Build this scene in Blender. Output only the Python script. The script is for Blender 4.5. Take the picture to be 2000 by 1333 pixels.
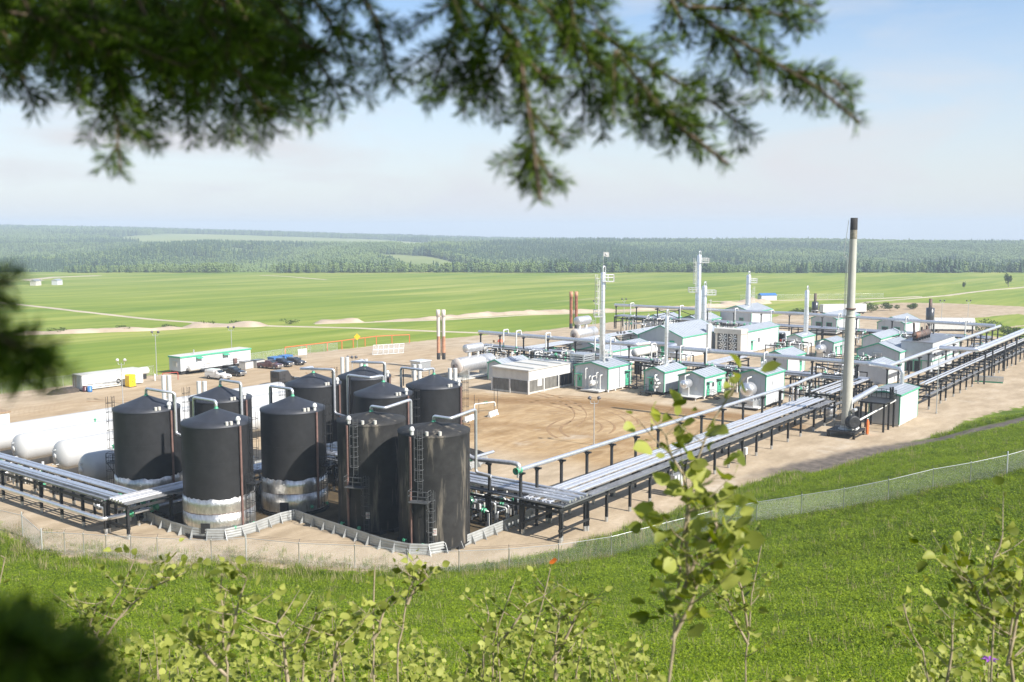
import bpy, math, random
import numpy as np
from mathutils import Vector, Matrix
R = math.radians
random.seed(7)
rng = np.random.default_rng(11)
for o in list(bpy.data.objects): bpy.data.objects.remove(o)
C = bpy.context.scene.collection
SC = bpy.context.scene

# ------------------------------------------------------------------ camera, sky, sun, exposure
CAM = Vector((-77.41, -52.807, 30.0))
PITCH = math.atan((666.5-448.0)/1944.0)
FWD_AZ = math.atan2(0.605, 0.796)            # heading of the lens in plan (x = along the rack, y = across it)
cd = bpy.data.cameras.new('camera'); cam = bpy.data.objects.new('camera', cd); C.objects.link(cam)
cam.location = CAM; cam.rotation_euler = (R(90)-PITCH, 0, FWD_AZ-R(90))
cd.sensor_width = 36; cd.lens = 35.0; cd.clip_start = 0.05; cd.clip_end = 12000
cd.dof.use_dof = True; cd.dof.focus_distance = 105.0; cd.dof.aperture_fstop = 6.2; cd.dof.aperture_blades = 0
SC.camera = cam
SUN_EL = R(39.0); SUN_TO = Vector((0.02, -1.0, 0)).normalized()      # plan direction towards the sun
w = bpy.data.worlds.new('World'); SC.world = w; w.use_nodes = True
def build_world():
    nt = w.node_tree; N = nt.nodes; L = nt.links
    N.clear()
    out = N.new('ShaderNodeOutputWorld'); bg = N.new('ShaderNodeBackground')
    sky = N.new('ShaderNodeTexSky'); sky.sky_type = 'NISHITA'; sky.sun_disc = False
    sky.sun_elevation = SUN_EL; sky.sun_rotation = math.atan2(SUN_TO.x, SUN_TO.y)
    sky.altitude = 600; sky.air_density = 1.0; sky.dust_density = 1.2; sky.ozone_density = 2.2
    tc = N.new('ShaderNodeTexCoord'); mp = N.new('ShaderNodeMapping')
    mp.inputs['Scale'].default_value = (2.2, 2.2, 9.0); mp.inputs['Rotation'].default_value = (0.12, 0.05, 0.6)
    nz = N.new('ShaderNodeTexNoise'); nz.inputs['Scale'].default_value = 1.6; nz.inputs['Detail'].default_value = 7; nz.inputs['Roughness'].default_value = 0.55
    nz.inputs['Distortion'].default_value = 0.6
    rp = N.new('ShaderNodeValToRGB'); rp.color_ramp.elements[0].position = 0.47; rp.color_ramp.elements[1].position = 0.76
    rp.color_ramp.elements[0].color = (0.02,)*3+(1,); rp.color_ramp.elements[1].color = (0.60,)*3+(1,)
    # thin high cloud is denser towards the horizon (longer path)
    sp = N.new('ShaderNodeSeparateXYZ'); mr = N.new('ShaderNodeMapRange')
    mr.inputs['From Min'].default_value = 0.0; mr.inputs['From Max'].default_value = 0.21
    mr.inputs['To Min'].default_value = 0.85; mr.inputs['To Max'].default_value = 0.0
    ad = N.new('ShaderNodeMath'); ad.operation = 'ADD'; ad.use_clamp = True
    mx = N.new('ShaderNodeMix'); mx.data_type = 'RGBA'
    mx.inputs['B'].default_value = SKY_WHITE
    L.new(tc.outputs['Generated'], mp.inputs['Vector']); L.new(mp.outputs[0], nz.inputs['Vector'])
    L.new(nz.outputs['Fac'], rp.inputs[0]); L.new(tc.outputs['Generated'], sp.inputs[0]); L.new(sp.outputs['Z'], mr.inputs['Value'])
    L.new(rp.outputs[0], ad.inputs[0]); L.new(mr.outputs[0], ad.inputs[1])
    L.new(ad.outputs[0], mx.inputs['Factor']); L.new(sky.outputs[0], mx.inputs['A'])
    L.new(mx.outputs['Result'], bg.inputs['Color']); bg.inputs['Strength'].default_value = 0.10
    L.new(bg.outputs[0], out.inputs['Surface'])
SKY_WHITE = (4.22, 4.27, 4.42, 1)
build_world()
sl = bpy.data.lights.new('sun', 'SUN'); sl.energy = 4.6; sl.angle = R(0.53); sl.color = (1.0, 0.95, 0.87)
so = bpy.data.objects.new('sun', sl); C.objects.link(so)
sdir = Vector((SUN_TO.x*math.cos(SUN_EL), SUN_TO.y*math.cos(SUN_EL), math.sin(SUN_EL)))
so.rotation_euler = sdir.to_track_quat('Z', 'Y').to_euler(); so.location = (0, -60, 90)
SC.view_settings.view_transform = 'Standard'; SC.view_settings.look = 'None'; SC.view_settings.gamma = 1
SC.view_settings.use_curve_mapping = False; SC.view_settings.exposure = 0.90
SC.cycles.max_bounces = 6; SC.cycles.diffuse_bounces = 3; SC.cycles.glossy_bounces = 3; SC.cycles.transmission_bounces = 4
SC.cycles.transparent_max_bounces = 12; SC.cycles.volume_bounces = 0
SC.cycles.caustics_reflective = False; SC.cycles.caustics_refractive = False; SC.cycles.use_denoising = True

# ------------------------------------------------------------------ helpers
def tag(o, label=None, cat=None, group=None, kind=None):
    if label: o['label'] = label
    if cat: o['category'] = cat
    if group: o['group'] = group
    if kind: o['kind'] = kind
    return o
def thing(name, label, cat, loc=(0,0,0), rotz=0.0, group=None):
    o = bpy.data.objects.new(name, None); C.objects.link(o)
    o.empty_display_size = 0.3; o.location = loc; o.rotation_euler = (0, 0, rotz)
    return tag(o, label, cat, group)
def link(o, parent=None, loc=None):
    C.objects.link(o)
    if parent is not None: o.parent = parent
    if loc is not None: o.location = loc
    return o
def inst(name, mesh, parent=None, loc=(0,0,0), rot=(0,0,0), scale=(1,1,1)):
    o = bpy.data.objects.new(name, mesh); link(o, parent); o.location = loc; o.rotation_euler = rot; o.scale = scale
    return o
def copy_tree(root, loc, rotz, label, group=None):
    r = root.copy(); C.objects.link(r); r.location = loc; r.rotation_euler = (0,0,rotz); r['label'] = label
    if group: r['group'] = group
    for ch in list(root.children):
        c = ch.copy(); C.objects.link(c); c.parent = r
        for g in list(ch.children):
            d = g.copy(); C.objects.link(d); d.parent = c
    return r
def fillet(pts, rad=0.4, k=4):
    P = [Vector(p) for p in pts]; out = [P[0]]
    for i in range(1, len(P)-1):
        a, b, c = P[i-1], P[i], P[i+1]
        u = (a-b); v = (c-b); r = min(rad, u.length*.45, v.length*.45); u.normalize(); v.normalize()
        p, q = b+u*r, b+v*r
        for j in range(k+1):
            s = j/k; out.append(p*(1-s)**2 + b*2*s*(1-s) + q*s*s)
    out.append(P[-1]); return out
class MB:
    def __init__(s): s.v = []; s.f = []; s.sm = []
    def add(s, V, F, smooth=False):
        n = len(s.v); s.v += [tuple(p) for p in V]; s.f += [tuple(i+n for i in f) for f in F]; s.sm += [smooth]*len(F); return s
    def box(s, x0, y0, z0, x1, y1, z1):
        V = [(x0,y0,z0),(x1,y0,z0),(x1,y1,z0),(x0,y1,z0),(x0,y0,z1),(x1,y0,z1),(x1,y1,z1),(x0,y1,z1)]
        return s.add(V, [(3,2,1,0),(4,5,6,7),(0,1,5,4),(1,2,6,5),(2,3,7,6),(3,0,4,7)])
    def cbox(s, c, sx, sy, sz): return s.box(c[0]-sx/2, c[1]-sy/2, c[2]-sz/2, c[0]+sx/2, c[1]+sy/2, c[2]+sz/2)
    def bar(s, p, q, w, h=None):
        return s.tube([p, q], w/2*1.414, 4, rot=math.pi/4, smooth=False)
    def tube(s, pts, r, n=8, rot=0.0, smooth=True, caps=True):
        P = [Vector(p) for p in pts]; rs = r if isinstance(r, (list, tuple)) else [r]*len(P)
        T = []
        for i in range(len(P)):
            a = P[max(0, i-1)]; b = P[min(len(P)-1, i+1)]; d = (b-a)
            T.append(d.normalized() if d.length > 1e-9 else Vector((0,0,1)))
        up = Vector((0,0,1)) if abs(T[0].z) < .95 else Vector((1,0,0))
        X = T[0].cross(up).normalized(); V = []; F = []
        for i in range(len(P)):
            X = (X - T[i]*X.dot(T[i])).normalized(); Y = T[i].cross(X)
            for k in range(n):
                a = rot + 2*math.pi*k/n
                V.append(P[i] + (X*math.cos(a)+Y*math.sin(a))*rs[i])
        for i in range(len(P)-1):
            for k in range(n):
                k2 = (k+1) % n
                F.append((i*n+k2, i*n+k, (i+1)*n+k, (i+1)*n+k2))
        m = len(F); s.add(V, F, smooth)
        if caps:
            s.add(V[:n], [tuple(range(n))]); s.add(V[-n:], [tuple(reversed(range(n)))])
        return s
    def rev(s, p0, axis, prof, n=24, smooth=True):
        """surface of revolution: prof = [(distance along axis, radius)]"""
        p0 = Vector(p0); A = Vector(axis).normalized()
        up = Vector((0,0,1)) if abs(A.z) < .95 else Vector((1,0,0))
        X = A.cross(up).normalized(); Y = A.cross(X); V = []; F = []
        for (d, r) in prof:
            for k in range(n):
                a = 2*math.pi*k/n; V.append(p0 + A*d + (X*math.cos(a)+Y*math.sin(a))*max(r, 1e-4))
        for i in range(len(prof)-1):
            for k in range(n):
                k2 = (k+1) % n; F.append((i*n+k2, i*n+k, (i+1)*n+k, (i+1)*n+k2))
        return s.add(V, F, smooth)
    def cyl(s, c, r, z0, z1, n=16, smooth=True):
        return s.tube([(c[0],c[1],z0),(c[0],c[1],z1)], r, n, smooth=smooth)
    def vessel(s, p0, p1, r, n=28, head=0.5):
        p0, p1 = Vector(p0), Vector(p1); L = (p1-p0).length; h = r*head; pr = []
        for i in range(7):
            a = math.pi/2*i/6; pr.append((h-h*math.cos(a), r*math.sin(a)))
        pr2 = [(L-d, q) for d, q in reversed(pr)]
        return s.rev(p0, p1-p0, pr+pr2, n)
    def quad(s, a, b, c, d): return s.add([a,b,c,d], [(0,1,2,3)])
    def prism(s, poly, axis, a, b):
        """poly in the plane across axis ('x': (y,z), 'y': (x,z), 'z': (x,y)), extruded a..b"""
        def P(p, t):
            return {'x': (t, p[0], p[1]), 'y': (p[0], t, p[1]), 'z': (p[0], p[1], t)}[axis]
        n = len(poly); V = [P(p, a) for p in poly]+[P(p, b) for p in poly]
        F = [tuple(range(n)), tuple(reversed(range(n, 2*n)))] + [((i+1) % n, i, n+i, n+(i+1) % n) for i in range(n)]
        return s.add(V, F)
    def mesh(s, name, mat):
        me = bpy.data.meshes.new(name); me.from_pydata(s.v, [], s.f)
        me.polygons.foreach_set('use_smooth', s.sm); me.update()
        if mat: me.materials.append(mat)
        import bmesh
        bm = bmesh.new(); bm.from_mesh(me); bmesh.ops.recalc_face_normals(bm, faces=bm.faces); bm.to_mesh(me); bm.free()
        return me
    def build(s, name, mat, parent=None, loc=None):
        o = bpy.data.objects.new(name, s.mesh(name, mat)); link(o, parent, loc); return o
def np_mesh(name, V, F, mat, smooth=False):
    V = np.asarray(V, dtype=np.float32); F = np.asarray(F, dtype=np.int32); k = F.shape[1]
    me = bpy.data.meshes.new(name); me.vertices.add(len(V)); me.vertices.foreach_set('co', V.ravel())
    me.loops.add(F.size); me.loops.foreach_set('vertex_index', F.ravel())
    me.polygons.add(len(F)); me.polygons.foreach_set('loop_start', np.arange(0, F.size, k, dtype=np.int32))
    if smooth: me.polygons.foreach_set('use_smooth', np.ones(len(F), dtype=bool))
    me.update(calc_edges=True); me.validate()
    if mat: me.materials.append(mat)
    return me
def attr(me, name, arr):
    a = me.attributes.new(name, 'FLOAT', 'POINT'); a.data.foreach_set('value', np.asarray(arr, dtype=np.float32).ravel())

# numpy value noise
_perm = np.random.default_rng(3).random((256, 256))
def vnoise(x, y):
    x = np.asarray(x, float); y = np.asarray(y, float)
    xi = np.floor(x).astype(int); yi = np.floor(y).astype(int); fx = x-xi; fy = y-yi
    fx = fx*fx*(3-2*fx); fy = fy*fy*(3-2*fy)
    g = lambda i, j: _perm[i % 256, j % 256]
    return (g(xi,yi)*(1-fx)+g(xi+1,yi)*fx)*(1-fy)+(g(xi,yi+1)*(1-fx)+g(xi+1,yi+1)*fx)*fy
def fbm(x, y, o=3):
    s = 0; a = .5
    for i in range(o): s = s+a*(vnoise(x*2**i+17*i, y*2**i-9*i)-.5); a *= .5
    return s
def sstep(a, b, x):
    t = np.clip((x-a)/(b-a), 0, 1); return t*t*(3-2*t)

# ------------------------------------------------------------------ materials
MATS = {}
def nd(nt, t, **kw):
    n = nt.nodes.new(t)
    for k, v in kw.items():
        if k.startswith('_'): setattr(n, k[1:], v)
        else: n.inputs[k].default_value = v
    return n
def mat(name, col, rough=.5, metal=0.0, var=.12, scale=2.0, bump=0.0, bscale=None, spec=.5, stain=None, detail=4, coat=0, stretch=(1,1,1), col2=None):
    m = bpy.data.materials.new(name); m.use_nodes = True; nt = m.node_tree; b = nt.nodes['Principled BSDF']
    b.inputs['Roughness'].default_value = rough; b.inputs['Metallic'].default_value = metal
    b.inputs['Specular IOR Level'].default_value = spec; b.inputs['Coat Weight'].default_value = coat
    tc = nd(nt, 'ShaderNodeTexCoord'); mp = nd(nt, 'ShaderNodeMapping', Scale=stretch)
    nt.links.new(tc.outputs['Object'], mp.inputs['Vector'])
    nz = nd(nt, 'ShaderNodeTexNoise', Scale=scale, Detail=detail, Roughness=.6); nt.links.new(mp.outputs[0], nz.inputs['Vector'])
    rp = nd(nt, 'ShaderNodeValToRGB'); e = rp.color_ramp.elements
    c1 = tuple(max(0, c*(1-var)) for c in col); c2 = col2 or tuple(min(1, c*(1+var)) for c in col)
    e[0].position = .3; e[1].position = .7; e[0].color = c1+(1,); e[1].color = tuple(c2)+(1,)
    nt.links.new(nz.outputs['Fac'], rp.inputs[0]); last = rp.outputs[0]
    if stain:
        sc, st, amt, thr = stain
        mp2 = nd(nt, 'ShaderNodeMapping', Scale=st[1] if isinstance(st[0], tuple) else (1,1,.12)); nt.links.new(tc.outputs['Object'], mp2.inputs['Vector'])
        n2 = nd(nt, 'ShaderNodeTexNoise', Scale=amt, Detail=5, Roughness=.65); nt.links.new(mp2.outputs[0], n2.inputs['Vector'])
        r2 = nd(nt, 'ShaderNodeValToRGB'); r2.color_ramp.elements[0].position = thr; r2.color_ramp.elements[1].position = thr+.14
        nt.links.new(n2.outputs['Fac'], r2.inputs[0])
        mx = nd(nt, 'ShaderNodeMix', _data_type='RGBA'); mx.inputs['B'].default_value = sc+(1,)
        nt.links.new(r2.outputs[0], mx.inputs['Factor']); nt.links.new(last, mx.inputs['A']); last = mx.outputs['Result']
    nt.links.new(last, b.inputs['Base Color'])
    if bump:
        bp = nd(nt, 'ShaderNodeBump', Strength=bump, Distance=.05); n3 = nd(nt, 'ShaderNodeTexNoise', Scale=bscale or scale*4, Detail=3)
        nt.links.new(tc.outputs['Object'], n3.inputs['Vector']); nt.links.new(n3.outputs['Fac'], bp.inputs['Height']); nt.links.new(bp.outputs[0], b.inputs['Normal'])
    MATS[name] = m; return m
M = MATS
V1 = ((0,),(1,1,.12))
mat('tank_black', (.020,.0205,.022), .58, 0, .22, 1.2, bump=.04, bscale=1.5, spec=.30)
mat('tank_old', (.026,.0255,.025), .66, 0, .35, 1.0, stain=((.17,.15,.12), V1, 1.1, .555), bump=.05, spec=.25)
mat('tank_roof', (.030,.033,.042), .48, 0, .2, 1.5, spec=.4)
mat('ladder_grey', (.10,.105,.11), .5, .2, .2, 3.0)
mat('insulation', (.60,.59,.57), .33, .85, .25, 2.5, stain=((.24,.18,.13), V1, 2.2, .58), bump=.9, bscale=4, stretch=(1.6,1.6,.5))
mat('cladding', (.78,.79,.82), .36, .78, .10, 3.0, bump=.10, bscale=2)
mat('cladding_dull', (.62,.62,.63), .45, .68, .15, 2.0, bump=.08, stain=((.55,.50,.42), V1, 1.4, .62))
mat('galv', (.60,.62,.63), .42, .7, .15, 4.0)
mat('galv_wall', (.40,.415,.415), .5, .35, .18, 1.2)
mat('steel_black', (.022,.023,.025), .55, 0, .3, 3.0)
mat('tray', (.30,.31,.33), .42, .6, .25, 1.0)
mat('white_paint', (.62,.62,.60), .38, 0, .08, 1.0)
mat('bullet_white', (.47,.47,.465), .30, 0, .05, .4, stain=((.40,.37,.33), V1, 1.2, .68))
mat('shed_wall', (.51,.53,.55), .5, 0, .06, 1.0, stain=((.43,.43,.42), V1, .9, .60))
mat('shed_roof', (.37,.40,.44), .45, .1, .08, .8)
mat('green', (.075,.40,.245), .42, 0, .12, 3.0)
mat('green_valve', (.07,.36,.20), .4, 0, .15, 5.0)
mat('glass', (.03,.04,.05), .08, 0, .1, 2.0, spec=.8)
mat('dark', (.018,.018,.02), .7, 0, .3, 3.0)
mat('cream', (.55,.53,.48), .45, 0, .08, 1.0)
mat('flare', (.46,.45,.395), .45, 0, .08, .6, stain=((.42,.37,.28), V1, .8, .66))
mat('soot', (.02,.018,.016), .8, 0, .4, 2.0)
mat('soot_fade', (.20,.18,.14), .7, 0, .7, .9)
mat('rust', (.26,.10,.055), .75, 0, .45, 1.5, bump=.2)
mat('rust_pale', (.44,.22,.13), .75, 0, .35, 1.2)
mat('rust_white', (.58,.52,.47), .6, 0, .15, 1.0, stain=((.42,.2,.1), V1, 1.5, .58))
mat('rust_dark', (.11,.085,.075), .65, .2, .5, 1.2, stain=((.24,.11,.06), V1, 1.4, .5))
mat('gauge_brown', (.17,.10,.085), .6, 0, .25, 2.0)
mat('fence_metal', (.60,.62,.62), .4, .6, .1, 5.0)
mat('concrete', (.62,.60,.56), .8, 0, .12, 2.0, bump=.1)
mat('red', (.42,.05,.03), .5, 0, .15, 2.0)
mat('orange', (.72,.17,.035), .5, 0, .15, 2.0)
mat('orange_rail', (.70,.13,.05), .5, 0, .15, 2.0)
mat('yellow', (.80,.52,.02), .45, 0, .1, 2.0)
mat('blue', (.05,.17,.42), .4, 0, .15, 2.0)
mat('maroon', (.085,.028,.032), .3, .2, .15, 2.0, coat=.5, stain=((.20,.155,.12), V1, 1.0, .55))
mat('navy', (.02,.026,.045), .25, .2, .15, 2.0, coat=.6)
mat('charcoal', (.05,.05,.055), .28, .3, .15, 2.0, coat=.5, stain=((.15,.12,.10), V1, 1.0, .6))
mat('car_black', (.018,.02,.024), .22, .2, .15, 2.0, coat=.6)
mat('car_white', (.74,.73,.70), .3, 0, .05, 1.0, coat=.4, stain=((.42,.34,.25), V1, .8, .56))
mat('tyre', (.025,.024,.023), .85, 0, .3, 5.0)
mat('rim', (.45,.45,.45), .35, .8, .1, 3.0)
mat('lamp_lens', (.80,.80,.78), .15, 0, .05, 3.0)
mat('lampfix', (.10,.10,.11), .5, 0, .2, 3.0)
mat('mesh_screen', (.15,.145,.13), .7, 0, .2, .8)
mat('wood', (.30,.21,.13), .8, 0, .3, 4.0)
mat('tarp', (.50,.49,.46), .7, 0, .1, 1.0)
mat('bark', (.11,.075,.05), .85, 0, .35, 30.0, bump=.4, bscale=120)
mat('bark_orange', (.10,.07,.035), .8, 0, .3, 60.0)
mat('stem', (.30,.24,.16), .7, 0, .3, 25.0)
mat('trunk', (.20,.16,.12), .9, 0, .3, .5)
def leafmat(name, c1, c2, rough=.5, trans=.35, scale=6.0, rnd_=.55, gain=.6):
    m = bpy.data.materials.new(name); m.use_nodes = True; nt = m.node_tree; b = nt.nodes['Principled BSDF']; out = nt.nodes['Material Output']
    oi = nd(nt, 'ShaderNodeObjectInfo'); ge = nd(nt, 'ShaderNodeNewGeometry')
    nz = nd(nt, 'ShaderNodeTexNoise', Scale=scale, Detail=2); nt.links.new(ge.outputs['Position'], nz.inputs['Vector'])
    a1 = nd(nt, 'ShaderNodeMath', _operation='MULTIPLY'); a1.inputs[1].default_value = rnd_
    a2 = nd(nt, 'ShaderNodeMath', _operation='MULTIPLY_ADD'); a2.inputs[1].default_value = gain
    rnd = nd(nt, 'ShaderNodeMath', _operation='ADD')
    nt.links.new(oi.outputs['Random'], rnd.inputs[0]); nt.links.new(ge.outputs['Random Per Island'], rnd.inputs[1])
    fr = nd(nt, 'ShaderNodeMath', _operation='FRACT'); nt.links.new(rnd.outputs[0], fr.inputs[0])
    nt.links.new(nz.outputs['Fac'], a2.inputs[0]); nt.links.new(fr.outputs[0], a1.inputs[0]); nt.links.new(a1.outputs[0], a2.inputs[2])
    rp = nd(nt, 'ShaderNodeValToRGB'); rp.color_ramp.elements[0].position = .25; rp.color_ramp.elements[1].position = .85
    rp.color_ramp.elements[0].color = c1+(1,); rp.color_ramp.elements[1].color = c2+(1,)
    nt.links.new(a2.outputs[0], rp.inputs[0]); nt.links.new(rp.outputs[0], b.inputs['Base Color'])
    b.inputs['Roughness'].default_value = rough; b.inputs['Specular IOR Level'].default_value = .22
    tr = nd(nt, 'ShaderNodeBsdfTranslucent'); hs = nd(nt, 'ShaderNodeHueSaturation', Saturation=1.15, Value=1.25)
    nt.links.new(rp.outputs[0], hs.inputs['Color']); nt.links.new(hs.outputs[0], tr.inputs['Color'])
    ms = nd(nt, 'ShaderNodeMixShader'); ms.inputs[0].default_value = trans
    nt.links.new(b.outputs[0], ms.inputs[1]); nt.links.new(tr.outputs[0], ms.inputs[2]); nt.links.new(ms.outputs[0], out.inputs['Surface'])
    MATS[name] = m
leafmat('aspen_leaf', (.085,.115,.010), (.39,.41,.10), .5, .40, 9.0)
leafmat('grass_blade', (.080,.145,.005), (.275,.36,.018), .6, .42, .35)
leafmat('weed', (.08,.13,.02), (.20,.22,.06), .6, .3, .3)
leafmat('dry_grass', (.30,.25,.13), (.42,.36,.20), .7, .3, .5)
leafmat('needle', (.018,.052,.008), (.185,.29,.020), .5, .38, 5.0)
leafmat('forest_conifer', (.036,.080,.042), (.10,.16,.075), .8, .15, .006, .22, 1.0)
leafmat('forest_aspen', (.10,.165,.058), (.22,.295,.10), .8, .2, .006, .25, 1.0)
leafmat('shrub_leaf', (.045,.075,.018), (.10,.14,.03), .6, .3, .4)
# ------------------------------------------------------------------ terrain
PE = np.array([(-70,260),(-48,120),(-38,75),(-34,54),(-35,40),(-31.5,29),(-25.5,18),(-20,8.5),(-12,1),(-3,-4),(10,-5.2),(25,-6),(37,-7.5),(53,-11),(68,-14),(88,-15.8),(113,-22),(140,-42),(170,-90),(210,-180),(320,-360)], float)
def seg_dist(s, t, P):
    best = np.full(s.shape, 1e9); sign = np.zeros(s.shape)
    for (a, b) in zip(P[:-1], P[1:]):
        d = b-a; L2 = d@d; u = np.clip(((s-a[0])*d[0]+(t-a[1])*d[1])/L2, 0, 1)
        dx = s-(a[0]+u*d[0]); dy = t-(a[1]+u*d[1]); q = np.hypot(dx, dy)
        m = q < best; best = np.where(m, q, best); sign = np.where(m, d[0]*dy-d[1]*dx, sign)
    return best, sign
def hill_d(s, t):
    """distance past the toe of the hill, positive on the hill side"""
    q, sg = seg_dist(s, t, PE); return np.where(sg < 0, q, -q)
def poly_sd(s, t, P):
    P = np.array(P, float); q, _ = seg_dist(s, t, np.vstack([P, P[:1]])); ins = np.zeros(s.shape, bool)
    n = len(P)
    for i in range(n):
        a, b = P[i], P[(i+1) % n]
        c = ((a[1] > t) != (b[1] > t)) & (s < (b[0]-a[0])*(t-a[1])/((b[1]-a[1]) or 1e-9)+a[0]); ins ^= c
    return np.where(ins, -q, q)
OX, OY = 4.8, 93.6
def cam_plan(s, t):                                   # plan coordinates across and along the valley view
    return OX+.605*s-.796*t, OY+.796*s+.605*t
def Zf(s, t):
    s = np.asarray(s, float); t = np.asarray(t, float)
    x, D = cam_plan(s, t)
    hd = hill_d(s, t); d = np.clip(hd, 0, None)
    dd = np.minimum(d, 86)
    z = (.205*dd+.00152*dd*dd)*sstep(0, 5, d) + np.clip(d-86, 0, 120)*.22
    z = z + fbm(s/9, t/9, 3)*.55*sstep(3, 14, d)*sstep(2, 10, np.hypot(s+77.4, t+52.8)) + fbm(s/2.3+5, t/2.3, 2)*.12*sstep(1, 6, d)
    far = np.clip((D-240)/710, 0, 1)
    zf = -10.6*far + fbm(s/130, t/130, 3)*2.2*sstep(260, 420, D)*(1-sstep(880, 960, D))
    xn = np.clip((x/np.maximum(D, 1)+.51)/1.02, -.3, 1.3)
    front = -3.0 + fbm(x/420+3, D/900, 3)*14 - 3*xn
    back = 38*(1-sstep(-.05, .55, xn)) - 26*sstep(.1, 1.0, xn) - 4
    river = -24.0
    zf = np.where(D > 950, -10.6+(river+10.6)*sstep(950, 1040, D), zf)
    gul = fbm(x/170+fbm(x/300, D/500, 2)*1.2, D/800+7, 3)*42*sstep(1080, 1300, D)*(1-sstep(1700, 1900, D))
    zf = np.where(D > 1040, river+(front-river)*sstep(1040, 1820, D)+gul, zf)
    zf = np.where(D > 1820, front+(back-front)*sstep(1820, 3700, D)+fbm(x/700, D/600, 3)*16*sstep(1900, 2400, D), zf)
    zf = np.where(D > 3700, zf-(D-3700)*.012, zf)
    return z+zf
def Zs(s, t): return float(Zf(np.array([s]), np.array([t]))[0])

PAD = [(-70,150),(-48,133),(9,131),(40,129.5),(84,132.5),(129,131),(156,128),(172,125),(213,126),(239,118),(240,98),(261,89),(289,94),(316,90),(360,89),(395,81),(399,62),(391,30),(370,4),(300,6),(262,12),(236,16),(222,-14),(190,-32),(150,-40),(126,-31),(113,-22.3),(100,-18.5),(88,-16),(79,-17),(68,-14.2),(53,-10.6),(37,-6.3),(25,-4.6),(10,-3.4),(-3,-2),(-12,2.5),(-18.7,9),(-23.6,18),(-29.5,27.5),(-33,38),(-29.5,53),(-36,75),(-46,120),(-66,230)]
GREENS = [[(262,14),(293,33),(334,21),(300,6)]]
TRACK = np.array([(30,-5),(45,-8.5),(58,-12.2),(71,-19),(84,-27),(100,-38),(120,-56)], float)
BERM = [(-20.4,38),(-21,33),(-21,28.6),(-19.6,26.4),(-17,25.8),(-12.2,26.5),(-10.7,26.2),(-11.0,24.6),(-11.6,18),(-12.2,12),(-12,9.2),(-10.8,7.3),(-8,6.4),(-2.6,6.5),(3.8,6.7),(7,7.8),(9.4,10.2),(10.2,14),(10.2,22.5),(11.8,25),(15,25.5),(19,25.6),(21.6,26.6),(22.8,29),(22.8,43.5),(21.5,45.8),(19,46.6),(-15,47.6),(-20,47.0)]
def axis_pts(parts):
    out = [parts[0][0]]
    for a, b, h in parts:
        n = max(1, round((b-a)/h)); out += list(np.linspace(a, b, n+1)[1:])
    return np.array(out)
def grow(a, b, h0, g=1.13):
    o = [a]; h = h0
    while o[-1] < b: o.append(o[-1]+h); h *= g
    return o
neg = lambda L: [-v for v in reversed(L)]
sx = np.array(neg(grow(100, 3600, 3, 1.16))[:-1]+list(axis_pts([(-100,-45,1.6),(-45,120,.9),(120,300,2.0),(300,470,3.5)]))[:-1]+grow(470, 4900, 4, 1.035))
tx = np.array(neg(grow(100, 3900, 3, 1.09))[:-1]+list(axis_pts([(-100,-45,1.6),(-45,25,.9),(25,140,1.3),(140,420,3.0)]))[:-1]+grow(420, 4900, 4, 1.035))
SG, TG = np.meshgrid(sx, tx, indexing='ij'); ns, ntt = SG.shape
ZG = Zf(SG, TG); ii = np.arange(ns*ntt).reshape(ns, ntt)
FQ = np.stack([ii[:-1,:-1], ii[1:,:-1], ii[1:,1:], ii[:-1,1:]], -1).reshape(-1, 4)
XP, DP = cam_plan(SG, TG)
veg = poly_sd(SG, TG, PAD)
for g in GREENS: veg = np.maximum(veg, -poly_sd(SG, TG, g))
q, _ = seg_dist(SG, TG, TRACK); track = sstep(3.6, 2.0, q+fbm(SG/2, TG/2, 2)*1.6)*sstep(28, 44, SG)
hillm = (hill_d(SG, TG) > -1.5).astype(float)*(DP < 260)
bsd = poly_sd(SG, TG, BERM)
yard = sstep(3, -6, poly_sd(SG, TG, [(26,10),(60,8),(72,14),(74,40),(66,60),(60,74),(40,78),(26,62),(26,46)]))
lot = sstep(8, -6, poly_sd(SG, TG, [(-40,86),(20,86),(60,95),(110,100),(112,118),(60,121),(30,117),(-30,112)]))
brown = sstep(12, -10, poly_sd(SG, TG, [(262,84),(300,90),(340,86),(392,78),(386,40),(330,36),(290,42),(262,60)]))
gold = np.clip(yard+.55*lot*(.6+.8*fbm(SG/14, TG/5, 2))+.25*brown, 0, 1)
q2, _ = seg_dist(SG, TG, np.array([(58,57),(60,52),(66,42),(69,28),(70,12),(68,4)], float)); q3, _ = seg_dist(SG, TG, np.array([(35,45),(42,42),(44,33),(43,22),(42,15)], float))
mud = np.clip(sstep(4.2, 1.2, q2+2.5*fbm(SG/5, TG/5, 2))+.55*sstep(2.6, .6, q3+2*fbm(SG/5, TG/5, 2)), 0, 1)
wet = np.clip(sstep(.5, -.8, bsd), 0, 1)
forest = sstep(1010, 1040, DP)
xn = XP/np.maximum(DP, 1)
hayf = sstep(40, -40, poly_sd(XP, DP, [(-660,1900),(-330,1960),(-60,1910),(60,2080),(-60,2350),(-250,2700),(-420,3080),(-1020,3080),(-1010,2450)]))
hayf = np.maximum(hayf, sstep(40, -40, poly_sd(XP, DP, [(180,2500),(900,2560),(900,2640),(200,2600)])))
cut = sstep(14, -10, poly_sd(XP, DP, [(-235,1560),(-165,1570),(15,1120),(-95,1120)]))*.8
hayf = np.maximum(hayf, cut)
scar = np.maximum.reduce([sstep(14, -6, poly_sd(XP, DP, P)) for P in ([(-560,1190),(-500,1215),(-440,1205),(-430,1150),(-520,1140)], [(-410,1170),(-380,1190),(-345,1175),(-350,1135),(-400,1140)], [(255,1240),(275,1330),(300,1330),(300,1230)])])
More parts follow.
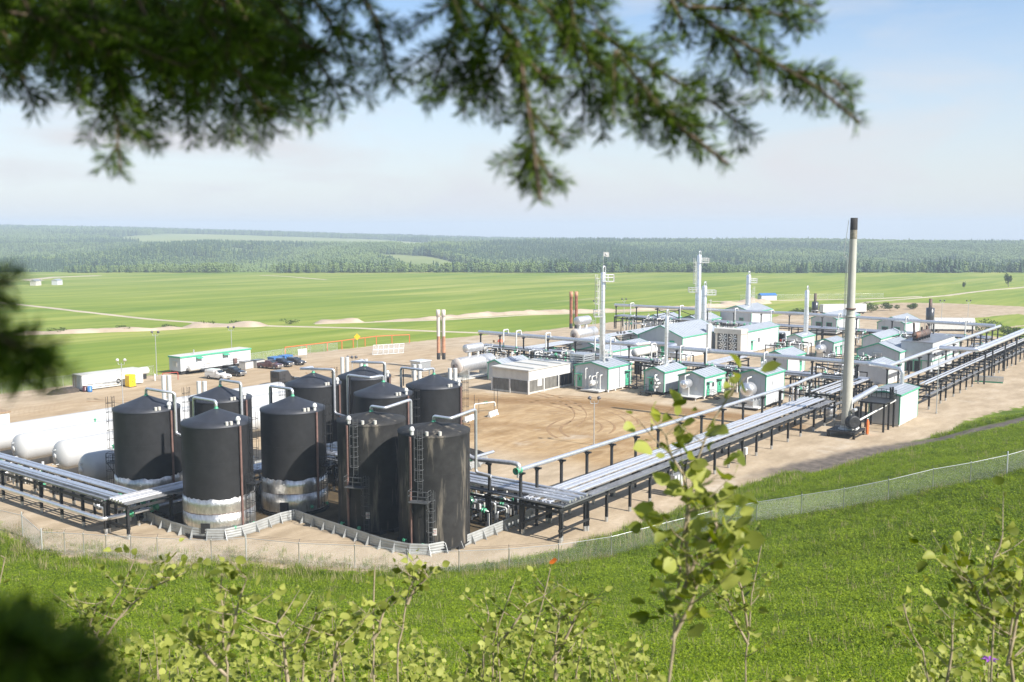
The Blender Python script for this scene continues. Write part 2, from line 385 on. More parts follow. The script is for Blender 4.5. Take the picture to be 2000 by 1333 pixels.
gm = np_mesh('ground', np.stack([SG, TG, ZG], -1).reshape(-1, 3), FQ, None, True)
for n, a in (('veg', np.clip(veg, -12, 12)), ('hill', hillm), ('gold', gold), ('wet', wet), ('mud', mud), ('track', track), ('forest', forest), ('hay', hayf), ('scar', scar)): attr(gm, n, a)
def ground_mat():
    m = bpy.data.materials.new('ground_surface'); m.use_nodes = True; nt = m.node_tree; b = nt.nodes['Principled BSDF']; L = nt.links
    b.inputs['Roughness'].default_value = .9; b.inputs['Specular IOR Level'].default_value = .15
    ge = nd(nt, 'ShaderNodeNewGeometry')
    def A(n): return nd(nt, 'ShaderNodeAttribute', _attribute_name=n).outputs['Fac']
    def noise(scale, det=4, stretch=(1,1,1), rot=0, rough=.6, dist=0):
        mp = nd(nt, 'ShaderNodeMapping', Scale=stretch, Rotation=(0,0,rot)); L.new(ge.outputs['Position'], mp.inputs['Vector'])
        n = nd(nt, 'ShaderNodeTexNoise', Scale=scale, Detail=det, Roughness=rough, Distortion=dist); L.new(mp.outputs[0], n.inputs['Vector']); return n.outputs['Fac']
    def ramp(f, *st):
        r = nd(nt, 'ShaderNodeValToRGB'); e = r.color_ramp.elements
        while len(e) < len(st): e.new(.5)
        for k, (p, c) in enumerate(st): e[k].position = p; e[k].color = tuple(c)+(1,) if len(c) == 3 else c
        L.new(f, r.inputs[0]); return r.outputs[0]
    def mix(f, a, c):
        x = nd(nt, 'ShaderNodeMix', _data_type='RGBA')
        L.new(f, x.inputs['Factor']) if not isinstance(f, float) else setattr(x.inputs['Factor'], 'default_value', f)
        for k, v in (('A', a), ('B', c)):
            if isinstance(v, tuple): x.inputs[k].default_value = v+(1,)
            else: L.new(v, x.inputs[k])
        return x.outputs['Result']
    def math_(op, a, c, clamp=False):
        x = nd(nt, 'ShaderNodeMath', _operation=op, _use_clamp=clamp)
        for k, v in ((0, a), (1, c)):
            if isinstance(v, (int, float)): x.inputs[k].default_value = v
            else: L.new(v, x.inputs[k])
        return x.outputs[0]
    def mr(f, a, c, to0=0, to1=1):
        x = nd(nt, 'ShaderNodeMapRange'); L.new(f, x.inputs['Value'])
        for k, v in (('From Min', a), ('From Max', c), ('To Min', to0), ('To Max', to1)): x.inputs[k].default_value = v
        return x.outputs[0]
    # packed gravel, with pale wheel-worn streaks along the rack and across the yard
    gravel = ramp(noise(.16, 6, (1,2.2,1)), (.30, (.32,.25,.165)), (.52, (.435,.345,.238)), (.74, (.54,.445,.325)))
    gravel = mix(mr(noise(2.2, 5), .35, .75, 0, .35), gravel, (.26,.21,.155))
    streak = noise(.22, 6, (.6,1.7,1), .35, .68, 1.2)
    g2 = ramp(noise(.09, 5, (1,1.6,1), .3), (.28, (.235,.145,.062)), (.52, (.34,.225,.11)), (.74, (.50,.37,.215)))
    g2 = mix(mr(streak, .40, .60, 0, .6), g2, (.52,.385,.23))
    ring = nd(nt, 'ShaderNodeTexWave', _wave_type='RINGS', _rings_direction='Z', Scale=.17, Distortion=9.0, Detail=4)
    ring.inputs['Detail Scale'].default_value = .6
    mpw = nd(nt, 'ShaderNodeMapping', Location=(-46,-34,0)); L.new(ge.outputs['Position'], mpw.inputs['Vector']); L.new(mpw.outputs[0], ring.inputs['Vector'])
    g2 = mix(mr(ring.outputs['Fac'], .45, .95, 0, .16), g2, (.23,.14,.065))
    dirt = mix(A('gold'), gravel, g2)
    dirt = mix(math_('MULTIPLY', A('mud'), mr(noise(.5, 5, (1.6,.35,1)), .25, .6, .6, 1.0)), dirt, (.225,.13,.052))
    lotst = noise(.30, 6, (.35,1.9,1), -.04, .68, .9)
    dirt = mix(math_('MULTIPLY', mr(lotst, .47, .66, 0, .45), math_('ADD', A('gold'), .15, True)), dirt, (.235,.165,.095))
    dirt = mix(A('wet'), dirt, ramp(noise(.35, 5), (.3, (.055,.040,.022)), (.6, (.115,.085,.048)), (.8, (.20,.15,.095))))
    tyr = nd(nt, 'ShaderNodeTexWave', _wave_type='RINGS', _rings_direction='Z', Scale=.42, Distortion=3.0, Detail=3)
    mpt = nd(nt, 'ShaderNodeMapping', Location=(-62,-78,0)); L.new(ge.outputs['Position'], mpt.inputs['Vector']); L.new(mpt.outputs[0], tyr.inputs['Vector'])
    dirt = mix(math_('MULTIPLY', math_('MULTIPLY', mr(tyr.outputs['Fac'], .6, .95, 0, .5), A('gold')), mr(noise(.07, 4), .48, .62)), dirt, (.24,.155,.075))
    pale = mr(noise(.055, 5, rough=.7), .60, .70, 0, .55); dirt = mix(pale, dirt, (.55,.49,.41))
    # crop field: broad swaths
    sw = noise(.010, 8, (.40,2.6,1), .92, .66, .5)
    field = ramp(sw, (.34, (.12,.19,.018)), (.46, (.195,.25,.032)), (.56, (.265,.30,.055)), (.68, (.35,.345,.11)))
    field = mix(mr(noise(.05, 7, (.22,2.4,1), .92, .7), .46, .58, 0, .6), field, (.125,.20,.020))
    field = mix(mr(noise(.014, 7, (.3,3.2,1), .92, .7), .60, .68, 0, .6), field, (.36,.34,.16))
    hillg = ramp(noise(.12, 5), (.3, (.06,.10,.005)), (.5, (.12,.175,.008)), (.72, (.18,.225,.018)))
    hillg = mix(mr(noise(.35, 4, rough=.7), .66, .76, 0, .7), hillg, (.24,.19,.12))
    grass = mix(A('hill'), field, hillg)
    tr = ramp(noise(.8, 5, (1,1,1)), (.3, (.075,.064,.055)), (.7, (.18,.15,.125)))
    vn = math_('ADD', A('veg'), math_('MULTIPLY', math_('SUBTRACT', noise(.45, 5, rough=.65), .5), 5.5))
    col = mix(mr(vn, -.25, .35), dirt, grass)
    col = mix(A('track'), col, tr)
    floor = ramp(noise(.012, 5), (.3, (.08,.125,.045)), (.7, (.17,.22,.08)))
    col = mix(A('forest'), col, floor)
    hay = ramp(noise(.006, 5, (1,2,1), .9), (.3, (.20,.25,.075)), (.7, (.29,.31,.12)))
    col = mix(A('hay'), col, hay); col = mix(A('scar'), col, (.36,.30,.23))
    L.new(col, b.inputs['Base Color'])
    bp = nd(nt, 'ShaderNodeBump', Strength=.55, Distance=.12); L.new(noise(1.4, 6, rough=.7), bp.inputs['Height']); L.new(bp.outputs[0], b.inputs['Normal'])
    return m
gm.materials.append(ground_mat())
ground = bpy.data.objects.new('ground', gm); C.objects.link(ground); tag(ground, kind='structure')
# the sky is the world; dirt roads and spoil banks lie on the field as sheets of their own
road_m = mat('road_dirt', (.46,.39,.29), .9, 0, .16, .08, detail=6)
bank_m = mat('bank_dirt', (.40,.32,.235), .95, 0, .28, .12, detail=6, bump=.5, bscale=.5)
def strip(name, pts, wd, m, lift=.10, bank=0.0, step=4.0, jit=.3):
    P = []
    for a, b in zip(pts[:-1], pts[1:]):
        n = max(1, int(math.dist(a, b)/step))
        for k in range(n): P.append((a[0]+(b[0]-a[0])*k/n, a[1]+(b[1]-a[1])*k/n))
    P.append(pts[-1]); P = np.array(P); T = np.gradient(P, axis=0); T /= np.linalg.norm(T, axis=1)[:, None]; Nn = np.stack([-T[:,1], T[:,0]], 1)
    ww = wd*(1+jit*2*fbm(P[:,0]/11, P[:,1]/11, 3)); cols = [-1, -.55, 0, .5, 1]; V = []
    hh = bank*(.45+1.9*(fbm(P[:,0]/7+40, P[:,1]/7, 3)+.22)).clip(.05, 2)
    uu = np.linspace(0, 1, len(P)); hh = hh*sstep(0, .16, uu)*sstep(1, .84, uu); ww = ww*(.25+.75*sstep(0, .12, uu)*sstep(1, .88, uu)) if bank else ww
    for c in cols:
        xy = P+Nn*(ww*c/2)[:, None]; z = Zf(xy[:,0], xy[:,1])+lift*(1 if abs(c) < 1 else -1.5)+hh*(1-c*c)*(1+.4*fbm(xy[:,0]/3, xy[:,1]/3, 2))
        V.append(np.column_stack([xy, z]))
    V = np.array(V); k, n = V.shape[:2]
    assert n > 2; id = np.arange(k*n).reshape(k, n)
    F = np.stack([id[:-1,:-1], id[:-1,1:], id[1:,1:], id[1:,:-1]], -1).reshape(-1, 4)
    o = bpy.data.objects.new(name, np_mesh(name, V.reshape(-1, 3), F, m, True)); C.objects.link(o); tag(o, kind='structure'); return o
strip('dirt_road', [(140,440),(136,395),(134,346),(131,304),(128,264),(127,227),(132,203),(143,176),(149,149),(154,131)], 5.0, road_m)
strip('dirt_road', [(330,93),(365,94),(395,95),(466,79),(614,69),(760,66)], 5.5, road_m)
strip('dirt_road', [(350,155),(387,127),(425,100),(450,88)], 6, road_m)
strip('spoil_bank', [(60,241),(80,231),(99,221),(112,219)], 6, bank_m, bank=.9, step=1.8)
strip('spoil_bank', [(112,224),(120,219),(126,214),(131,205)], 11, bank_m, bank=1.4, step=1.8)
strip('spoil_bank', [(149,203),(156,198),(163,194)], 9, bank_m, bank=1.3, step=1.8)
strip('spoil_bank', [(166,192),(189,184),(224,177),(266,156),(315,135),(340,130)], 7, bank_m, bank=1.2, step=1.8)
strip('spoil_bank', [(322,137),(345,131),(358,130)], 9, bank_m, bank=3.0, step=1.8)
strip('dirt_road', [(146,200),(186,178),(224,170),(266,149),(315,128)], 4, road_m)
rut_m = mat('rut_soil', (.265,.165,.078), .95, 0, .22, .6, detail=6)
def arc(cx, cy, r_, a0, a1, sq=1.0): return [(cx+r_*math.cos(R(a)), cy+r_*sq*math.sin(R(a))) for a in np.linspace(a0, a1, 14)]
for k, (cx, cy, r_, a0, a1) in enumerate(((46,40,18,-60,70),(44,36,12,-80,40),(48,38,23,-40,75),(36,50,26,-30,40),(52,20,14,20,150),(40,60,30,-75,-10),(30,84,46,-5,48),(40,120,26,200,330),(10,100,60,-12,12),(-10,40,66,38,66))):
    for o_ in (-.95, .95): strip('tyre_track', arc(cx, cy, r_+o_, a0, a1), .55, rut_m, lift=.012, step=1.1, jit=1.1)
strip('dirt_road', [(290,660),(301,691),(344,733),(386,744)], 16, road_m)
strip('dirt_road', [(471,633),(457,584),(440,540),(422,497)], 5, road_m)

# ------------------------------------------------------------------ scattered vegetation (instanced on points)
def blades_mesh(name, m, n, h, spread, wdt, lean=.5, leafy=False, seed=0):
    r = np.random.default_rng(seed); V = []; F = []
    for i in range(n):
        a = r.uniform(0, 2*math.pi); x, y = r.normal(0, spread, 2); hh = h*r.uniform(.55, 1.1); ln = lean*hh*r.uniform(.2, 1)
        dx, dy = math.cos(a), math.sin(a); px, py = -dy, dx; w_ = wdt*r.uniform(.7, 1.3); k = len(V)
        if leafy:
            cx, cy, cz = x+dx*ln*.6, y+dy*ln*.6, hh; u = Vector((dx, dy, r.uniform(-.5, .6))).normalized()*w_*1.6; v = Vector((px, py, r.uniform(-.4, .4))).normalized()*w_
            V += [(cx-u.x, cy-u.y, cz-u.z), (cx+v.x, cy+v.y, cz+v.z), (cx+u.x, cy+u.y, cz+u.z), (cx-v.x, cy-v.y, cz-v.z)]; F += [(k, k+1, k+2, k+3)]
        else:
            V += [(x-px*w_, y-py*w_, 0), (x+px*w_, y+py*w_, 0), (x+px*w_*.7+dx*ln*.4, y+py*w_*.7+dy*ln*.4, hh*.6), (x-px*w_*.7+dx*ln*.4, y-py*w_*.7+dy*ln*.4, hh*.6),
                  (x+px*.1*w_+dx*ln, y+py*.1*w_+dy*ln, hh), (x-px*.1*w_+dx*ln, y-py*.1*w_+dy*ln, hh)]
            F += [(k, k+1, k+2, k+3), (k+3, k+2, k+4, k+5)]
    return np_mesh(name, V, F, m)
def tree_mesh(name, m, kind, seed, n=34):
    """a small far-off tree of leaf clumps: unit height 1"""
    r = np.random.default_rng(seed); V = []; F = []
    for i in range(n):
        u = r.uniform(.08, 1)
        if kind == 'c': rad = .19*(1-u)**.8+.012; a = r.uniform(0, 6.28); q = rad*r.uniform(.25, 1); sz = .05+.085*(1-u); dz = -.45
        else:
            u = r.uniform(.18, 1); rad = .24*math.sqrt(max(0, 1-((u-.6)/.44)**2))+.02; a = r.uniform(0, 6.28); q = rad*math.sqrt(r.uniform(0, 1)); sz = r.uniform(.07, .12); dz = -.1
        c = Vector((math.cos(a)*q, math.sin(a)*q, u)); o = Vector((math.cos(a), math.sin(a), dz)).normalized()
        p = o.cross(Vector((0,0,1))).normalized(); w2 = o.cross(p); k = len(V); j = lambda: r.uniform(.7, 1.25)*sz
        V += [tuple(c+o*j()), tuple(c+p*j()), tuple(c-o*j()*.8), tuple(c-p*j()), tuple(c+w2*j()*.9), tuple(c-w2*j()*.9)]
        F += [(k,k+1,k+4),(k+1,k+2,k+4),(k+2,k+3,k+4),(k+3,k,k+4),(k+1,k,k+5),(k+2,k+1,k+5),(k+3,k+2,k+5),(k,k+3,k+5)]
    k = len(V); V += [(-.012,-.012,0),(.012,-.012,0),(0,.016,0),(0,0,.5)]; F += [(k,k+1,k+3),(k+1,k+2,k+3),(k+2,k,k+3)]
    return np_mesh(name, V, F, m)
def gn_scatter(name, P, scl, rotz, idx, meshes, kind='stuff', tilt=None):
    coll = bpy.data.collections.new(name+'_kinds')
    for i, me in enumerate(meshes):
        coll.objects.link(bpy.data.objects.new(f'{name}_kind_{chr(97+i)}', me))
    me = bpy.data.meshes.new(name); me.vertices.add(len(P)); me.vertices.foreach_set('co', np.asarray(P, np.float32).ravel()); me.update()
    attr(me, 'scl', scl)
    rv = np.zeros((len(P), 3), np.float32); rv[:, 2] = rotz
    if tilt is not None: rv[:, 0] = tilt[:, 0]; rv[:, 1] = tilt[:, 1]
    a = me.attributes.new('rotv', 'FLOAT_VECTOR', 'POINT'); a.data.foreach_set('vector', rv.ravel())
    a = me.attributes.new('kidx', 'INT', 'POINT'); a.data.foreach_set('value', np.asarray(idx, np.int32))
    o = bpy.data.objects.new(name, me); C.objects.link(o); tag(o, kind=kind)
    ng = bpy.data.node_groups.new(name, 'GeometryNodeTree'); ng.interface.new_socket('Geometry', in_out='INPUT', socket_type='NodeSocketGeometry'); ng.interface.new_socket('Geometry', in_out='OUTPUT', socket_type='NodeSocketGeometry')
    N = ng.nodes; L = ng.links; gi = N.new('NodeGroupInput'); go = N.new('NodeGroupOutput'); ip = N.new('GeometryNodeInstanceOnPoints'); ci = N.new('GeometryNodeCollectionInfo')
    ci.inputs['Collection'].default_value = coll; ci.inputs['Separate Children'].default_value = True; ci.inputs['Reset Children'].default_value = True
    def na(n, t):
        x = N.new('GeometryNodeInputNamedAttribute'); x.data_type = t; x.inputs['Name'].default_value = n; return x.outputs['Attribute']
    L.new(gi.outputs[0], ip.inputs['Points']); L.new(ci.outputs[0], ip.inputs['Instance']); ip.inputs['Pick Instance'].default_value = True
    L.new(na('kidx', 'INT'), ip.inputs['Instance Index']); L.new(na('rotv', 'FLOAT_VECTOR'), ip.inputs['Rotation']); L.new(na('scl', 'FLOAT'), ip.inputs['Scale'])
    L.new(ip.outputs[0], go.inputs[0]); md = o.modifiers.new('scatter', 'NODES'); md.node_group = ng
    return o
# far wooded hillside
def to_site(x, D):
    x = x-OX; D = D-OY; return .605*x+.796*D, -.796*x+.605*D
def scatter_far(n, D0, D1, x0=-.62, x1=.62):
    D = np.sqrt(rng.uniform(D0**2, D1**2, n)); x = D*rng.uniform(x0, x1, n); return x, D
xs, Ds = [], []
for n, a, b in ((38000, 1045, 1500), (36000, 1500, 1990), (26000, 1990, 2900), (30000, 2900, 4000)):
    x, D = scatter_far(n, a, b); xs.append(x); Ds.append(D)
x = np.concatenate(xs); D = np.concatenate(Ds)
hy = poly_sd(x, D, [(-660,1900),(-330,1960),(-60,1910),(60,2080),(-60,2350),(-250,2700),(-420,3080),(-1020,3080),(-1010,2450)])
hy2 = np.minimum(poly_sd(x, D, [(180,2500),(900,2560),(900,2640),(200,2600)]), poly_sd(x, D, [(-235,1560),(-165,1570),(15,1120),(-95,1120)]))
sc_ = np.minimum.reduce([poly_sd(x, D, P) for P in ([(-560,1190),(-500,1215),(-440,1205),(-430,1150),(-520,1140)], [(-410,1170),(-380,1190),(-345,1175),(-350,1135),(-400,1140)], [(255,1240),(275,1330),(300,1330),(300,1230)])])
dens = fbm(x/90, D/90, 3)
keep = (hy > 6) & (hy2 > 4) & (sc_ > 0) & (dens > -.16)
x, D = x[keep], D[keep]; s_, t_ = to_site(x, D)
con = (fbm(x/260+9, D/260, 3)+rng.normal(0, .12, len(x))) > .09
hgt = np.where(con, rng.uniform(9, 15, len(x)), rng.uniform(8, 13, len(x)))*(1+.25*(D > 1990))
FT = [tree_mesh('conifer', M['forest_conifer'], 'c', 1), tree_mesh('conifer', M['forest_conifer'], 'c', 2), tree_mesh('aspen', M['forest_aspen'], 'a', 3, 26), tree_mesh('aspen', M['forest_aspen'], 'a', 4, 26)]
k = np.where(con, rng.integers(0, 2, len(x)), rng.integers(2, 4, len(x)))
gn_scatter('forest', np.column_stack([s_, t_, Zf(s_, t_)-.5]), hgt, rng.uniform(0, 6.28, len(x)), k, FT)
# belt of trees along the far edge of the field
n = 2600
x = rng.uniform(-620, 640, n); D = 935+rng.uniform(-12, 34, n)+fbm(x/60, x*0, 3)*34
gap = ((x > -262) & (x < -222)) | ((x > -480) & (x < -418)) | ((x > -640) & (x < -600))
keep = ~gap; x, D = x[keep], D[keep]; s_, t_ = to_site(x, D)
con = fbm(x/70+3, D/70, 2)+rng.normal(0, .10, len(x)) > .13
hb = np.where(con, rng.uniform(6, 12, len(x)), rng.uniform(5.5, 9.5, len(x)))*(.75+.9*(fbm(x/45, D*0+3, 3)+.3))
gn_scatter('tree_belt', np.column_stack([s_, t_, Zf(s_, t_)-.3]), hb, rng.uniform(0, 6.28, len(x)), np.where(con, rng.integers(0, 2, len(x)), rng.integers(2, 4, len(x))), FT)
# hillside grass: leafy ground cover between the lens and the plant
GB = [blades_mesh('clover_tuft', M['grass_blade'], 26, .22, .16, .030, .5, True, 1), blades_mesh('clover_tuft', M['grass_blade'], 24, .30, .15, .026, .6, True, 2),
      blades_mesh('grass_tuft', M['grass_blade'], 16, .36, .12, .010, .7, False, 3), blades_mesh('grass_tuft', M['grass_blade'], 18, .28, .14, .011, .8, False, 4), blades_mesh('grass_tuft', M['dry_grass'], 10, .55, .10, .008, .5, False, 5)]
n = 330000
Dq = np.sqrt(rng.uniform(0, 1, n))*0; 
dist = 14+(150-14)*rng.uniform(0, 1, n)**1.35; ang = rng.uniform(-.62, .62, n)
fx, fy = .796, .605; rx, ry = .605, -.796
lat = np.tan(ang)*dist; s_ = CAM.x+fx*dist+rx*lat; t_ = CAM.y+fy*dist+ry*lat
vg = poly_sd(s_, t_, PAD)+fbm(s_/2.5, t_/2.5, 3)*3; hd = hill_d(s_, t_)
q, _ = seg_dist(s_, t_, TRACK)
patch = fbm(s_/7, t_/7, 3)
keep = (vg > .25) & (hd > -2.5) & ((q > 2.9) | (s_ < 40)) & (patch > -.30)
s_, t_, dist, patch, hd = s_[keep], t_[keep], dist[keep], patch[keep], hd[keep]
sc = (.75+.55*rng.random(len(s_)))*(.85+.9*(patch+.2))*np.clip(.75+dist/110, .8, 1.35)
tall = (hd < 5) & (rng.random(len(s_)) < .35)
kk = np.where(rng.random(len(s_)) < .72, rng.integers(0, 2, len(s_)), rng.integers(2, 4, len(s_)))
kk = np.where((rng.random(len(s_)) < .012) | (tall & (rng.random(len(s_)) < .12)), 4, kk); kk = np.where(tall & (kk < 2), 2, kk)
sc = np.where(tall, sc*1.25, sc)
gn_scatter('grass', np.column_stack([s_, t_, Zf(s_, t_)-.03]), sc, rng.uniform(0, 6.28, len(s_)), kk, GB, tilt=rng.normal(0, .12, (len(s_), 2)))
# ------------------------------------------------------------------ haze: the air over the valley
hz = MB(); hz.box(-5200, -5200, -170, 5600, 5600, 75)
hm = bpy.data.materials.new('haze_air'); hm.use_nodes = True; nt = hm.node_tree; nt.nodes.remove(nt.nodes['Principled BSDF'])
pv = nd(nt, 'ShaderNodeVolumePrincipled'); pv.inputs['Color'].default_value = (.72,.86,1.0,1); pv.inputs['Density'].default_value = HAZE = 0.00027; pv.inputs['Anisotropy'].default_value = 0.0
nt.links.new(pv.outputs[0], nt.nodes['Material Output'].inputs['Volume'])
ho = hz.build('haze', hm); tag(ho, kind='stuff')
# ------------------------------------------------------------------ storage tanks
FW = Vector((.796, .605, 0)); RT = Vector((.605, -.796, 0))
def side(f):
    """direction on a round wall: f = -1..1 across the side that faces the hill"""
    return RT*f - FW*math.sqrt(max(0, 1-f*f))
TR = 3.42
def cage_ladder(th, c, dirv, r, z0, z1, cage0=None, name='ladder', lm='steel_black'):
    d = Vector(dirv).normalized(); p = Vector((-d.y, d.x, 0)); base = Vector(c)+d*(r+.22); m = MB()
    for sgn in (-1, 1): m.tube([base+p*.24*sgn+Vector((0,0,z0)), base+p*.24*sgn+Vector((0,0,z1))], .032, 4, smooth=False)
    z = z0+.3
    while z < z1: m.tube([base-p*.24+Vector((0,0,z)), base+p*.24+Vector((0,0,z))], .018, 4, smooth=False); z += .45
    for z in np.arange(z0+.6, z1, 2.4): m.tube([base+Vector((0,0,z)), Vector(c)+d*r+Vector((0,0,z))], .03, 4, smooth=False)
    lad = m.build(name, M[lm], th)
    if cage0 is not None:
        k = MB(); ring = [(-.36,.05),(-.42,.4),(-.22,.72),(.22,.72),(.42,.4),(.36,.05)]
        for z in np.arange(cage0, z1+.01, 1.0): k.tube([base+p*a+d*b+Vector((0,0,z)) for a, b in ring], .024, 4, smooth=False)
        for a, b in ring[1:-1]: k.tube([base+p*a+d*b+Vector((0,0,cage0)), base+p*a+d*b+Vector((0,0,z1))], .02, 4, smooth=False)
        k.build('cage', M[lm], lad)
def railing(m, pts, z0, h=1.05, r=.025, posts=1.2):
    for a, b in zip(pts[:-1], pts[1:]):
        a, b = Vector(a), Vector(b); L = (b-a).length; n = max(1, round(L/posts))
        for zz in (h, h*.55): m.tube([a+Vector((0,0,z0+zz)), b+Vector((0,0,z0+zz))], r, 4, smooth=False)
        for i in range(n+1): q = a+(b-a)*i/n; m.tube([q+Vector((0,0,z0)), q+Vector((0,0,z0+h))], r, 4, smooth=False)
def ladder_platform(th, c, dirv, r, z, w=1.5, dp=.95, off=0.0, lm='steel_black'):
    d = Vector(dirv).normalized(); p = Vector((-d.y, d.x, 0)); o = Vector(c)+d*r+p*off; m = MB()
    A = [o-p*w/2, o-p*w/2+d*dp, o+p*w/2+d*dp, o+p*w/2]
    m.add([tuple(q+Vector((0,0,z))) for q in A]+[tuple(q+Vector((0,0,z+.07))) for q in A], [(3,2,1,0),(4,5,6,7),(0,1,5,4),(1,2,6,5),(2,3,7,6),(3,0,4,7)])
    for sgn in (-1, 1): m.tube([o+p*sgn*w*.45+Vector((0,0,z-1.2)), o+p*sgn*w*.45+d*dp*.9+Vector((0,0,z))], .04, 4, smooth=False)
    pl = m.build('platform', M[lm], th)
    k = MB(); railing(k, A, z+.07); k.build('railing', M[lm], pl)
def storage_tank(label, loc, cone, old, gauge_f, ladder_f, vent, hatch_f=-.1, skirt=True):
    th = thing('storage_tank', label, 'tank', (loc[0], loc[1], 0), 0, 'black storage tanks inside the containment wall')
    H0 = 11.0; z0 = .32 if old else .28
    sh = MB()
    for za, zb in ((z0,3.66),(3.662,7.36),(7.362,H0)): sh.rev((0,0,0), (0,0,1), [(za,TR),(zb,TR)], 72)
    for zz in (3.66, 7.36): sh.rev((0,0,0), (0,0,1), [(zz-.03,TR+.002),(zz-.03,TR+.01),(zz+.03,TR+.01),(zz+.03,TR+.002)], 72, False)
    sh.build('shell', M['tank_old' if old else 'tank_black'], th)
    rf = MB(); ap = H0+cone; rf.rev((0,0,0), (0,0,1), [(H0-.16,TR+.05),(H0+.02,TR+.05),(H0+cone*.30,TR*.72),(H0+cone*.68,TR*.36),(ap,.28),(ap+.02,.02)], 56)
    rf.build('roof', M['tank_old' if old else 'tank_roof'], th)
    if old:
        b = MB()
        for a in np.arange(0, 6.28, .52): b.box(-.25, -.12, 0, .25, .12, .3) if False else b.cbox((math.cos(a)*(TR-.35), math.sin(a)*(TR-.35), .15), .9, .9, .30)
        b.cyl((0,0), TR+.10, .28, .36, 40); b.build('skid_base', M['steel_black'], th)
    elif skirt:
        rr = random.Random(loc[0]*7+loc[1])
        for nm, za, zb, r_ in (('insulation_band', .42, 2.36, TR+.10), ('insulation_band', 2.38, 3.9, TR+.085)):
            V = []; F = []; n = 72
            for i in range(n):
                a = 2*math.pi*i/n; top = zb+(rr.uniform(-.13, .07) if nm and zb > 3 else rr.uniform(-.03, .03)); bulge = 1+.006*rr.uniform(-1, 1)
                for (rad, z) in ((r_*bulge, za+rr.uniform(-.03, .05)), (r_*1.008*bulge, (za+zb)/2), (r_*bulge, top), (TR+.005, top+.01)): V.append((rad*math.cos(a), rad*math.sin(a), z))
            for i in range(n):
                j = (i+1) % n
                for q in range(3): F.append((4*i+q, 4*j+q, 4*j+q+1, 4*i+q+1))
            bd = MB().add(V, F, True).build(nm, M['insulation'], th)
            rs = MB(); rs.rev((0,0,0), (0,0,1), [(za+.02, r_+.012),(za+.05, r_+.016),(za+.06, r_+.008)], 48); rs.build('strap', M['gauge_brown'] if za > 1 else M['insulation'], bd)
        sk = MB(); sk.cyl((0,0), TR+.25, .02, .27, 40)
        sk.build('foundation', M['steel_black'], th)
        d = side(hatch_f); p = Vector((-d.y, d.x, 0)); o = d*(TR+.11); m = MB()
        A = [o-p*.45, o+p*.45]
        m.add([tuple(A[0]+Vector((0,0,.55))), tuple(A[1]+Vector((0,0,.55))), tuple(A[1]+Vector((0,0,1.55))), tuple(A[0]+Vector((0,0,1.55))),
               tuple(A[0]*1.03+Vector((0,0,.55))), tuple(A[1]*1.03+Vector((0,0,.55))), tuple(A[1]*1.03+Vector((0,0,1.55))), tuple(A[0]*1.03+Vector((0,0,1.55)))],
              [(0,1,2,3),(7,6,5,4),(0,4,5,1),(1,5,6,2),(2,6,7,3),(3,7,4,0)]); m.build('access_door', M['dark'], th)
    # gauge pipe, thief hatch
    d = side(gauge_f); g = MB(); g.tube([d*(TR+.16)+Vector((0,0,.6)), d*(TR+.16)+Vector((0,0,H0-.1))], .12, 8)
    for z in (2.9, 6, 9): g.tube([d*TR+Vector((0,0,z)), d*(TR+.16)+Vector((0,0,z))], .05, 5)
    g.build('gauge_pipe', M['gauge_brown'], th)
    hh = MB(); hp = d*(TR-.12); hh.tube([hp+Vector((0,0,H0+.05)), hp+Vector((0,0,H0+.45))], .17, 10); hh.rev(hp+Vector((0,0,H0+.45)), (0,0,1), [(0,.25),(.14,.25),(.34,.16),(.4,.02)], 12)
    hh.build('gauge_head', M['white_paint'], th)
    for f2 in (gauge_f*.5+.15, gauge_f*.3+.42):
        dd = side(max(-.95, min(.95, f2))); q = dd*(TR-.22)
        MB().tube([q+Vector((0,0,H0+.04)), q+Vector((0,0,H0+.42))], .16, 10).build('hatch', M['cream'], th)
    # ladder
    if abs(ladder_f) < 1:
        d = side(ladder_f); cage_ladder(th, (0,0,0), d, TR, 5.4, 11.7, 7.0, lm='ladder_grey')
        ladder_platform(th, (0,0,0), d, TR, 4.9, 1.9, lm='ladder_grey')
        d2 = side(ladder_f+.27); cage_ladder(th, (0,0,0), d2, TR, .4, 6.0, 2.2, lm='ladder_grey')
    else:
        d = (RT if ladder_f > 0 else -RT)*.97-FW*.22*(1 if ladder_f > 0 else -.2); d.normalize()
        cage_ladder(th, (0,0,0), d, TR, 5.0, 12.1, 6.4); ladder_platform(th, (0,0,0), d, TR, 4.9, 1.5)
        d2 = (d+(-FW)*.22).normalized(); cage_ladder(th, (0,0,0), d2, TR, .4, 6.0, 2.2)
    # vent pipe: up from the apex and over the rim
    P = [(0,0,ap-.05),(0,0,ap+vent[0])]+[(a, b, ap+vent[0]+(dz[0] if dz else 0)) for a, b, *dz in vent[1]]+[(vent[1][-1][0], vent[1][-1][1], vent[2])]+[tuple(q) for q in vent[3]]
    vp = MB().tube(fillet(P, .35, 4), .155, 10).build('vent_pipe', M['cladding'], th)
    MB().rev((0,0,ap-.03), (0,0,1), [(0,.22),(.1,.22),(.12,.16),(.26,.16)], 12).build('flange', M['green_valve'], vp)
    if not old:
        sp_ = MB(); ex, ey = vent[1][-1][0]*.93, vent[1][-1][1]*.93; sp_.tube([(ex,ey,H0-.3),(ex,ey,ap+vent[0]-.2)], .07, 5); sp_.build('pipe_support', M['steel_black'], vp)
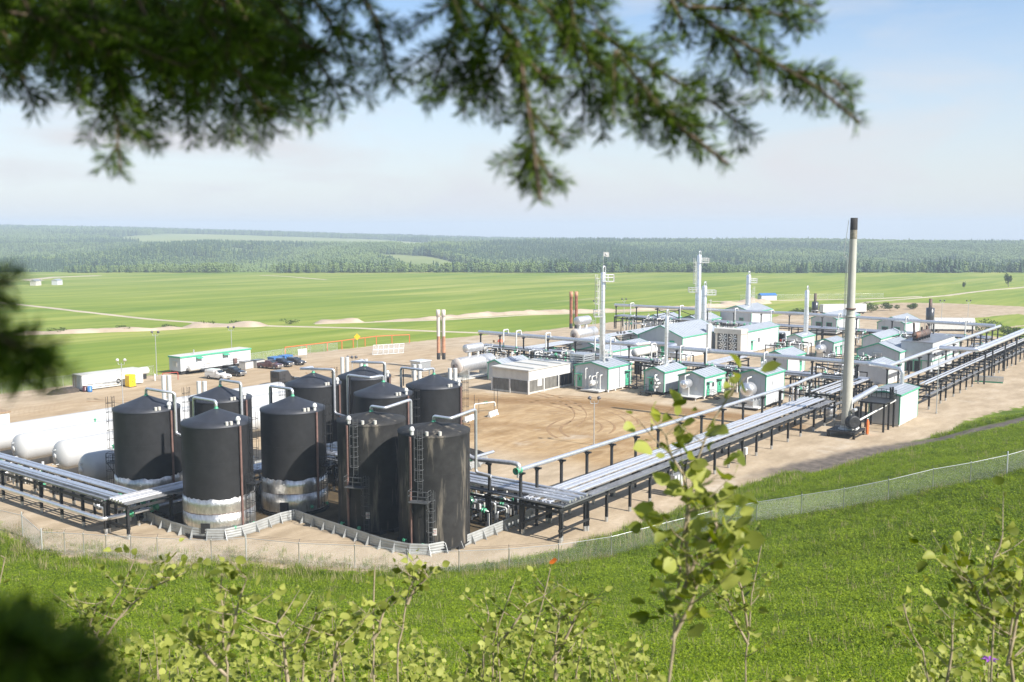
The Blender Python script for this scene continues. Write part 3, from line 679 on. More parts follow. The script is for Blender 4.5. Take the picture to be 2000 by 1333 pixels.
    for f2, z in ((gauge_f-.18, .95), (gauge_f+.32, .8)):
        dd = side(max(-.97, min(.97, f2))); v = MB(); v.tube([dd*TR+Vector((0,0,z)), dd*(TR+.45)+Vector((0,0,z))], .07, 8); v.tube([dd*(TR+.30)+Vector((0,0,z)), dd*(TR+.38)+Vector((0,0,z))], .19, 10)
        v.build('valve', M['green_valve'], th)
    return th
tk = storage_tank('old black tank nearest the hill with a ladder and rust streaks facing the grass', (-7.5, 9.7), .75, True, -.55, -.28, (.55, [(0,-2.1),(3.75,-2.1,.35)], 6.4, [(3.75,-4.0,6.3)]))
def sign(th, f, z, r):
    d = side(f); p = Vector((-d.y, d.x, 0)); o = d*r+Vector((0,0,z)); s_ = MB(); u = Vector((0,0,1))
    A = [o-p*.19-u*.33, o+p*.19-u*.33, o+p*.19+u*.33, o-p*.19+u*.33]; s_.add([tuple(q) for q in A]+[tuple(q+d*.04) for q in A], [(0,1,2,3),(7,6,5,4),(0,4,5,1),(1,5,6,2),(2,6,7,3),(3,7,4,0)])
    sg = s_.build('sign_plate', M['white_paint'], th); t_ = MB()
    for k in range(3):
        B = [o+d*.045-p*.14+u*(.12-.15*k), o+d*.045+p*.14+u*(.12-.15*k), o+d*.045+p*.14+u*(.17-.15*k), o+d*.045-p*.14+u*(.17-.15*k)]; t_.add([tuple(q) for q in B], [(0,1,2,3)])
    t_.build('lettering', M['red'], sg)
sign(tk, .08, 2.0, TR+.02)
tk = storage_tank('old black tank with rust streaks standing just behind the nearest black tank', (-7.3, 18.3), .75, True, -.55, -.30, (.55, [(0,-1.9),(3.8,-1.9,.35)], 6.0, [(3.8,-3.2,5.9)]))
sign(tk, .0, 2.0, TR+.02)
storage_tank('black tank on a tattered silver band, right of the wall corner that points inward', (-7.9, 29.5), 1.25, False, .82, 1.1, (.75, [(0,3.7)], 8.2, [(0,5.2,8.0)]))
storage_tank('black tank on a wide silver band, nearest the chain link fence', (-17.4, 29.8), 1.25, False, .81, 1.1, (.75, [(0,3.7)], 7.4, [(0,5.4,7.2)]))
storage_tank('black tank standing beside the white bullet ends, above the pipe rack corner', (-17.1, 42.4), 1.25, False, .89, -1.1, (.75, [(0,-2.9),(.9,-3.9,-.2)], 8.4, [(.9,-6.6,8.2)]), hatch_f=-.3)
storage_tank('black tank behind the silver banded ones, its top hiding the white pickup lane', (-8.4, 41.3), 1.25, False, .92, -1.1, (.75, [(0,-3.75)], 7.8, [(0,-5.0,7.7)]))
storage_tank('black tank with its roof just below the black truck', (5.2, 41.0), 1.25, False, .95, -1.1, (.75, [(-2.0,0),(-2.0,.01),(0,-3.75)], 7.6, [(0,-5.6,7.4)]))
storage_tank('rearmost left black tank, beside the three headed lamp pole', (13.4, 40.4), 1.25, False, .95, -1.1, (.75, [(-2.2,0),(-2.2,.01),(0,-3.75)], 7.6, [(0,-5.4,7.4)]))
storage_tank('black tank in the middle of the far block, directly behind the second old tank', (5.1, 28.8), 1.25, False, .86, 1.1, (.75, [(-2.1,0),(-2.1,3.75)], 7.8, [(-2.1,5.2,7.6)]))
storage_tank('black tank at the right rear of the tank farm, edging the bare yard', (13.3, 28.2), 1.25, False, .94, 1.1, (.75, [(-1.9,0),(-1.9,3.75)], 7.8, [(-1.9,5.4,7.6)]))

# ------------------------------------------------------------------ containment wall of corrugated panels with braces
def wall_path(P, step):
    P = [Vector((a, b, 0)) for a, b in P]; L = [0]
    for a, b in zip(P[:-1], P[1:]): L.append(L[-1]+(b-a).length)
    n = round(L[-1]/step); out = []
    for k in range(n+1):
        d = L[-1]*k/n; i = max(j for j in range(len(L)) if L[j] <= d+1e-6); i = min(i, len(P)-2); out.append(P[i].lerp(P[i+1], (d-L[i])/max(1e-6, L[i+1]-L[i])))
    return out
cw = thing('containment_wall', 'low corrugated steel wall with triangular braces round the black tanks', 'wall', (0,0,0))
WP = wall_path(BERM, 1.75); hb = 1.05
for i, (a, b) in enumerate(zip(WP[:-1], WP[1:])):
    d = (b-a).normalized(); n_ = Vector((d.y, -d.x, 0)); V = []; F = []; K = 9
    for k in range(K):
        o = n_*(.016 if k % 2 else -.012); z = hb*k/(K-1)
        V += [tuple(a+o+Vector((0,0,z))), tuple(b+o+Vector((0,0,z))), tuple(a+o-n_*.03+Vector((0,0,z))), tuple(b+o-n_*.03+Vector((0,0,z)))]
    for k in range(K-1): F += [(4*k, 4*k+1, 4*k+5, 4*k+4), (4*k+3, 4*k+2, 4*k+6, 4*k+7)]
    F.append((4*K-4, 4*K-3, 4*K-1, 4*K-2)); MB().add(V, F).build('panel', M['galv_wall'], cw)
    if i % 1 == 0:
        br = MB(); q = a; w_ = d*.025
        br.add([tuple(q-w_+n_*.04), tuple(q-w_+n_*.5), tuple(q-w_+n_*.04+Vector((0,0,hb*.86))), tuple(q+w_+n_*.04), tuple(q+w_+n_*.5), tuple(q+w_+n_*.04+Vector((0,0,hb*.86)))],
               [(0,1,2),(5,4,3),(0,3,4,1),(1,4,5,2),(2,5,3,0)]); br.build('brace', M['galv_wall'], cw)

# ------------------------------------------------------------------ white propane bullets
def bullet(label, s0, s1, t, r, zc, loc_extra=True):
    th = thing('propane_bullet', label, 'gas tank', ((s0+s1)/2, t, 0), 0, 'white horizontal gas bullets'); h = (s1-s0)/2
    MB().vessel((-h,0,zc), (h,0,zc), r, 36, .62).build('vessel', M['bullet_white'], th)
    for x in (-h+5.5, h-5.5):
        sd = MB(); pts = [(math.cos(a)*(r+.02)*1.0, zc+math.sin(a)*(r+.02)) for a in np.linspace(math.pi*1.15, math.pi*1.85, 9)]; sd.prism([(-r*.9,0)]+pts+[(r*.9,0)], 'x', x-.22, x+.22); sd.build('saddle', M['tray'], th)
    v = MB(); v.cyl((-h*.55,0), .10, zc+r-.05, zc+r+.45, 8); v.cyl((-h*.55,0), .22, zc+r+.3, zc+r+.38, 8); v.build('relief_valve', M['green_valve'], th)
    m = MB(); m.rev((-h-.02,0,zc), (-1,0,0), [(0,.35),(.05,.35),(.06,.02)], 14); m.build('manway', M['white_paint'], th)
    n_ = MB()
    for k, (a, b) in enumerate(((.5,-1.0),(-.4,-.9),(0,.7))): n_.tube([(-h+.35+.08*k, a, zc+b*r*.6), (-h-.15, a, zc+b*r*.6)], .07, 6)
    n_.build('nozzle', M['galv'], th)
    return th
bullet('rearmost white gas bullet, the longest, running behind the black tanks', -38, 31, 77.6, 1.72, 2.95)
bullet('white gas bullet second from the field, its rounded end over the pipe rack', -18.4, 30, 69.6, 1.72, 2.95)
bullet('white gas bullet third from the field, with a small white frame at its flank', -17.4, 30, 61.6, 1.78, 2.95)
bullet('short white gas bullet with a dished end against the caged ladder', -18.6, -.5, 53.6, 1.78, 2.7)

# ------------------------------------------------------------------ pipe racks
def rack(label, axis, a0, a1, spacing, rows, zdeck, pipes, tray=None, tall=None, lower=None, group='steel pipe racks', base=None, skip=None, name='pipe_rack', along=None):
    """rows: offsets of the post rows; pipes: [(offset, z, r, material)]; everything in the rack's own frame, x along it"""
    loc = base; th = thing(name, label, 'pipe rack', (loc[0], loc[1], 0), 0 if axis == 's' else math.pi/2, group); L = a1-a0
    xs_ = along if along is not None else list(np.linspace(a0, a1, max(2, round(L/spacing)+1)))
    post = MB(); post.box(-.12,-.13,0,.12,-.10,1); post.box(-.12,.10,0,.12,.13,1); post.box(-.02,-.10,0,.02,.10,1); pm = post.mesh('post', M['steel_black'])
    foot = MB(); foot.cyl((0,0), .17, 0, .5, 8); fm = foot.mesh('pile', M['galv'])
    cap = MB(); cap.box(-.14,-.42,-.22,.14,.42,0); cm = cap.mesh('cap_beam', M['steel_black'])
    W0, W1 = min(rows), max(rows)
    bm_ = MB(); bm_.box(-.1, W0-.25, -.24, .1, W1+.25, 0); bmm = bm_.mesh('cross_beam', M['steel_black'])
    for i, x in enumerate(xs_):
        for y in rows:
            if skip and skip(x, y): continue
            h = zdeck-.24
            if tall and y == tall[0]: h = tall[1]-.22; inst('cap_beam', cm, th, (x, y, tall[1]))
            po = inst('post', pm, th, (x, y, 0), scale=(1,1,h)); inst('pile', fm, th, (x, y, 0))
        inst('cross_beam', bmm, th, (x, 0, zdeck))
        if lower: inst('cross_beam', bmm, th, (x, 0, lower))
    for (y, z, r, mt, *ends) in pipes:
        e0, e1 = ends if ends else (a0-.3, a1+.3); p = MB(); p.tube([(e0,y,z),(e1,y,z)], r, 10)
        n = max(1, int((e1-e0)/6))
        for k in range(n): xx = e0+(k+.5)*(e1-e0)/n; p.rev((xx,y,z), (1,0,0), [(-.04,r*1.07),(.04,r*1.07)], 10)
        p.build('pipe', M[mt], th)
    if tray:
        for (y, z, w_) in tray:
            t_ = MB(); t_.box(a0-.3, y-w_/2, z, a1+.3, y+w_/2, z+.03); t_.box(a0-.3, y-w_/2-.03, z, a1+.3, y-w_/2, z+.16); t_.box(a0-.3, y+w_/2, z, a1+.3, y+w_/2+.03, z+.16); t_.build('cable_tray', M['tray'], th)
    for y in rows:
        rl = MB(); rl.box(a0-.1, y-.08, zdeck-.5, a1+.1, y+.08, zdeck-.26); rl.build('rail', M['steel_black'], th)
    return th
def pipe_thing(label, pts, r, mt='cladding', rad=.7, posts=None, pz=None, tpost=True, group='raised silver header pipes', name='header_pipe', extra=None, n=12):
    P = [Vector(p) for p in pts]; o = P[0].copy(); o.z = 0
    th = thing(name, label, 'pipeline', o, 0, group); Q = [p-o for p in P]
    m = MB(); m.tube(fillet(Q, rad, 5), r, n)
    for a, b in zip(Q[:-1], Q[1:]):
        L = (b-a).length; k = int(L/5.5)
        for j in range(k): c = a+(b-a)*(j+.5)/k; m.rev(c, b-a, [(-.05,r*1.06),(.05,r*1.06)], n)
    m.build('pipe', M[mt], th)
    if posts:
        pm = MB(); pm.cyl((0,0), .17, 0, 1, 10); pm = pm.mesh('post', M['steel_black'])
        for (s, t, h, ax) in posts:
            q = Vector((s, t, 0))-o; inst('post', pm, th, tuple(q), scale=(1,1,h))
            c = MB(); c.box(-.15,-.5,-.16,.15,.5,0) if ax == 's' else c.box(-.5,-.15,-.16,.5,.15,0)
            c.cyl((0,0), .24, -.3, -.16, 10); c.build('cap', M['steel_black'], th, tuple(q+Vector((0,0,h+.02))))
            u = MB(); u.box(-.06,-.06,0,.06,.06,.16); u.build('shoe', M['galv'], th, tuple(q+Vector((0,0,h+.02))))
    return th
CL, CD, GV = 'cladding', 'cladding_dull', 'galv'
XS = [0,4.1,8.2,12.9,17.2,21.4,25.6,29.4,33.3,37.3,41.4,45.8,50.9,56.7,61.5,66.7,71.3]
rack('long low pipe rack of bright silver lines running from the tank corner to the flare', 's', 0, 74, 4.5, (0, 4.6), 3.35,
     [(1.35,3.62,.17,CL),(1.80,3.58,.12,CL),(2.22,3.62,.16,CL),(3.05,3.62,.17,CL),(3.50,3.57,.10,CL),(3.86,3.62,.16,CL),(4.36,3.60,.13,CL)], tray=[(-.15,3.45,.55),(.48,3.40,.30)], base=(0,0), along=XS)
rack('pipe rack beside the two old tanks, joining the long rack at its near corner', 't', -.2, 36, 4.6, (0, -4.8), 3.35,
     [(-1.2,3.85,.17,CL),(-1.7,3.82,.11,CL),(-2.15,3.85,.17,CL),(-3.0,3.85,.15,CL),(-3.5,3.82,.11,CL),(-4.2,3.85,.16,CL)], tray=[(-.1,3.55,.6),(-4.9,3.5,.3)], base=(-.5,0), lower=1.3)
rack('pipe rack squeezed between the silver banded tanks', 's', -25, -1, 4.6, (33.9-35.6, 37.3-35.6), 3.35,
     [(-1.15,3.62,.16,CL),(-.65,3.62,.19,CL),(-.1,3.62,.16,CL),(.45,3.62,.18,CD),(.95,3.62,.15,CL)], tray=[(-1.85,3.5,.4)], base=(0,35.6), lower=1.2)
rack('pipe rack in front of the white bullet ends along the left fence', 't', 37.2, 112, 4.2, (0, -3.6), 3.35,
     [(-.75,3.58,.11,CL),(-1.2,3.60,.17,CL),(-1.65,3.57,.10,CL),(-2.5,3.60,.17,CL),(-2.95,3.58,.12,CL),(-3.35,3.6,.14,CL)], tray=[(-.05,3.5,.6)], base=(-25.4,0))
pipe_thing('thick silver pipe slung low along the outside of the left rack', [(-25.75,114,1.55),(-25.75,37.3,1.55),(-23.2,36.9,1.55)], .24, CL, .5, n=12, name='feed_pipe')
gv = thing('gate_valve', 'big green flanged valve hanging at the left rack corner', 'valve', (-22.5,36.9,0)); m = MB(); m.tube([(0,0,1.55),(6.2,0,1.55)], .2, 10); m.build('pipe', M['cladding'], gv)
for x in (-.6, 2.3): MB().rev((x,0,1.55), (1,0,0), [(-.35,.42),(-.25,.42),(-.24,.24),(.24,.24),(.25,.42),(.35,.42)], 12).build('flange', M['green_valve'], gv)
m = MB(); m.cyl((2.3,0), .1, 1.6, 2.3, 8); m.rev((2.3,0,2.3), (0,0,1), [(0,.35),(.06,.35)], 12); m.build('handwheel', M['green_valve'], gv)
# raised single pipe on tall posts behind the long rack
pipe_thing('silver pipe carried on tall black posts along the yard side of the long rack', [(-.3,4.95,6.35),(69,4.0,6.35),(73.5,3.9,6.6),(80,4.0,6.6)], .23, CL, 1.2,
     [(x, 4.95-.0138*(x+.3), 6.06, 's') for x in (.0,2.7,7,11.8,16.8,22,27.2,32.6,38.4,44.5,50.8,57.2,63.6,69.4,75)])
pipe_thing('silver elbow pipe stepping down to the valve at the rack corner beside the old tank', [(-.2,16.5,9.2),(-.2,10.9,6.6) ,(-.3,5.6,6.95),(-.3,4.95,6.9),(-.3,4.95,6.3)], .24, CD, .6, [(0,8.9,6.5,'t')])
for (s, t) in ((-.35,4.95),(.7,12.1)):
    gv = thing('gate_valve', {4.95: 'green flanged valve at the top of the corner post', 12.1: 'green valve on the stub pipe over the round yard wall'}[t], 'valve', (s, t, 6.3))
    MB().rev((0,0,0), (1,0,0), [(-.5,.36),(-.4,.36),(-.39,.22),(.1,.22),(.11,.36),(.25,.36)], 12).build('body', M['green_valve'], gv)
    if t > 10: MB().tube([(-.5,0,0),(4,0,0)], .17, 10).build('pipe', M['cladding'], gv)
    MB().tube([(-.1,0,0),(-.1,0,-.7)], .12, 8).build('stem', M['galv'], gv)

# racks beyond the flare
XB = [95.6,102.9,106.4,111.9,116.6,121.2,125.8,130.7,135.5,140,144.7,149.3,153.3,157.6,162.2,166.7,171.5,176,181,186,191,196]
rack('pipe rack on black posts running to the right edge, past the green trimmed shed', 's', 95.4, 203, 4.6, (-8.9, -4.2), 4.0,
     [(-8.2,4.25,.17,CL),(-7.4,4.22,.14,CL),(-4.6,4.7,.22,CL),(-4.1,4.68,.18,CL)], tray=[(-8.7,2.35,.5),(-8.0,1.7,.35)], base=(0,0), along=XB, lower=2.2)
pipe_thing('silver header pipe over the right rack that doglegs outward beside a tall post', [(95,-1.5,6.5),(128.9,-1.5,6.6),(129.4,-9.2,6.7),(203,-9.2,6.7)], .33, CL, .5,
     [(x, -1.5, 6.15, 's') for x in (97,103.5,110,116.5,123)]+[(130.7,-10.0,6.35,'s')]+[(x,-9.2,6.35,'s') for x in (141,153,165,178,190,200)])
pipe_thing('silver header pipe on T posts reaching the far right corner of the plant', [(186,-1.5,6.6),(131.2,-1.5,6.6),(131.0,-8.1,6.7),(203,-8.1,6.7)], .33, CL, .5, [(x,-1.5,6.2,'s') for x in (136,142,148,154,160,166,172,178,184)])
# cross headers
H1P = [(95.6,88,7.0),(95.5,47.2,7.0),(99.6,46.6,7.0),(99.6,40.6,7.0),(95.0,39.8,7.0),(94.8,-1.6,7.0)]
pipe_thing('thick silver header pipe crossing the plant behind the front row of sheds', H1P, .42, CL, .8, [(95.55,t,6.55,'t') for t in (87.5,82,75.5,69,62,55,49)]+[(95,t,6.55,'t') for t in (38,32,25,18,11,3)])
rack('low pipe rack under the thick header, behind the front row of sheds', 't', 2, 88, 6.3, (2.6, -2.6), 3.7,
     [(-2.2,3.95,.2,CL),(-1.6,3.93,.16,CD),(-1.0,3.95,.18,CL),(-.3,3.95,.14,CD),(.4,3.95,.2,CL),(1.1,3.93,.16,CL),(1.8,3.95,.18,CD)], tray=[(2.7,4.3,.5)], base=(96,0), lower=2.3)
H2P = [(181,104.5,7.2),(182.2,60,7.2),(182.6,48,7.4),(183,40,7.2),(181.5,-1.4,7.0)]
pipe_thing('far silver header pipe on slim black posts at the back of the plant', H2P, .42, CL, .8, [(181+.02*(104-t),t,6.75,'t') for t in (104,97,90,83,74,66,58,50,41,32,23,13,4)])
br_ = thing('brace_frame', 'black cross braced frame under the far header pipe', 'frame', (181.6,83,0)); 
for (a, b) in (((0,8,4.2),(0,0,6.6)),((0,0,4.2),(0,8,6.6)),((0,0,6.4),(0,8,6.4)),((0,-8,4.2),(0,0,6.6)),((0,0,4.2),(0,-8,6.6))): MB().bar(a, b, .16).build('brace', M['steel_black'], br_)
rack('low pipe rack under the far header at the back of the plant', 't', 0, 104, 7, (2.4, -2.4), 3.7,
     [(-1.9,3.95,.2,CL),(-1.2,3.93,.16,CD),(-.4,3.95,.18,CL),(.4,3.95,.16,CD),(1.2,3.95,.2,CL),(1.9,3.93,.16,CL)], base=(182.5,0), lower=2.2)
rack('short pipe rack between the far header and the big gabled hall', 's', 97, 180, 7, (2.2, -2.2), 3.7, [(-1.6,3.95,.18,CL),(-.8,3.95,.2,CD),(0,3.95,.16,CL),(.9,3.95,.18,CL),(1.7,3.95,.16,CD)], base=(0,76), lower=2.3)
rack('short pipe rack behind the big drum shed', 's', 99, 114, 6.5, (2.0, -2.0), 3.6, [(-1.5,3.85,.18,CL),(-.7,3.85,.16,CD),(.2,3.85,.2,CL),(1.1,3.85,.16,CL)], base=(0,33.5), lower=2.2)
rack('pipe rack continuing behind the flare shaft toward the right hand sheds', 's', 76, 94, 4.5, (.2, 4.8), 4.1, [(.9,4.35,.16,CL),(1.5,4.33,.13,CL),(2.4,4.35,.17,CL),(3.1,4.33,.12,CD),(4.0,4.35,.16,CL)], tray=[(.1,2.6,.4)], base=(0,0), lower=2.3)
br2 = thing('brace_frame', 'black braced frame just left of the flare shaft under the thick header', 'frame', (94.2,3,0))
for (a, b) in (((0,0,0),(0,0,6.5)),((0,7,0),(0,7,6.5)),((0,0,4.6),(0,7,4.6)),((0,0,2.2),(0,7,4.5)),((0,7,2.2),(0,0,4.5)),((0,0,6.3),(0,7,6.3)),((0,0,4.7),(0,7,6.2))): MB().bar(a, b, .2).build('brace', M['steel_black'], br2)
# risers from the racks to the headers
def riser(s, t, z0, z1, ds, where):
    th = thing('riser_pipe', where, 'pipe', (s, t, 0), 0, 'white riser pipes'); MB().tube(fillet([(0,0,z0),(0,0,z1),(ds,0,z1),(ds,0,z1-.9)], .35, 4), .16, 8).build('pipe', M['white_paint'], th)
    MB().rev((0,0,z0+.6), (0,0,1), [(0,.27),(.2,.27)], 10).build('flange', M['green_valve'], th)
for t, w_ in ((79.5,'white riser pipe at the left end of the front header'),(76,'thin white riser pipe beside the second header post from the left'),(68.2,'white riser pipe rising above the long shed by the rusty stacks'),(55.9,'white riser pipe right of the tall tower with a lamp cluster'),(52.2,'white riser pipe between the tall tower and the hall gable'),(42.8,'white riser pipe beside the slim column'),(36.5,'white riser pipe before the hall side wall'),(31,'white gooseneck riser under the fan unit'),(19.5,'white riser pipe over the drum shed roof')):
    riser(93.6, t, 3.9, 8.1 if t > 50 else 7.6, 1.7, w_)
for t, w_ in ((98.5,'white riser pipe at the left end of the far header'),(82,'white riser pipe by the cross braced frame'),(65,'white riser pipe before the far tower hall'),(54.5,'white riser pipe at the right corner of the far tower hall'),(36,'white riser pipe before the green shuttered shed'),(19,'white riser pipe beside the dark silencer'),(5,'thick white riser pipe near the right end of the far header')):
    riser(180.2, t, 3.9, 8.0, 1.9, w_)
# ------------------------------------------------------------------ sheds and halls
def door(th, face, pos, z0, w_=.95, h=2.1, L=0, mtl='green', win=True, canopy=True):
    """face 'f' = the gable that looks at the yard (x = 0), 'r' = the long wall towards the rack (y = 0)"""
    def bx(u0, u1, za, zb, d0, d1):
        m = MB()
        m.box(-d1, u0, za, -d0, u1, zb) if face == 'f' else m.box(u0, -d1, za, u1, -d0, zb); return m
    d = bx(pos-w_/2, pos+w_/2, z0, z0+h, .025, .09).build('door', M[mtl], th)
    if win: bx(pos-.17, pos+.17, z0+h*.55, z0+h*.82, .092, .11).build('window', M['glass'], d)
    bx(pos+w_*.32, pos+w_*.42, z0+h*.42, z0+h*.47, .092, .14).build('handle', M['dark'], d)
    if canopy: bx(pos-w_*.7, pos+w_*.7, z0+h+.25, z0+h+.33, .03, .75).build('canopy', M['green'], th)
def window(th, face, pos, z0, w_, h, frame='green', pane='glass', proud=.06):
    def bx(u0, u1, za, zb, d0, d1, m=None):
        m = m or MB(); m.box(-d1, u0, za, -d0, u1, zb) if face == 'f' else m.box(u0, -d1, za, u1, -d0, zb); return m
    m = MB(); t_ = .12
    for (a, b, c, d) in ((pos-w_/2-t_, pos+w_/2+t_, z0+h, z0+h+t_), (pos-w_/2-t_, pos+w_/2+t_, z0-t_, z0), (pos-w_/2-t_, pos-w_/2, z0, z0+h), (pos+w_/2, pos+w_/2+t_, z0, z0+h)): bx(a, b, c, d, .02, proud+.03, m)
    f = m.build('window', M[frame], th); bx(pos-w_/2, pos+w_/2, z0, z0+h, .02, proud).build('pane', M[pane], f)
def shed(label, s0, t0, L, Wd, ze, zp, base=.35, group='green trimmed process sheds', panels=True, name='process_shed', cat='shed', trim='green', flat=False, wallm='shed_wall', seam=None):
    th = thing(name, label, cat, (s0, t0, 0), 0, group); zp = ze+.25 if flat else zp
    sk = MB()
    if base > .1:
        sk.box(.05,.05,base-.22,L-.05,Wd-.05,base-.002)
        for x in np.linspace(.3, L-.3, max(2, int(L/2.6)+1)):
            for y in (.2, Wd-.2): sk.cbox((x, y, (base-.22)/2), .3, .3, base-.22)
        sk.build('skid', M['white_paint' if base < .6 else 'steel_black'], th)
    wl = MB(); wl.prism([(0,base),(Wd,base),(Wd,ze),(Wd/2,zp-.02),(0,ze)], 'x', 0, L); wl.build('wall', M[wallm], th)
    if panels:
        n = max(2, round(L/1.05)); pw = L/n; pm = MB(); pm.box(.015, -.028, base+.02, pw-.015, -.002, ze-.12); pmm = pm.mesh('wall_panel', M[wallm])
        for k in range(n): inst('wall_panel', pmm, th, (k*pw, 0, 0))
        n = max(2, round(Wd/1.05)); pw = Wd/n; pm = MB(); pm.box(-.028, .015, base+.02, -.002, pw-.015, ze-.14); pmm = pm.mesh('wall_panel', M[wallm])
        for k in range(n): inst('wall_panel', pmm, th, (0, k*pw, 0))
    oh = .18
    sl = (zp-ze)/(Wd/2)
    for sgn in (0, 1):
        y0, y1 = (-oh, Wd/2) if sgn == 0 else (Wd+oh, Wd/2); z0 = ze-oh*sl
        m = MB(); m.add([(-oh,y0,z0+.02),(L+oh,y0,z0+.02),(L+oh,y1,zp+.02),(-oh,y1,zp+.02),(-oh,y0,z0+.11),(L+oh,y0,z0+.11),(L+oh,y1,zp+.11),(-oh,y1,zp+.11)], [(3,2,1,0),(4,5,6,7),(0,1,5,4),(1,2,6,5),(2,3,7,6),(3,0,4,7)])
        rp_ = m.build('roof', M['shed_roof'], th)
        if L*Wd > 25:
            n = max(2, int((L+2*oh)/1.2)); r_ = MB()
            for k in range(1, n): x = -oh+(L+2*oh)*k/n; r_.add([(x-.03,y0,z0+.112),(x+.03,y0,z0+.112),(x+.03,y1,zp+.112),(x-.03,y1,zp+.112),(x-.03,y0,z0+.15),(x+.03,y0,z0+.15),(x+.03,y1,zp+.15),(x-.03,y1,zp+.15)], [(4,5,6,7),(0,1,5,4),(1,2,6,5),(3,0,4,7)])
            r_.build('seam', M['shed_roof'], rp_)
    if trim:
        g = M[trim]
        for xx in ((-oh-.05, -oh-.003), (L+oh+.003, L+oh+.05)):
            for sgn in (0, 1):
                y0, y1 = (-oh-.02, Wd/2) if sgn == 0 else (Wd+oh+.02, Wd/2); z0 = ze-oh*sl; m = MB()
                m.add([(xx[0],y0,z0-.12),(xx[1],y0,z0-.12),(xx[1],y1,zp-.12),(xx[0],y1,zp-.12),(xx[0],y0,z0+.17),(xx[1],y0,z0+.17),(xx[1],y1,zp+.17),(xx[0],y1,zp+.17)], [(3,2,1,0),(4,5,6,7),(0,1,5,4),(1,2,6,5),(2,3,7,6),(3,0,4,7)])
                m.build('gable_trim', g, th)
        z0 = ze-oh*sl
        for yy in ((-oh-.06,-oh-.003),(Wd+oh+.003,Wd+oh+.06)): MB().box(-oh,yy[0],z0-.10,L+oh,yy[1],z0+.14).build('eave_trim', g, th)
        for (x, y) in ((0,0),(L,0),(0,Wd)):
            MB().box(x-.06,y-.06,base,x+.10,y+.10,ze-.12).build('corner_trim', g, th)
    return th
def stairs(th, x, z, w_=1.1, out=2.2):
    m = MB()
    for k in range(4): m.box(x-w_/2, -.9-.3*k-.3, z*(1-.22*k)-.1, x+w_/2, -.9-.3*k, z*(1-.22*k)-.04)
    m.box(x-w_/2, -.9, z-.08, x+w_/2, -.03, z-.01)
    for sx_ in (-w_/2, w_/2): m.tube([(x+sx_,-.9,z),(x+sx_,-2.2,.1)], .05, 4, smooth=False)
    railing(m, [(x-w_/2,-.05,0),(x-w_/2,-.9,0)], z, 1.0); railing(m, [(x+w_/2,-.05,0),(x+w_/2,-.9,0)], z, 1.0)
    for sx_ in (-w_/2, w_/2): m.tube([(x+sx_,-.9,0),(x+sx_,-.9,z)], .05, 4, smooth=False); m.tube([(x+sx_,-.9,z+1),(x+sx_,-2.2,1.05)], .025, 4, smooth=False)
    m.build('steps', M['steel_black'], th)
def drum_front(th, y, z, r, out, mt='cladding', saddle=True):
    v = MB().vessel((-out,y,z), (-.02,y,z), r, 24, .55).build('drum', M[mt], th)
    MB().rev((-out-.03,y,z), (1,0,0), [(-.02,.02),(-.02,r*.28),(.10,r*.28)], 12).build('manway', M['galv'], v)
    if saddle: m = MB(); m.box(-out*.55-.12, y-r*.8, .3, -out*.55+.12, y+r*.8, z-r*.75); m.build('saddle', M['white_paint'], th)
    m = MB(); m.tube(fillet([(-out*.7,y,z+r*.95),(-out*.7,y,z+r+.7),(-.05,y,z+r+.75)], .25, 3), .13, 8); m.build('pipe', M['white_paint'], v)

# front row, left to right
B = shed('large white shed with green trim under the tall left tower', 77.9, 43.0, 8.2, 7.3, 4.55, 5.35, .55)
door(B, 'r', 6.9, .6, 1.5, 2.5); stairs(B, 6.9, .6); door(B, 'f', 6.2, .6, 1.0, 2.1)
MB().box(3.95,-.075,.6,4.05,-.03,4.3).build('joint', M['dark'], B)
MB().box(-2.2,.6,.25,0,4.6,.5).build('porch', M['white_paint'], B)
drum_front(B, 2.6, 1.7, .5, 2.0, 'white_paint', False)
for (y, h) in ((1.2,3.2),(2.0,3.6),(3.6,2.8),(4.4,4.2)): MB().tube(fillet([(-.8,y,.5),(-.8,y,h),(-.05,y,h)], .2, 3), .10, 8).build('pipe', M['white_paint'], B)
Cs = shed('small white shed with piping on its gable, right of the tower shed', 81.1, 33.1, 8.2, 4.0, 4.25, 5.0, .6)
door(Cs, 'f', 2.6, .7, 1.0, 2.1); 
for (y, z, r) in ((1.4,1.6,.32),(1.3,2.8,.28),(.9,2.2,.22)): MB().tube([(-1.1,y,z),(-.03,y,z)], r, 12).build('pipe', M['white_paint'], Cs)
MB().tube(fillet([(-.9,1.4,.8),(-.9,1.4,3.7),(-.05,1.4,3.7)], .3, 4), .16, 10).build('pipe', M['white_paint'], Cs)
m = MB(); m.box(-2.4,1.2,.65,0,3.6,.72); railing(m, [(-.1,3.6,0),(-2.4,3.6,0),(-2.4,1.2,0)], .72); 
for q in ((-2.3,1.3),(-2.3,3.5)): m.box(q[0]-.06,q[1]-.06,0,q[0]+.06,q[1]+.06,.65)
m.build('porch', M['steel_black'], Cs)
Ds = shed('white shed with two green doors and a small silver drum on its gable', 81.9, 25.5, 8.2, 5.0, 3.9, 4.75, .55)
door(Ds, 'r', 1.4, .6, .95, 2.1); door(Ds, 'r', 5.9, .6, 1.7, 2.2); window(Ds, 'r', 3.3, 1.9, .8, .8, 'white_paint'); stairs(Ds, 5.9, .6); stairs(Ds, 1.4, .6)
drum_front(Ds, 2.9, 2.7, .78, 2.6); m = MB(); m.box(-2.6,.3,.5,0,4.8,.62)
for q in ((-2.4,.5),(-2.4,4.5)): m.box(q[0]-.07,q[1]-.07,0,q[0]+.07,q[1]+.07,.5)
m.build('porch', M['white_paint'], Ds)
MB().box(-.06,1.4,1.5,-.03,1.9,2.0).build('louvre', M['galv'], Ds)
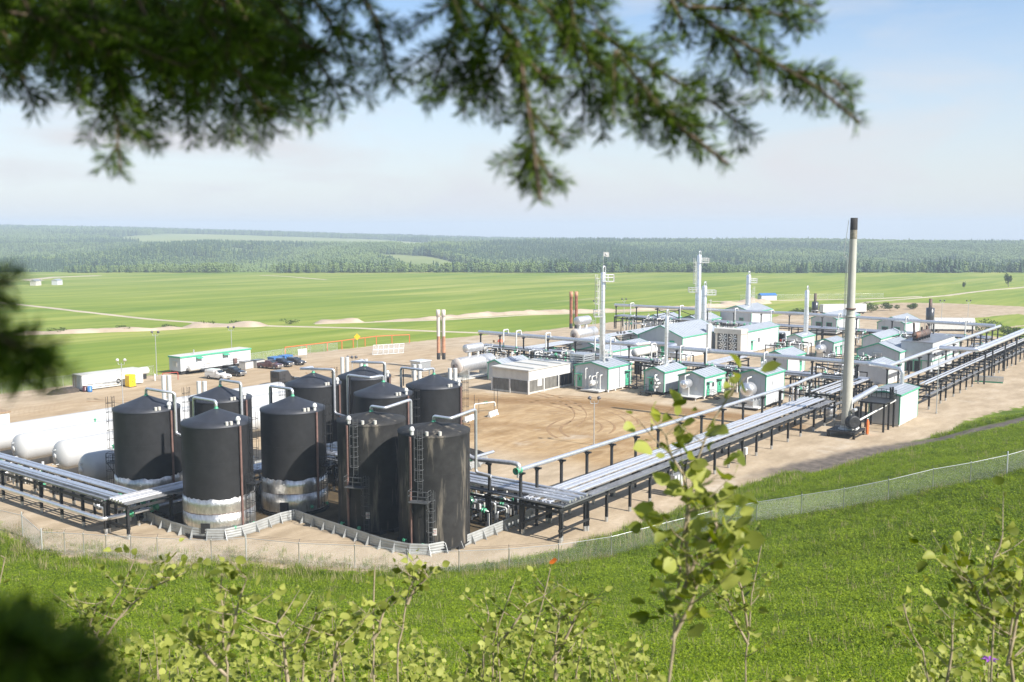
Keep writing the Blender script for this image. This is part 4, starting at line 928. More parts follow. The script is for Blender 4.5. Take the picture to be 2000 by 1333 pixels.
Es = shed('tall white shed with a big silver drum bulging from its gable behind the post pipe', 79.3, 13.0, 7.8, 4.6, 5.7, 6.5, .6)
drum_front(Es, 2.5, 3.3, 1.22, 2.6); window(Es, 'r', 6.2, 1.8, .7, 1.0, 'white_paint')
m = MB(); m.box(-2.3,1.2,.35,-.02,3.9,1.5); m.build('drum_stand', M['galv'], Es)
for y in (.5,.9,1.4): MB().tube([(-.5,y,.4),(-.5,y,1.7)], .07, 6).build('pipe', M['white_paint'], Es)
MB().box(-2.6,.1,.35,0,4.4,.5).build('porch', M['white_paint'], Es)
for (x, h) in ((3.4,.9),(4.6,1.1)): MB().tube(fillet([(x,2.3,6.3),(x,2.3,6.5+h),(x+.7,2.3,6.5+h),(x+.7,2.3,6.6)], .25, 4), .14, 8).build('vent_pipe', M['galv'], Es)
tagm = MB(); tagm.box(2.6,-.05,3.6,2.75,-.03,4.3); tagm.box(2.75,-.05,3.9,2.95,-.03,4.5); tagm.build('emblem', M['galv'], Es)
# flat roofed cooler house with screened walls
A_ = thing('cooler_house', 'wide flat roofed white cooler house with grey screened lower walls', 'building', (67.1,53.3,0)); LA, WA = 14.5, 8.4
m = MB(); m.prism([(0,2.5),(WA,2.5),(WA,4.5),(0,4.3)], 'x', .12, LA); m.build('upper_wall', M['white_paint'], A_)
m = MB(); m.prism([(-.2,4.32),(WA+.15,4.53),(WA+.15,4.63),(-.2,4.42)], 'x', -.15, LA+.1); m.build('roof', M['cream'], A_)
m = MB(); m.box(-.2,-.2,4.2,-.02,WA+.15,4.48); m.build('fascia', M['cream'], A_)
for k in range(1, 6): MB().box(k*LA/6-.04,0.1,4.97,k*LA/6+.04,WA*.5,5.03).build('seam', M['cream'], A_) if False else None
for (x, y) in ((0,0),(0,WA*.5),(0,WA),(4.8,0),(9.6,0),(LA,0),(LA,WA)): MB().box(x-.14,y-.14,0,x+.14,y+.14,2.5).build('column', M['white_paint'], A_)
for y0, y1 in ((.2,WA*.5-.2),(WA*.5+.2,WA-.2)):
    n = 4
    for k in range(n): a = y0+(y1-y0)*k/n; b = y0+(y1-y0)*(k+1)/n; MB().box(.02,a+.03,.35,.06,b-.03,2.48).build('screen', M['mesh_screen'], A_)
    MB().box(-.03,y0,.05,.08,y1,.34).build('sill', M['cream'], A_)
n = 11
for k in range(n): a = .2+(LA-.4)*k/n; b = .2+(LA-.4)*(k+1)/n; MB().box(a+.04,.02,.35,b-.04,.06,2.48).build('screen', M['mesh_screen'] if k < 7 else M['dark'], A_)
MB().box(0.2,-.02,.05,LA-.2,.08,.34).build('sill', M['cream'], A_); MB().box(2.8,-.06,1.2,4.2,0.0,2.4).build('panel', M['white_paint'], A_)
for k in range(3): MB().prism([(.4,4.46),(WA-.3,4.65),(WA-.3,4.78),(.4,4.59)], 'x', 2.2+k*4.4, 2.55+k*4.4).build('roof_rib', M['galv'], A_)
# the louvred steel cooler beside it
K_ = thing('air_cooler', 'grey steel louvred air cooler standing on legs between the cooler house and tower shed', 'cooler', (82.5,51.4,0))
for (x, y) in ((0,0),(3.6,0),(0,3),(3.6,3)): MB().box(x-.12,y-.12,0,x+.12,y+.12,5.6).build('leg', M['galv'], K_)
for z in np.arange(3.0, 5.7, .42): MB().box(-.15,-.15,z,3.75,3.15,z+.2).build('louvre', M['galv'], K_)
for z in (.6,1.1,1.6,2.1,2.6): MB().box(.1,.1,z,3.5,.25,z+.1).build('bar', M['wood'], K_)
MB().box(-.2,-.2,5.75,3.8,3.2,5.95).build('roof', M['galv'], K_)
for a, b in (((0,0,.2),(0,3,2.8)),((0,3,.2),(0,0,2.8)),((0,0,.2),(3.6,0,2.8))): MB().bar(a, b, .09).build('brace', M['galv'], K_)
shed('little gabled shed with green trim peeping over the cooler house', 76.6, 66.8, 9, 3.4, 3.5, 4.2, .3)
Rs = shed('white shed with pale green trim right behind the flare', 77.5, -9.3, 9.7, 4.6, 4.85, 5.25, .3)
m = MB(); m.tube(fillet([(6.2,3.6,4.9),(6.2,3.6,7.1),(6.2,-1.4+3,7.1)], .4, 5), .0001, 3)
pipe_thing('silver gooseneck pipe arching over the roof of the shed behind the flare', [(86.6,-6.9,5.2),(86.6,-6.9,7.6),(88.2,-1.0,7.9),(94.5,-1.6,7.2)], .36, CL, .7, name='gooseneck_pipe')
# second row
G_ = shed('long hall with a broad grey roof and green gable, behind the slim column', 129.4, 54.7, 20.5, 11.5, 5.0, 7.4, .2, panels=False)
door(G_, 'f', 4.6, .3, 2.0, 2.3); MB().box(12.2,-.6,.2,14.2,-.03,7.2).build('duct', M['white_paint'], G_)
n = 14; pm = MB(); pm.box(.04,-.03,.25,20.5/n-.04,-.002,4.85); pm = pm.mesh('wall_panel', M['shed_wall'])
for k in range(n): inst('wall_panel', pm, G_, (k*20.5/n,0,0))
MB().box(-.07,2.0,3.6,-.03,3.3,4.1).build('sign', M['green'], G_)
fan = thing('fan_unit', 'boxy white cooling unit with four big dark fans facing the yard', 'fan unit', (143.6,46.6,0)); FW_ = 6.6
m = MB(); m.box(.35,0,.6,3.4,FW_,6.0); m.build('housing', M['cream'], fan); m = MB(); m.box(-.3,-.2,5.0,3.6,FW_+.2,6.15); m.build('hood', M['cream'], fan)
MB().box(0,0,.9,.36,.9,5).build('side_post', M['cream'], fan); MB().box(0,FW_-.5,.9,.36,FW_,5).build('side_post', M['cream'], fan)
for iy in range(2):
    for iz in range(2):
        cy, cz = 2.15+iy*2.6, 1.95+iz*2.05; p = MB(); p.box(.27,cy-1.27,cz-1.0,.34,cy+1.27,cz+1.0); fp = p.build('fan_panel', M['charcoal'], fan)
        b = MB()
        for q in range(8):
            a = q*math.pi/4+.2; u = Vector((0, math.cos(a), math.sin(a))); w2 = Vector((0, -math.sin(a), math.cos(a))); c = Vector((.2,cy,cz))
            b.add([tuple(c+u*.15-w2*.05), tuple(c+u*1.0-w2*.24), tuple(c+u*1.0+w2*.10+Vector((-.06,0,0))), tuple(c+u*.15+w2*.06)], [(0,1,2,3)])
        b.build('fan_blade', M['galv'], fp)
MB().box(.02,.9,2.93,.25,FW_-.5,3.03).build('mullion', M['galv'], fan); MB().box(.02,3.4,.95,.25,3.5,5).build('mullion', M['galv'], fan)
MB().tube([(3.0,-.35,.6),(3.0,-.35,5.6)], .05, 4).build('ladder', M['wood'], fan)
H_ = shed('white shed joined to the back of the fan unit, with a small green end door', 147.2, 46.9, 20, 5.4, 5.3, 6.2, .3, panels=False); door(H_, 'r', 3.6, .6, 1.0, 2.0); window(H_, 'r', 7.6, 2.2, .9, 1.1, 'white_paint')
og = thing('skid_generator', 'open sided grey generator cabin with a red engine beside the fan shed', 'generator', (169.5,46.5,0))
MB().box(0,0,0,6,3.6,.6).build('skid', M['steel_black'], og); MB().box(.3,.4,2.9,5.8,3.5,3.2).build('roof', M['shed_wall'], og); MB().box(2.6,.4,.6,5.8,3.5,2.9).build('cabin', M['shed_wall'], og); MB().box(.3,2.9,.6,2.6,3.5,2.9).build('side_wall', M['green'], og)
MB().box(2.5,.9,.7,2.6,2.6,2.6).build('doorway', M['dark'], og); e_ = MB(); e_.box(.8,.6,.6,2.2,1.8,1.3); e_.tube([(.6,1.2,1.1),(2.4,1.2,1.1)], .35, 10); e_.build('engine', M['red'], og)
F_ = shed('white shed with a bright green ridge in the middle of the yard sheds', 117.5, 24.5, 9.5, 5.6, 3.9, 5.0, .3, panels=False); door(F_, 'r', 7.2, .4, 1.0, 2.1)
MB().box(-.1,2.7,5.0,9.6,2.9,5.2).build('ridge_cap', M['green'], F_)
I_ = shed('tall white hall with a tower on its roof at the back of the plant', 203.2, 70.2, 15.5, 10.0, 5.2, 6.9, .2, panels=False); window(I_, 'f', 3.2, 2.6, 1.2, .7, 'green')
shed('small gabled shed with a plain gable, below the slim back column', 164.8, 39.7, 8.8, 3.8, 2.9, 3.6, .3, panels=False)
K2 = shed('white shed with a silver drum and green side doors left of the flare', 151.4, 27.0, 8.1, 4.2, 3.7, 4.4, .4, panels=False); door(K2, 'r', 1.8, .4, .9, 2.0); door(K2, 'r', 5.2, .4, .9, 2.0); drum_front(K2, 2.4, 2.3, 1.0, 3.2); 
L_ = shed('white shed with two green framed windows left of the flare top pipework', 206, 45.4, 20, 7.3, 4.3, 5.8, .3, panels=False); window(L_, 'f', 2.1, 2.0, 1.5, 1.1); window(L_, 'f', 5.2, 2.0, 1.5, 1.1)
M_ = shed('white shed with two green framed windows near the dark silencer stack', 203.5, 25.8, 15, 7.2, 4.3, 5.9, .3, panels=False); window(M_, 'f', 2.0, 2.0, 1.5, 1.1); window(M_, 'f', 5.2, 2.0, 1.5, 1.1)
shed('small gabled shed directly right of the flare shaft, halfway up', 165.5, 20.6, 18, 4.3, 3.8, 4.8, .3, panels=False)
O_ = shed('broad gabled hall right of the flare, a white louvre in its gable', 136.2, 7.7, 15, 8.8, 4.4, 6.0, .2, panels=False)
for k in range(3): MB().box(-.35,3.6,3.2+k*.32,-.03,5.4,3.42+k*.32).build('louvre', M['white_paint'], O_)
MB().box(-.08,5.5,.2,-.03,8.3,2.9).build('door', M['green'], O_)
P_ = thing('duct_house', 'plain grey box house on a green sill carrying a rusty silencer', 'building', (140.2,2.2,0)); MB().box(0,0,2.6,18,6.4,6.3).build('upper_box', M['shed_wall'], P_); MB().box(.4,.3,0,17.5,6.2,2.58).build('lower_wall', M['shed_wall'], P_)
MB().box(-.08,-.08,2.45,18,6.45,2.59).build('sill_trim', M['green'], P_); MB().box(-.1,-.1,6.3,18.1,6.5,6.4).build('roof', M['tray'], P_)
for (a, b) in ((4.0,5.2),(2.4,3.6)): MB().box(.33,a,.1,.39,b,2.3).build('doorway', M['dark'], P_)
for y in (2.2,3.8,5.4): MB().box(.30,y-.07,0,.40,y+.07,2.4).build('door_frame', M['green'], P_)
Q_ = shed('low white shed with a pale green roof edge just behind the flare shaft', 118.5, 4.7, 8, 6.8, 3.2, 4.3, .2, panels=False)
shed('white shed with green eaves beside the right header posts', 168, 5.5, 9, 6, 3.4, 4.6, .2, panels=False)
shed('low white shed behind the front header, left of the tall tower', 106, 60.5, 20, 7.5, 3.4, 4.4, .2, panels=False)
Sx = shed('white shed with a dark window in the far left plant corner', 116, 70.5, 11, 6, 3.3, 4.4, .2, panels=False); window(Sx, 'r', 8, 1.8, .7, 1.1)
Tt = shed('small green trimmed shed with an open dark door left of the long hall', 140.5, 72.8, 5.5, 4.6, 3.4, 4.3, .2, panels=False); MB().box(-.06,1.2,.2,-.03,2.3,2.5).build('doorway', M['dark'], Tt); MB().box(-.08,2.4,.3,-.03,3.3,2.3).build('door', M['green'], Tt)
shed('long low cream shed stretching right from the small green trimmed one', 146.5, 70, 26, 7.5, 3.0, 3.5, .2, panels=False, trim='cream', wallm='cream')
shed('white shed under the cross braced frame', 187, 79, 14, 7, 3.2, 4.6, .2, panels=False)
shed('white shed at the far left back corner beneath the far header', 188, 92, 12, 6, 3.0, 4.2, .2, panels=False)
# office trailer
ot = thing('office_trailer', 'long white office trailer with a green roof edge beside the parked pickups', 'trailer', (43.4,125.0,0), R(3)); 
MB().box(0,0,.75,18.6,3.7,3.75).build('wall', M['shed_wall'], ot); MB().box(-.12,-.12,3.72,18.72,3.82,3.82).build('roof', M['cream'], ot)
for b_ in ((-.16,-.16,3.5,18.76,-.02,3.80),(-.16,-.02,3.5,-.02,3.86,3.80)): MB().box(*b_).build('roof_trim', M['green'], ot)
MB().box(.2,.2,.05,18.4,3.5,.74).build('underside', M['dark'], ot)
for x in (4.6,11.6):
    MB().box(x-.45,-.06,.95,x+.45,-.01,2.95).build('door', M['white_paint'], ot); MB().prism([(-.9,3.05),(-.01,3.35),(-.01,3.05)], 'x', x-.75, x+.75).build('canopy', M['green'], ot)
    m = MB(); m.box(x-.8,-1.4,.72,x+.8,-.02,.8); railing(m, [(x-.8,-1.4,0),(x+2.6,-1.4,0)], .8); 
    for k in range(3): m.box(x+.8+.3*k,-1.4,.5-.2*k,x+1.1+.3*k,-.1,.56-.2*k)
    m.build('steps', M['steel_black'], ot)
for x in (7.2,15.6,2.0): window(ot, 'r', x, 1.8, 1.0, 1.0, 'cream', 'tarp')
window(ot, 'f', 1.8, 1.8, 1.1, .9, 'cream', 'tarp'); MB().box(13.6,-.5,.9,14.4,-.02,2.0).build('heater', M['gauge_brown'], ot); MB().cyl((4.8,1.8), .13, 3.8, 4.7, 8).build('flue', M['galv'], ot)
v_ = MB(); v_.vessel((1.2,-1.0,1.3),(4.0,-1.0,1.3),.62,16); v_.build('propane_pig', M['white_paint'], ot)

# ------------------------------------------------------------------ process towers
def tower(label, s, t, z0, z1, rl, ru, zt, decks, ladders, nozzle=True, mt='cladding', base_ring=True, guard='white_paint'):
    th = thing('process_tower', label, 'tower', (s, t, 0), 0, 'silver process towers'); m = MB()
    pr = [(z0,rl),(zt,rl),(zt+.9,ru),(z1,ru)]
    for i in range(1, 5): a = math.pi/2*i/4; pr.append((z1+ru*.55*math.sin(a), ru*math.cos(a)))
    m.rev((0,0,0), (0,0,1), pr, 24); sh = m.build('shell', M[mt], th)
    b = MB()
    for z in np.arange(z0+1.4, z1, 2.1): b.rev((0,0,z), (0,0,1), [(-.05,(rl if z < zt else ru)+.012),(.05,(rl if z < zt else ru)+.012)], 24)
    b.build('band', M['galv'], sh)
    if nozzle: n_ = MB(); n_.tube(fillet([(0,0,z1+ru*.5),(0,0,z1+1.3),(ru+.35,0,z1+1.3),(ru+.35,0,z1-3)], .35, 4), .13, 8); n_.build('top_pipe', M[mt], th)
    for (z, f, w_, dp) in decks:
        r = (rl if z < zt else ru); d = (RT if f > 0 else -RT); p = Vector((-d.y, d.x, 0)); A = [d*-.1-p*w_/2, d*(r+dp)-p*w_/2, d*(r+dp)+p*w_/2, d*-.1+p*w_/2]; m = MB()
        m.add([tuple(q+Vector((0,0,z))) for q in A]+[tuple(q+Vector((0,0,z+.12))) for q in A], [(3,2,1,0),(4,5,6,7),(0,1,5,4),(1,2,6,5),(2,3,7,6),(3,0,4,7)]); pl = m.build('platform', M[guard], th)
        k = MB(); railing(k, A, z+.12, 1.2, .06, 1.0); k.build('railing', M[guard], pl)
    for (za, zb, f) in ladders:
        d = RT*f+FW*(-.25); d.normalize(); r = rl if za < zt else ru; p = Vector((-d.y, d.x, 0)); o = d*(r+.35); m = MB()
        for sg in (-1, 1): m.tube([o+p*.25*sg+Vector((0,0,za)), o+p*.25*sg+Vector((0,0,zb))], .065, 4, smooth=False)
        for z in np.arange(za, zb, .5): m.tube([o-p*.25+Vector((0,0,z)), o+p*.25+Vector((0,0,z))], .025, 4, smooth=False)
        ld = m.build('ladder', M[guard], th); k = MB()
        ring = [(-.38,.0),(-.42,.45),(0,.75),(.42,.45),(.38,0)]
        for z in np.arange(za+2.2, zb+1, 1.2): k.tube([o+p*a+d*b+Vector((0,0,z)) for a, b in ring], .045, 4, smooth=False)
        for a, b in ring[1:-1]: k.tube([o+p*a+d*b+Vector((0,0,za+2.2)), o+p*a+d*b+Vector((0,0,zb+1))], .04, 4, smooth=False)
        k.build('cage', M[guard], ld)
    return th
T1_ = tower('tall silver tower with two railed platforms rising from the left white shed', 81.4, 46.5, 4.6, 21.8, .54, .43, 13.6, [(20.2,1,1.6,1.6),(13.6,-1,1.7,1.2),(5.9,1,1.6,1.3)], [(13.8,20.6,-1)])
T1b = MB()
for dx, h in ((-.9,8.5),(-1.2,7.6),(-.6,9.2)): T1b.tube([(dx*.6,dx+.2,4.8),(dx*.6,dx+.2,h)], .10, 8)
T1b.build('side_pipe', M['white_paint'], T1_)
tower('tallest back tower, twin to a shorter one at its right', 176.5, 74.4, .3, 22.6, .92, .62, 12.6, [(20.6,1,1.8,2.0),(12.4,-1,1.8,1.9)], [(12.6,21,-1)])
tower('shorter tower standing close against the tallest back tower', 163.5, 66.2, .3, 14.8, .78, .70, 7, [(12.6,1,1.9,2.3)], [(3,10.6,1)])
tower('tower with one railed platform on the roof of the back hall', 209.6, 74.2, 5.5, 15.8, .82, .70, 11, [(13.6,1,1.8,1.8)], [(6,11.6,1)])
tower('slim plain silver column over the small shed with piping', 85.6, 35.2, 4.5, 13.9, .33, .33, 9, [], [], True)
tower('slim silver column behind the drum sheds, left of the flare', 171.2, 41.2, 2.5, 14.2, .62, .55, 9, [], [], True)
# wind flag over the tall tower
fl = thing('wind_flag', 'small white flag with a grey mark flying over the tall left tower', 'flag', (81.4,46.5,22.8)); MB().tube([(.1,0,0),(.1,0,3.0)], .035, 6).build('staff', M['galv'], fl)
V = []; F = []
for i in range(7):
    for j in range(4): u = i/6; V.append((.12+.62*u*.605*1.3, -.9*u, 2.15+.28*j-.12*u+.05*math.sin(u*7+j))) 
for i in range(6):
    for j in range(3): k = i*4+j; F.append((k, k+4, k+5, k+1))
ff = MB().add(V, F, True).add([(p[0]+.012, p[1]+.004, p[2]) for p in V], [tuple(reversed(f)) for f in F], True).build('cloth', M['white_paint'], fl)
c = MB(); c.rev((.36,-.45,2.5), (-.8,-.6,0), [(.015,.16),(.03,.16),(.031,.01)], 12); c.build('mark', M['galv'], ff)

# ------------------------------------------------------------------ flare stack
fs = thing('flare_stack', 'tall slender grey flare stack with a blackened tip', 'flare stack', (66.0,-5.1,0)); m = MB()
m.rev((0,0,0), (0,0,1), [(.9,.75),(17.2,.68),(17.8,.585),(28.6,.50)], 28); m.build('shaft', M['flare'], fs)
MB().rev((0,0,0), (0,0,1), [(28.6,.503),(29.9,.50)], 28).build('scorched_band', M['soot_fade'], fs); MB().rev((0,0,0), (0,0,1), [(29.9,.51),(31.6,.495),(31.6,.42),(30.8,.40)], 28).build('tip', M['soot'], fs)
for z in (17.5,18.6): MB().rev((0,0,z), (0,0,1), [(-.12,.56),(-.1,.74),(.1,.74),(.12,.56)], 28).build('collar', M['rust_dark'] if z > 18 else M['flare'], fs)
m = MB(); d = -RT; p = FW
for sg in (-.2,.2): m.tube([d*.84+p*sg+Vector((0,0,4)), d*.74+p*sg+Vector((0,0,26))], .03, 4, smooth=False)
for z in np.arange(4, 26, .9): m.tube([d*.82-p*.2+Vector((0,0,z)), d*.82+p*.2+Vector((0,0,z))], .02, 4, smooth=False)
m.build('ladder', M['galv'], fs)
m = MB(); m.tube([d*.75+Vector((0,0,31.3)), d*1.25+Vector((0,0,26.5)), d*1.15+Vector((0,0,26.0)), d*.7+Vector((0,0,26.4))], .05, 6); m.tube([d*.95+Vector((0,0,26)), d*1.0+Vector((0,0,3))], .035, 6); m.build('pilot_line', M['galv'], fs)
m = MB(); m.box(-2.2,-2.0,.75,2.4,2.1,1.0)
for q in ((-2,-1.8),(2.2,-1.8),(-2,1.9),(2.2,1.9)): m.box(q[0]-.16,q[1]-.16,0,q[0]+.16,q[1]+.16,.75)
m.box(-2.2,-2.0,.25,2.4,-1.85,.4); railing(m, [(-2.1,-1.9,0),(-2.1,1.0,0)], 1.0); m.build('base_frame', M['steel_black'], fs)
m = MB(); m.rev((-.9,-1.2,2.3), (-.6,-.8,0), [(-.5,.95),(.2,1.0),(.45,.95),(.5,.75),(.35,.02)], 20); m.build('blower', M['steel_black'], fs)
m = MB(); m.box(.75,-1.5,1.0,1.15,-.9,4.3); m.build('bracket', M['steel_black'], fs)
m = MB(); m.rev((0,0,1.0), (0,0,1), [(0,1.15),(.12,1.15),(.14,.9),(.5,.86)], 20); m.tube([(-1.6,-1.9,1.35),(.2,-1.7,1.35)], .16, 8); m.build('base_ring', M['white_paint'], fs)
MB().tube([(-.5,-.9,3.9),(-.1,-.7,5.6)], .09, 6).build('stay', M['white_paint'], fs); MB().tube([(-.6,-1.1,3.9),(.6,-1.1,3.9)], .28, 10).build('muffler', M['galv'], fs)
oc = thing('gas_cylinder', 'upright orange gas cylinder on the flare base corner', 'cylinder', (68.7,-7.3,0)); MB().rev((0,0,0), (0,0,1), [(.1,.24),(1.9,.24),(2.15,.12),(2.35,.08)], 14).build('body', M['orange'], oc); MB().rev((0,0,2.3), (0,0,1), [(0,.1),(.15,.1),(.16,.01)], 8).build('valve', M['galv'], oc)
ap_ = thing('access_platform', 'black steel access platform on legs between the flare and the white shed', 'platform', (71.5,-7.3,0)); m = MB(); m.box(0,-1.6,4.2,5.4,2.2,4.4); m.build('deck', M['steel_black'], ap_)
for x in (.2,2.6,5.1):
    for y in (-1.4,2.0): MB().box(x-.13,y-.13,0,x+.13,y+.13,4.2).build('leg', M['steel_black'], ap_)
m = MB(); railing(m, [(5.4,2.1,0),(5.4,-1.6,0),(3.4,-1.6,0)], 4.4, 1.3, .04, .7); railing(m, [(0,2.1,0),(5.4,2.1,0)], 4.4, 1.2, .04, 1.0); m.build('railing', M['steel_black'], ap_)
for q in ((4.9,-1.2,4.4),(4.4,-1.0,4.4)): m = MB(); m.box(q[0]-.12,q[1]-.12,4.4,q[0]+.12,q[1]+.12,6.2); m.build('post', M['steel_black'], ap_)
pipe_thing('fat silver pipe entering the flare shaft over the access platform', [(66.7,-5.1,4.7),(76.4,-5.6,5.6),(77.4,-5.6,5.7)], .42, CL, .5, name='feed_pipe')
pipe_thing('white pipe sloping down below the access platform toward the flare', [(67.2,-6.6,2.3),(76.5,-8.9,4.2)], .14, 'white_paint', .3, name='feed_pipe')

# ------------------------------------------------------------------ fired heaters, exhaust stacks, silencers
def stack_pair(label, s, t, h, split, c_low, c_high, cap, r, cap_r, seam):
    th = thing('exhaust_stack', label, 'chimney', (s, t, 0), 0, 'twin exhaust stacks')
    for sg in (-1, 1):
        o = RT*sg*.56*(r/.36); m = MB(); m.rev(o, (0,0,1), [(2.2,r*1.05),(3.6,r*1.05),(3.62,r)], 16); p_ = m.build('stub', M['dark'], th)
        MB().rev(o, (0,0,1), [(3.6,r),(split,r)], 16).build('lower_pipe', M[c_low], th); MB().rev(o, (0,0,1), [(split,r),(h-1.5,r)], 16).build('upper_pipe', M[c_high], th)
        m = MB(); m.rev(o, (0,0,1), [(h-1.55,r),(h-1.5,cap_r),(h,cap_r),(h,cap_r*.85),(h-.6,cap_r*.8)], 16); m.build('cowl', M[cap], th)
    m = MB(); m.box(-.06,-.06,3,.06,.06,h-1.6); m.build('spacer', M['dark'], th)
stack_pair('twin exhaust stacks, white above and rusty below, by the large silver drum', 82.2, 87.6, 12.9, 7.2, 'rust_pale', 'rust_white', 'rust_white', .36, .44, 0)
stack_pair('twin rusty brown exhaust stacks at the left end of the plant', 155.3, 102.3, 12.6, 10.2, 'rust', 'rust', 'rust_pale', .46, .52, 0)
def heater(label, s, t, L, r, z, ur, uL, ux, rot=0):
    th = thing('heater_treater', label, 'vessel', (s, t, 0), rot, 'horizontal silver heaters')
    MB().vessel((0,0,z), (L,0,z), r, 28, .4).build('lower_drum', M['cladding_dull'], th); MB().vessel((ux,0,z+r+ur+.8), (ux+uL,0,z+r+ur+.8), ur, 22, .5).build('upper_drum', M['cladding_dull'], th)
    for x in (ux+uL*.25, ux+uL*.75): MB().cyl((x,0), ur*.35, z+r-.1, z+r+.9, 8).build('neck', M['white_paint'], th)
    for x in (L*.2, L*.78): MB().box(x-.18,-r*.8,0,x+.18,r*.8,z-r*.6).build('saddle', M['galv'], th)
    m = MB(); m.box(-.5,-r*1.1,.12,L+.4,r*1.1,.3); m.build('skid', M['cream'], th)
    m = MB(); x = L*.7
    for sg in (-.25,.25): m.tube([(x+sg,-r-.2,.3),(x+sg,-r*.8,z+r*2.3)], .05, 4, smooth=False)
    for k in range(12): m.tube([(x-.25,-r-.15,.6+k*.5),(x+.25,-r-.15,.6+k*.5)], .03, 4, smooth=False)
    m.build('ladder', M['galv'], th)
    m = MB(); m.rev((-.25,0,z), (1,0,0), [(0,r*.2),(0,r*.92),(.3,r*.98)], 24); m.build('end_ring', M['rust_white'], th); MB().rev((-.5,.3,z-.2), (1,0,0), [(0,.05),(0,.5),(.4,.5)], 14).build('burner', M['rust_dark'], th)
heater('large silver heater drum with a smaller drum on top, right of the white rusty stacks', 72.6, 75.0, 11.2, 1.55, 2.9, .85, 5.6, 2.4)
heater('silver heater with a rust streaked upper drum, by the brown stacks', 137, 89.6, 9.6, 1.5, 2.8, 1.15, 6.2, .5)
bx_ = thing('burner_box', 'grey metal control box on legs just behind the right rear tank', 'control box', (69.6,82.2,0)); MB().box(0,0,1.4,3.2,2.6,3.3).build('cabinet', M['galv'], bx_); MB().box(-.15,-.15,3.3,3.35,2.75,3.5).build('lid', M['shed_wall'], bx_)
for q in ((.2,.2),(3,.2),(.2,2.4),(3,2.4)): MB().box(q[0]-.1,q[1]-.1,0,q[0]+.1,q[1]+.1,1.4).build('leg', M['galv'], bx_)
for k in range(3): MB().box(-.03,.25+.75*k,1.7,-.002,.85+.75*k,2.9).build('door', M['cream'], bx_)
def silencer(label, s, t, zb, z1, z2, r):
    th = thing('exhaust_silencer', label, 'silencer', (s, t, 0), 0, 'dark upright exhaust silencers'); MB().rev((0,0,0), (0,0,1), [(zb,r*.35),(zb+1.3,r),(z1,r),(z1+.15,r*.5)], 20).build('drum', M['charcoal'] if 'charcoal' in M else M['dark'], th)
    MB().rev((0,0,0), (0,0,1), [(z1,r*.42),(z2,r*.42),(z2,r*.34),(z2-.4,r*.3)], 14).build('outlet_pipe', M['rust_dark'], th)
    m = MB()
    for a in (.4,1.97,3.54,5.11): m.tube([(math.cos(a)*r*1.15,math.sin(a)*r*1.15,0),(math.cos(a)*r*1.1,math.sin(a)*r*1.1,zb+1.6)], .09, 5, smooth=False)
    m.rev((0,0,zb+1.5), (0,0,1), [(0,r*1.02),(0,r*1.2),(.15,r*1.2),(.15,r*1.02)], 20); m.build('frame', M['galv'], th)
silencer('dark upright silencer with a rusty outlet pipe near the right corner', 226.3, 25.1, 2.0, 7.2, 9.9, 1.15)
silencer('dark upright silencer with an outlet pipe behind the slim back column', 246.5, 66.8, 1.6, 6.0, 8.8, 1.05)
hs = thing('rusty_silencer', 'rusty horizontal silencer drum lying on the grey box house roof', 'silencer', (141.5,6.2,6.4)); m = MB(); 
m.rev((0,0,1.15), (1,0,0), [(0,.3),(.15,.72),(3.4,.72),(3.45,.78),(3.6,.78),(3.65,.72),(6.6,.72),(6.65,.78),(6.8,.78),(6.85,.72),(10,.72),(10.2,.3)], 22); m.build('drum', M['rust_dark'], hs)
for x in (.6,2.4,4.4,6.2,8.2,9.6): MB().box(x-.08,-.6,0,x+.08,.6,.65).build('stand', M['steel_black'], hs)
MB().tube(fillet([(-.5,0,1.2),(-.5,.2,3.9)], .2, 3), .24, 12).build('tail_pipe', M['rust_dark'], hs)
for x in (5,9): MB().cyl((x,0), .25, 1.8, 2.6, 10).build('inlet', M['rust_dark'], hs)
# ------------------------------------------------------------------ process piping between racks and sheds
def piping(label, s, t, L, W, z0, z1, n, seed):
    th = thing('process_piping', label, 'piping', (s, t, 0), 0, 'tangles of process piping'); r = random.Random(seed)
    for k in range(n):
        m = MB(); a = r.uniform(0, L); b = r.uniform(0, W); z = r.uniform(z0, z1); rad = r.choice((.08,.10,.13,.16)); ax = r.random() < .5
        p = [(a, b, .1 if r.random() < .5 else z0*.5), (a, b, z)]
        q = (min(L, a+r.uniform(1, 3)), b, z) if ax else (a, min(W, b+r.uniform(1, 3)), z); p += [q, (q[0], q[1], z+r.choice((-1.2,-.8,.6)))]
        m.tube(fillet(p, .2, 3), rad, 7); po = m.build('pipe', M[r.choice(('white_paint','white_paint','cladding_dull','cladding'))], th)
        if r.random() < .55:
            v = MB(); c = Vector(p[1]).lerp(Vector(p[2]), .5); d = Vector(p[2])-Vector(p[1]); v.rev(c, d, [(-.2,rad),(-.2,rad*2.1),(-.12,rad*2.1),(-.12,rad*1.2),(.12,rad*1.2),(.12,rad*2.1),(.2,rad*2.1),(.2,rad)], 9); v.tube([c, c+Vector((0,0,.5))], .03, 5); v.rev(c+Vector((0,0,.5)), (0,0,1), [(0,.2),(.03,.2)], 9)
            v.build('valve', M['green_valve' if r.random() < .6 else 'galv'], po)
    for x in np.linspace(0, L, 3):
        f = MB()
        for y in (0, W): f.box(x-.08,y-.08,0,x+.08,y+.08,z1*.85)
        f.box(x-.06,0.08,z1*.8,x+.06,W-.08,z1*.85); f.build('frame', M['steel_black'], th)
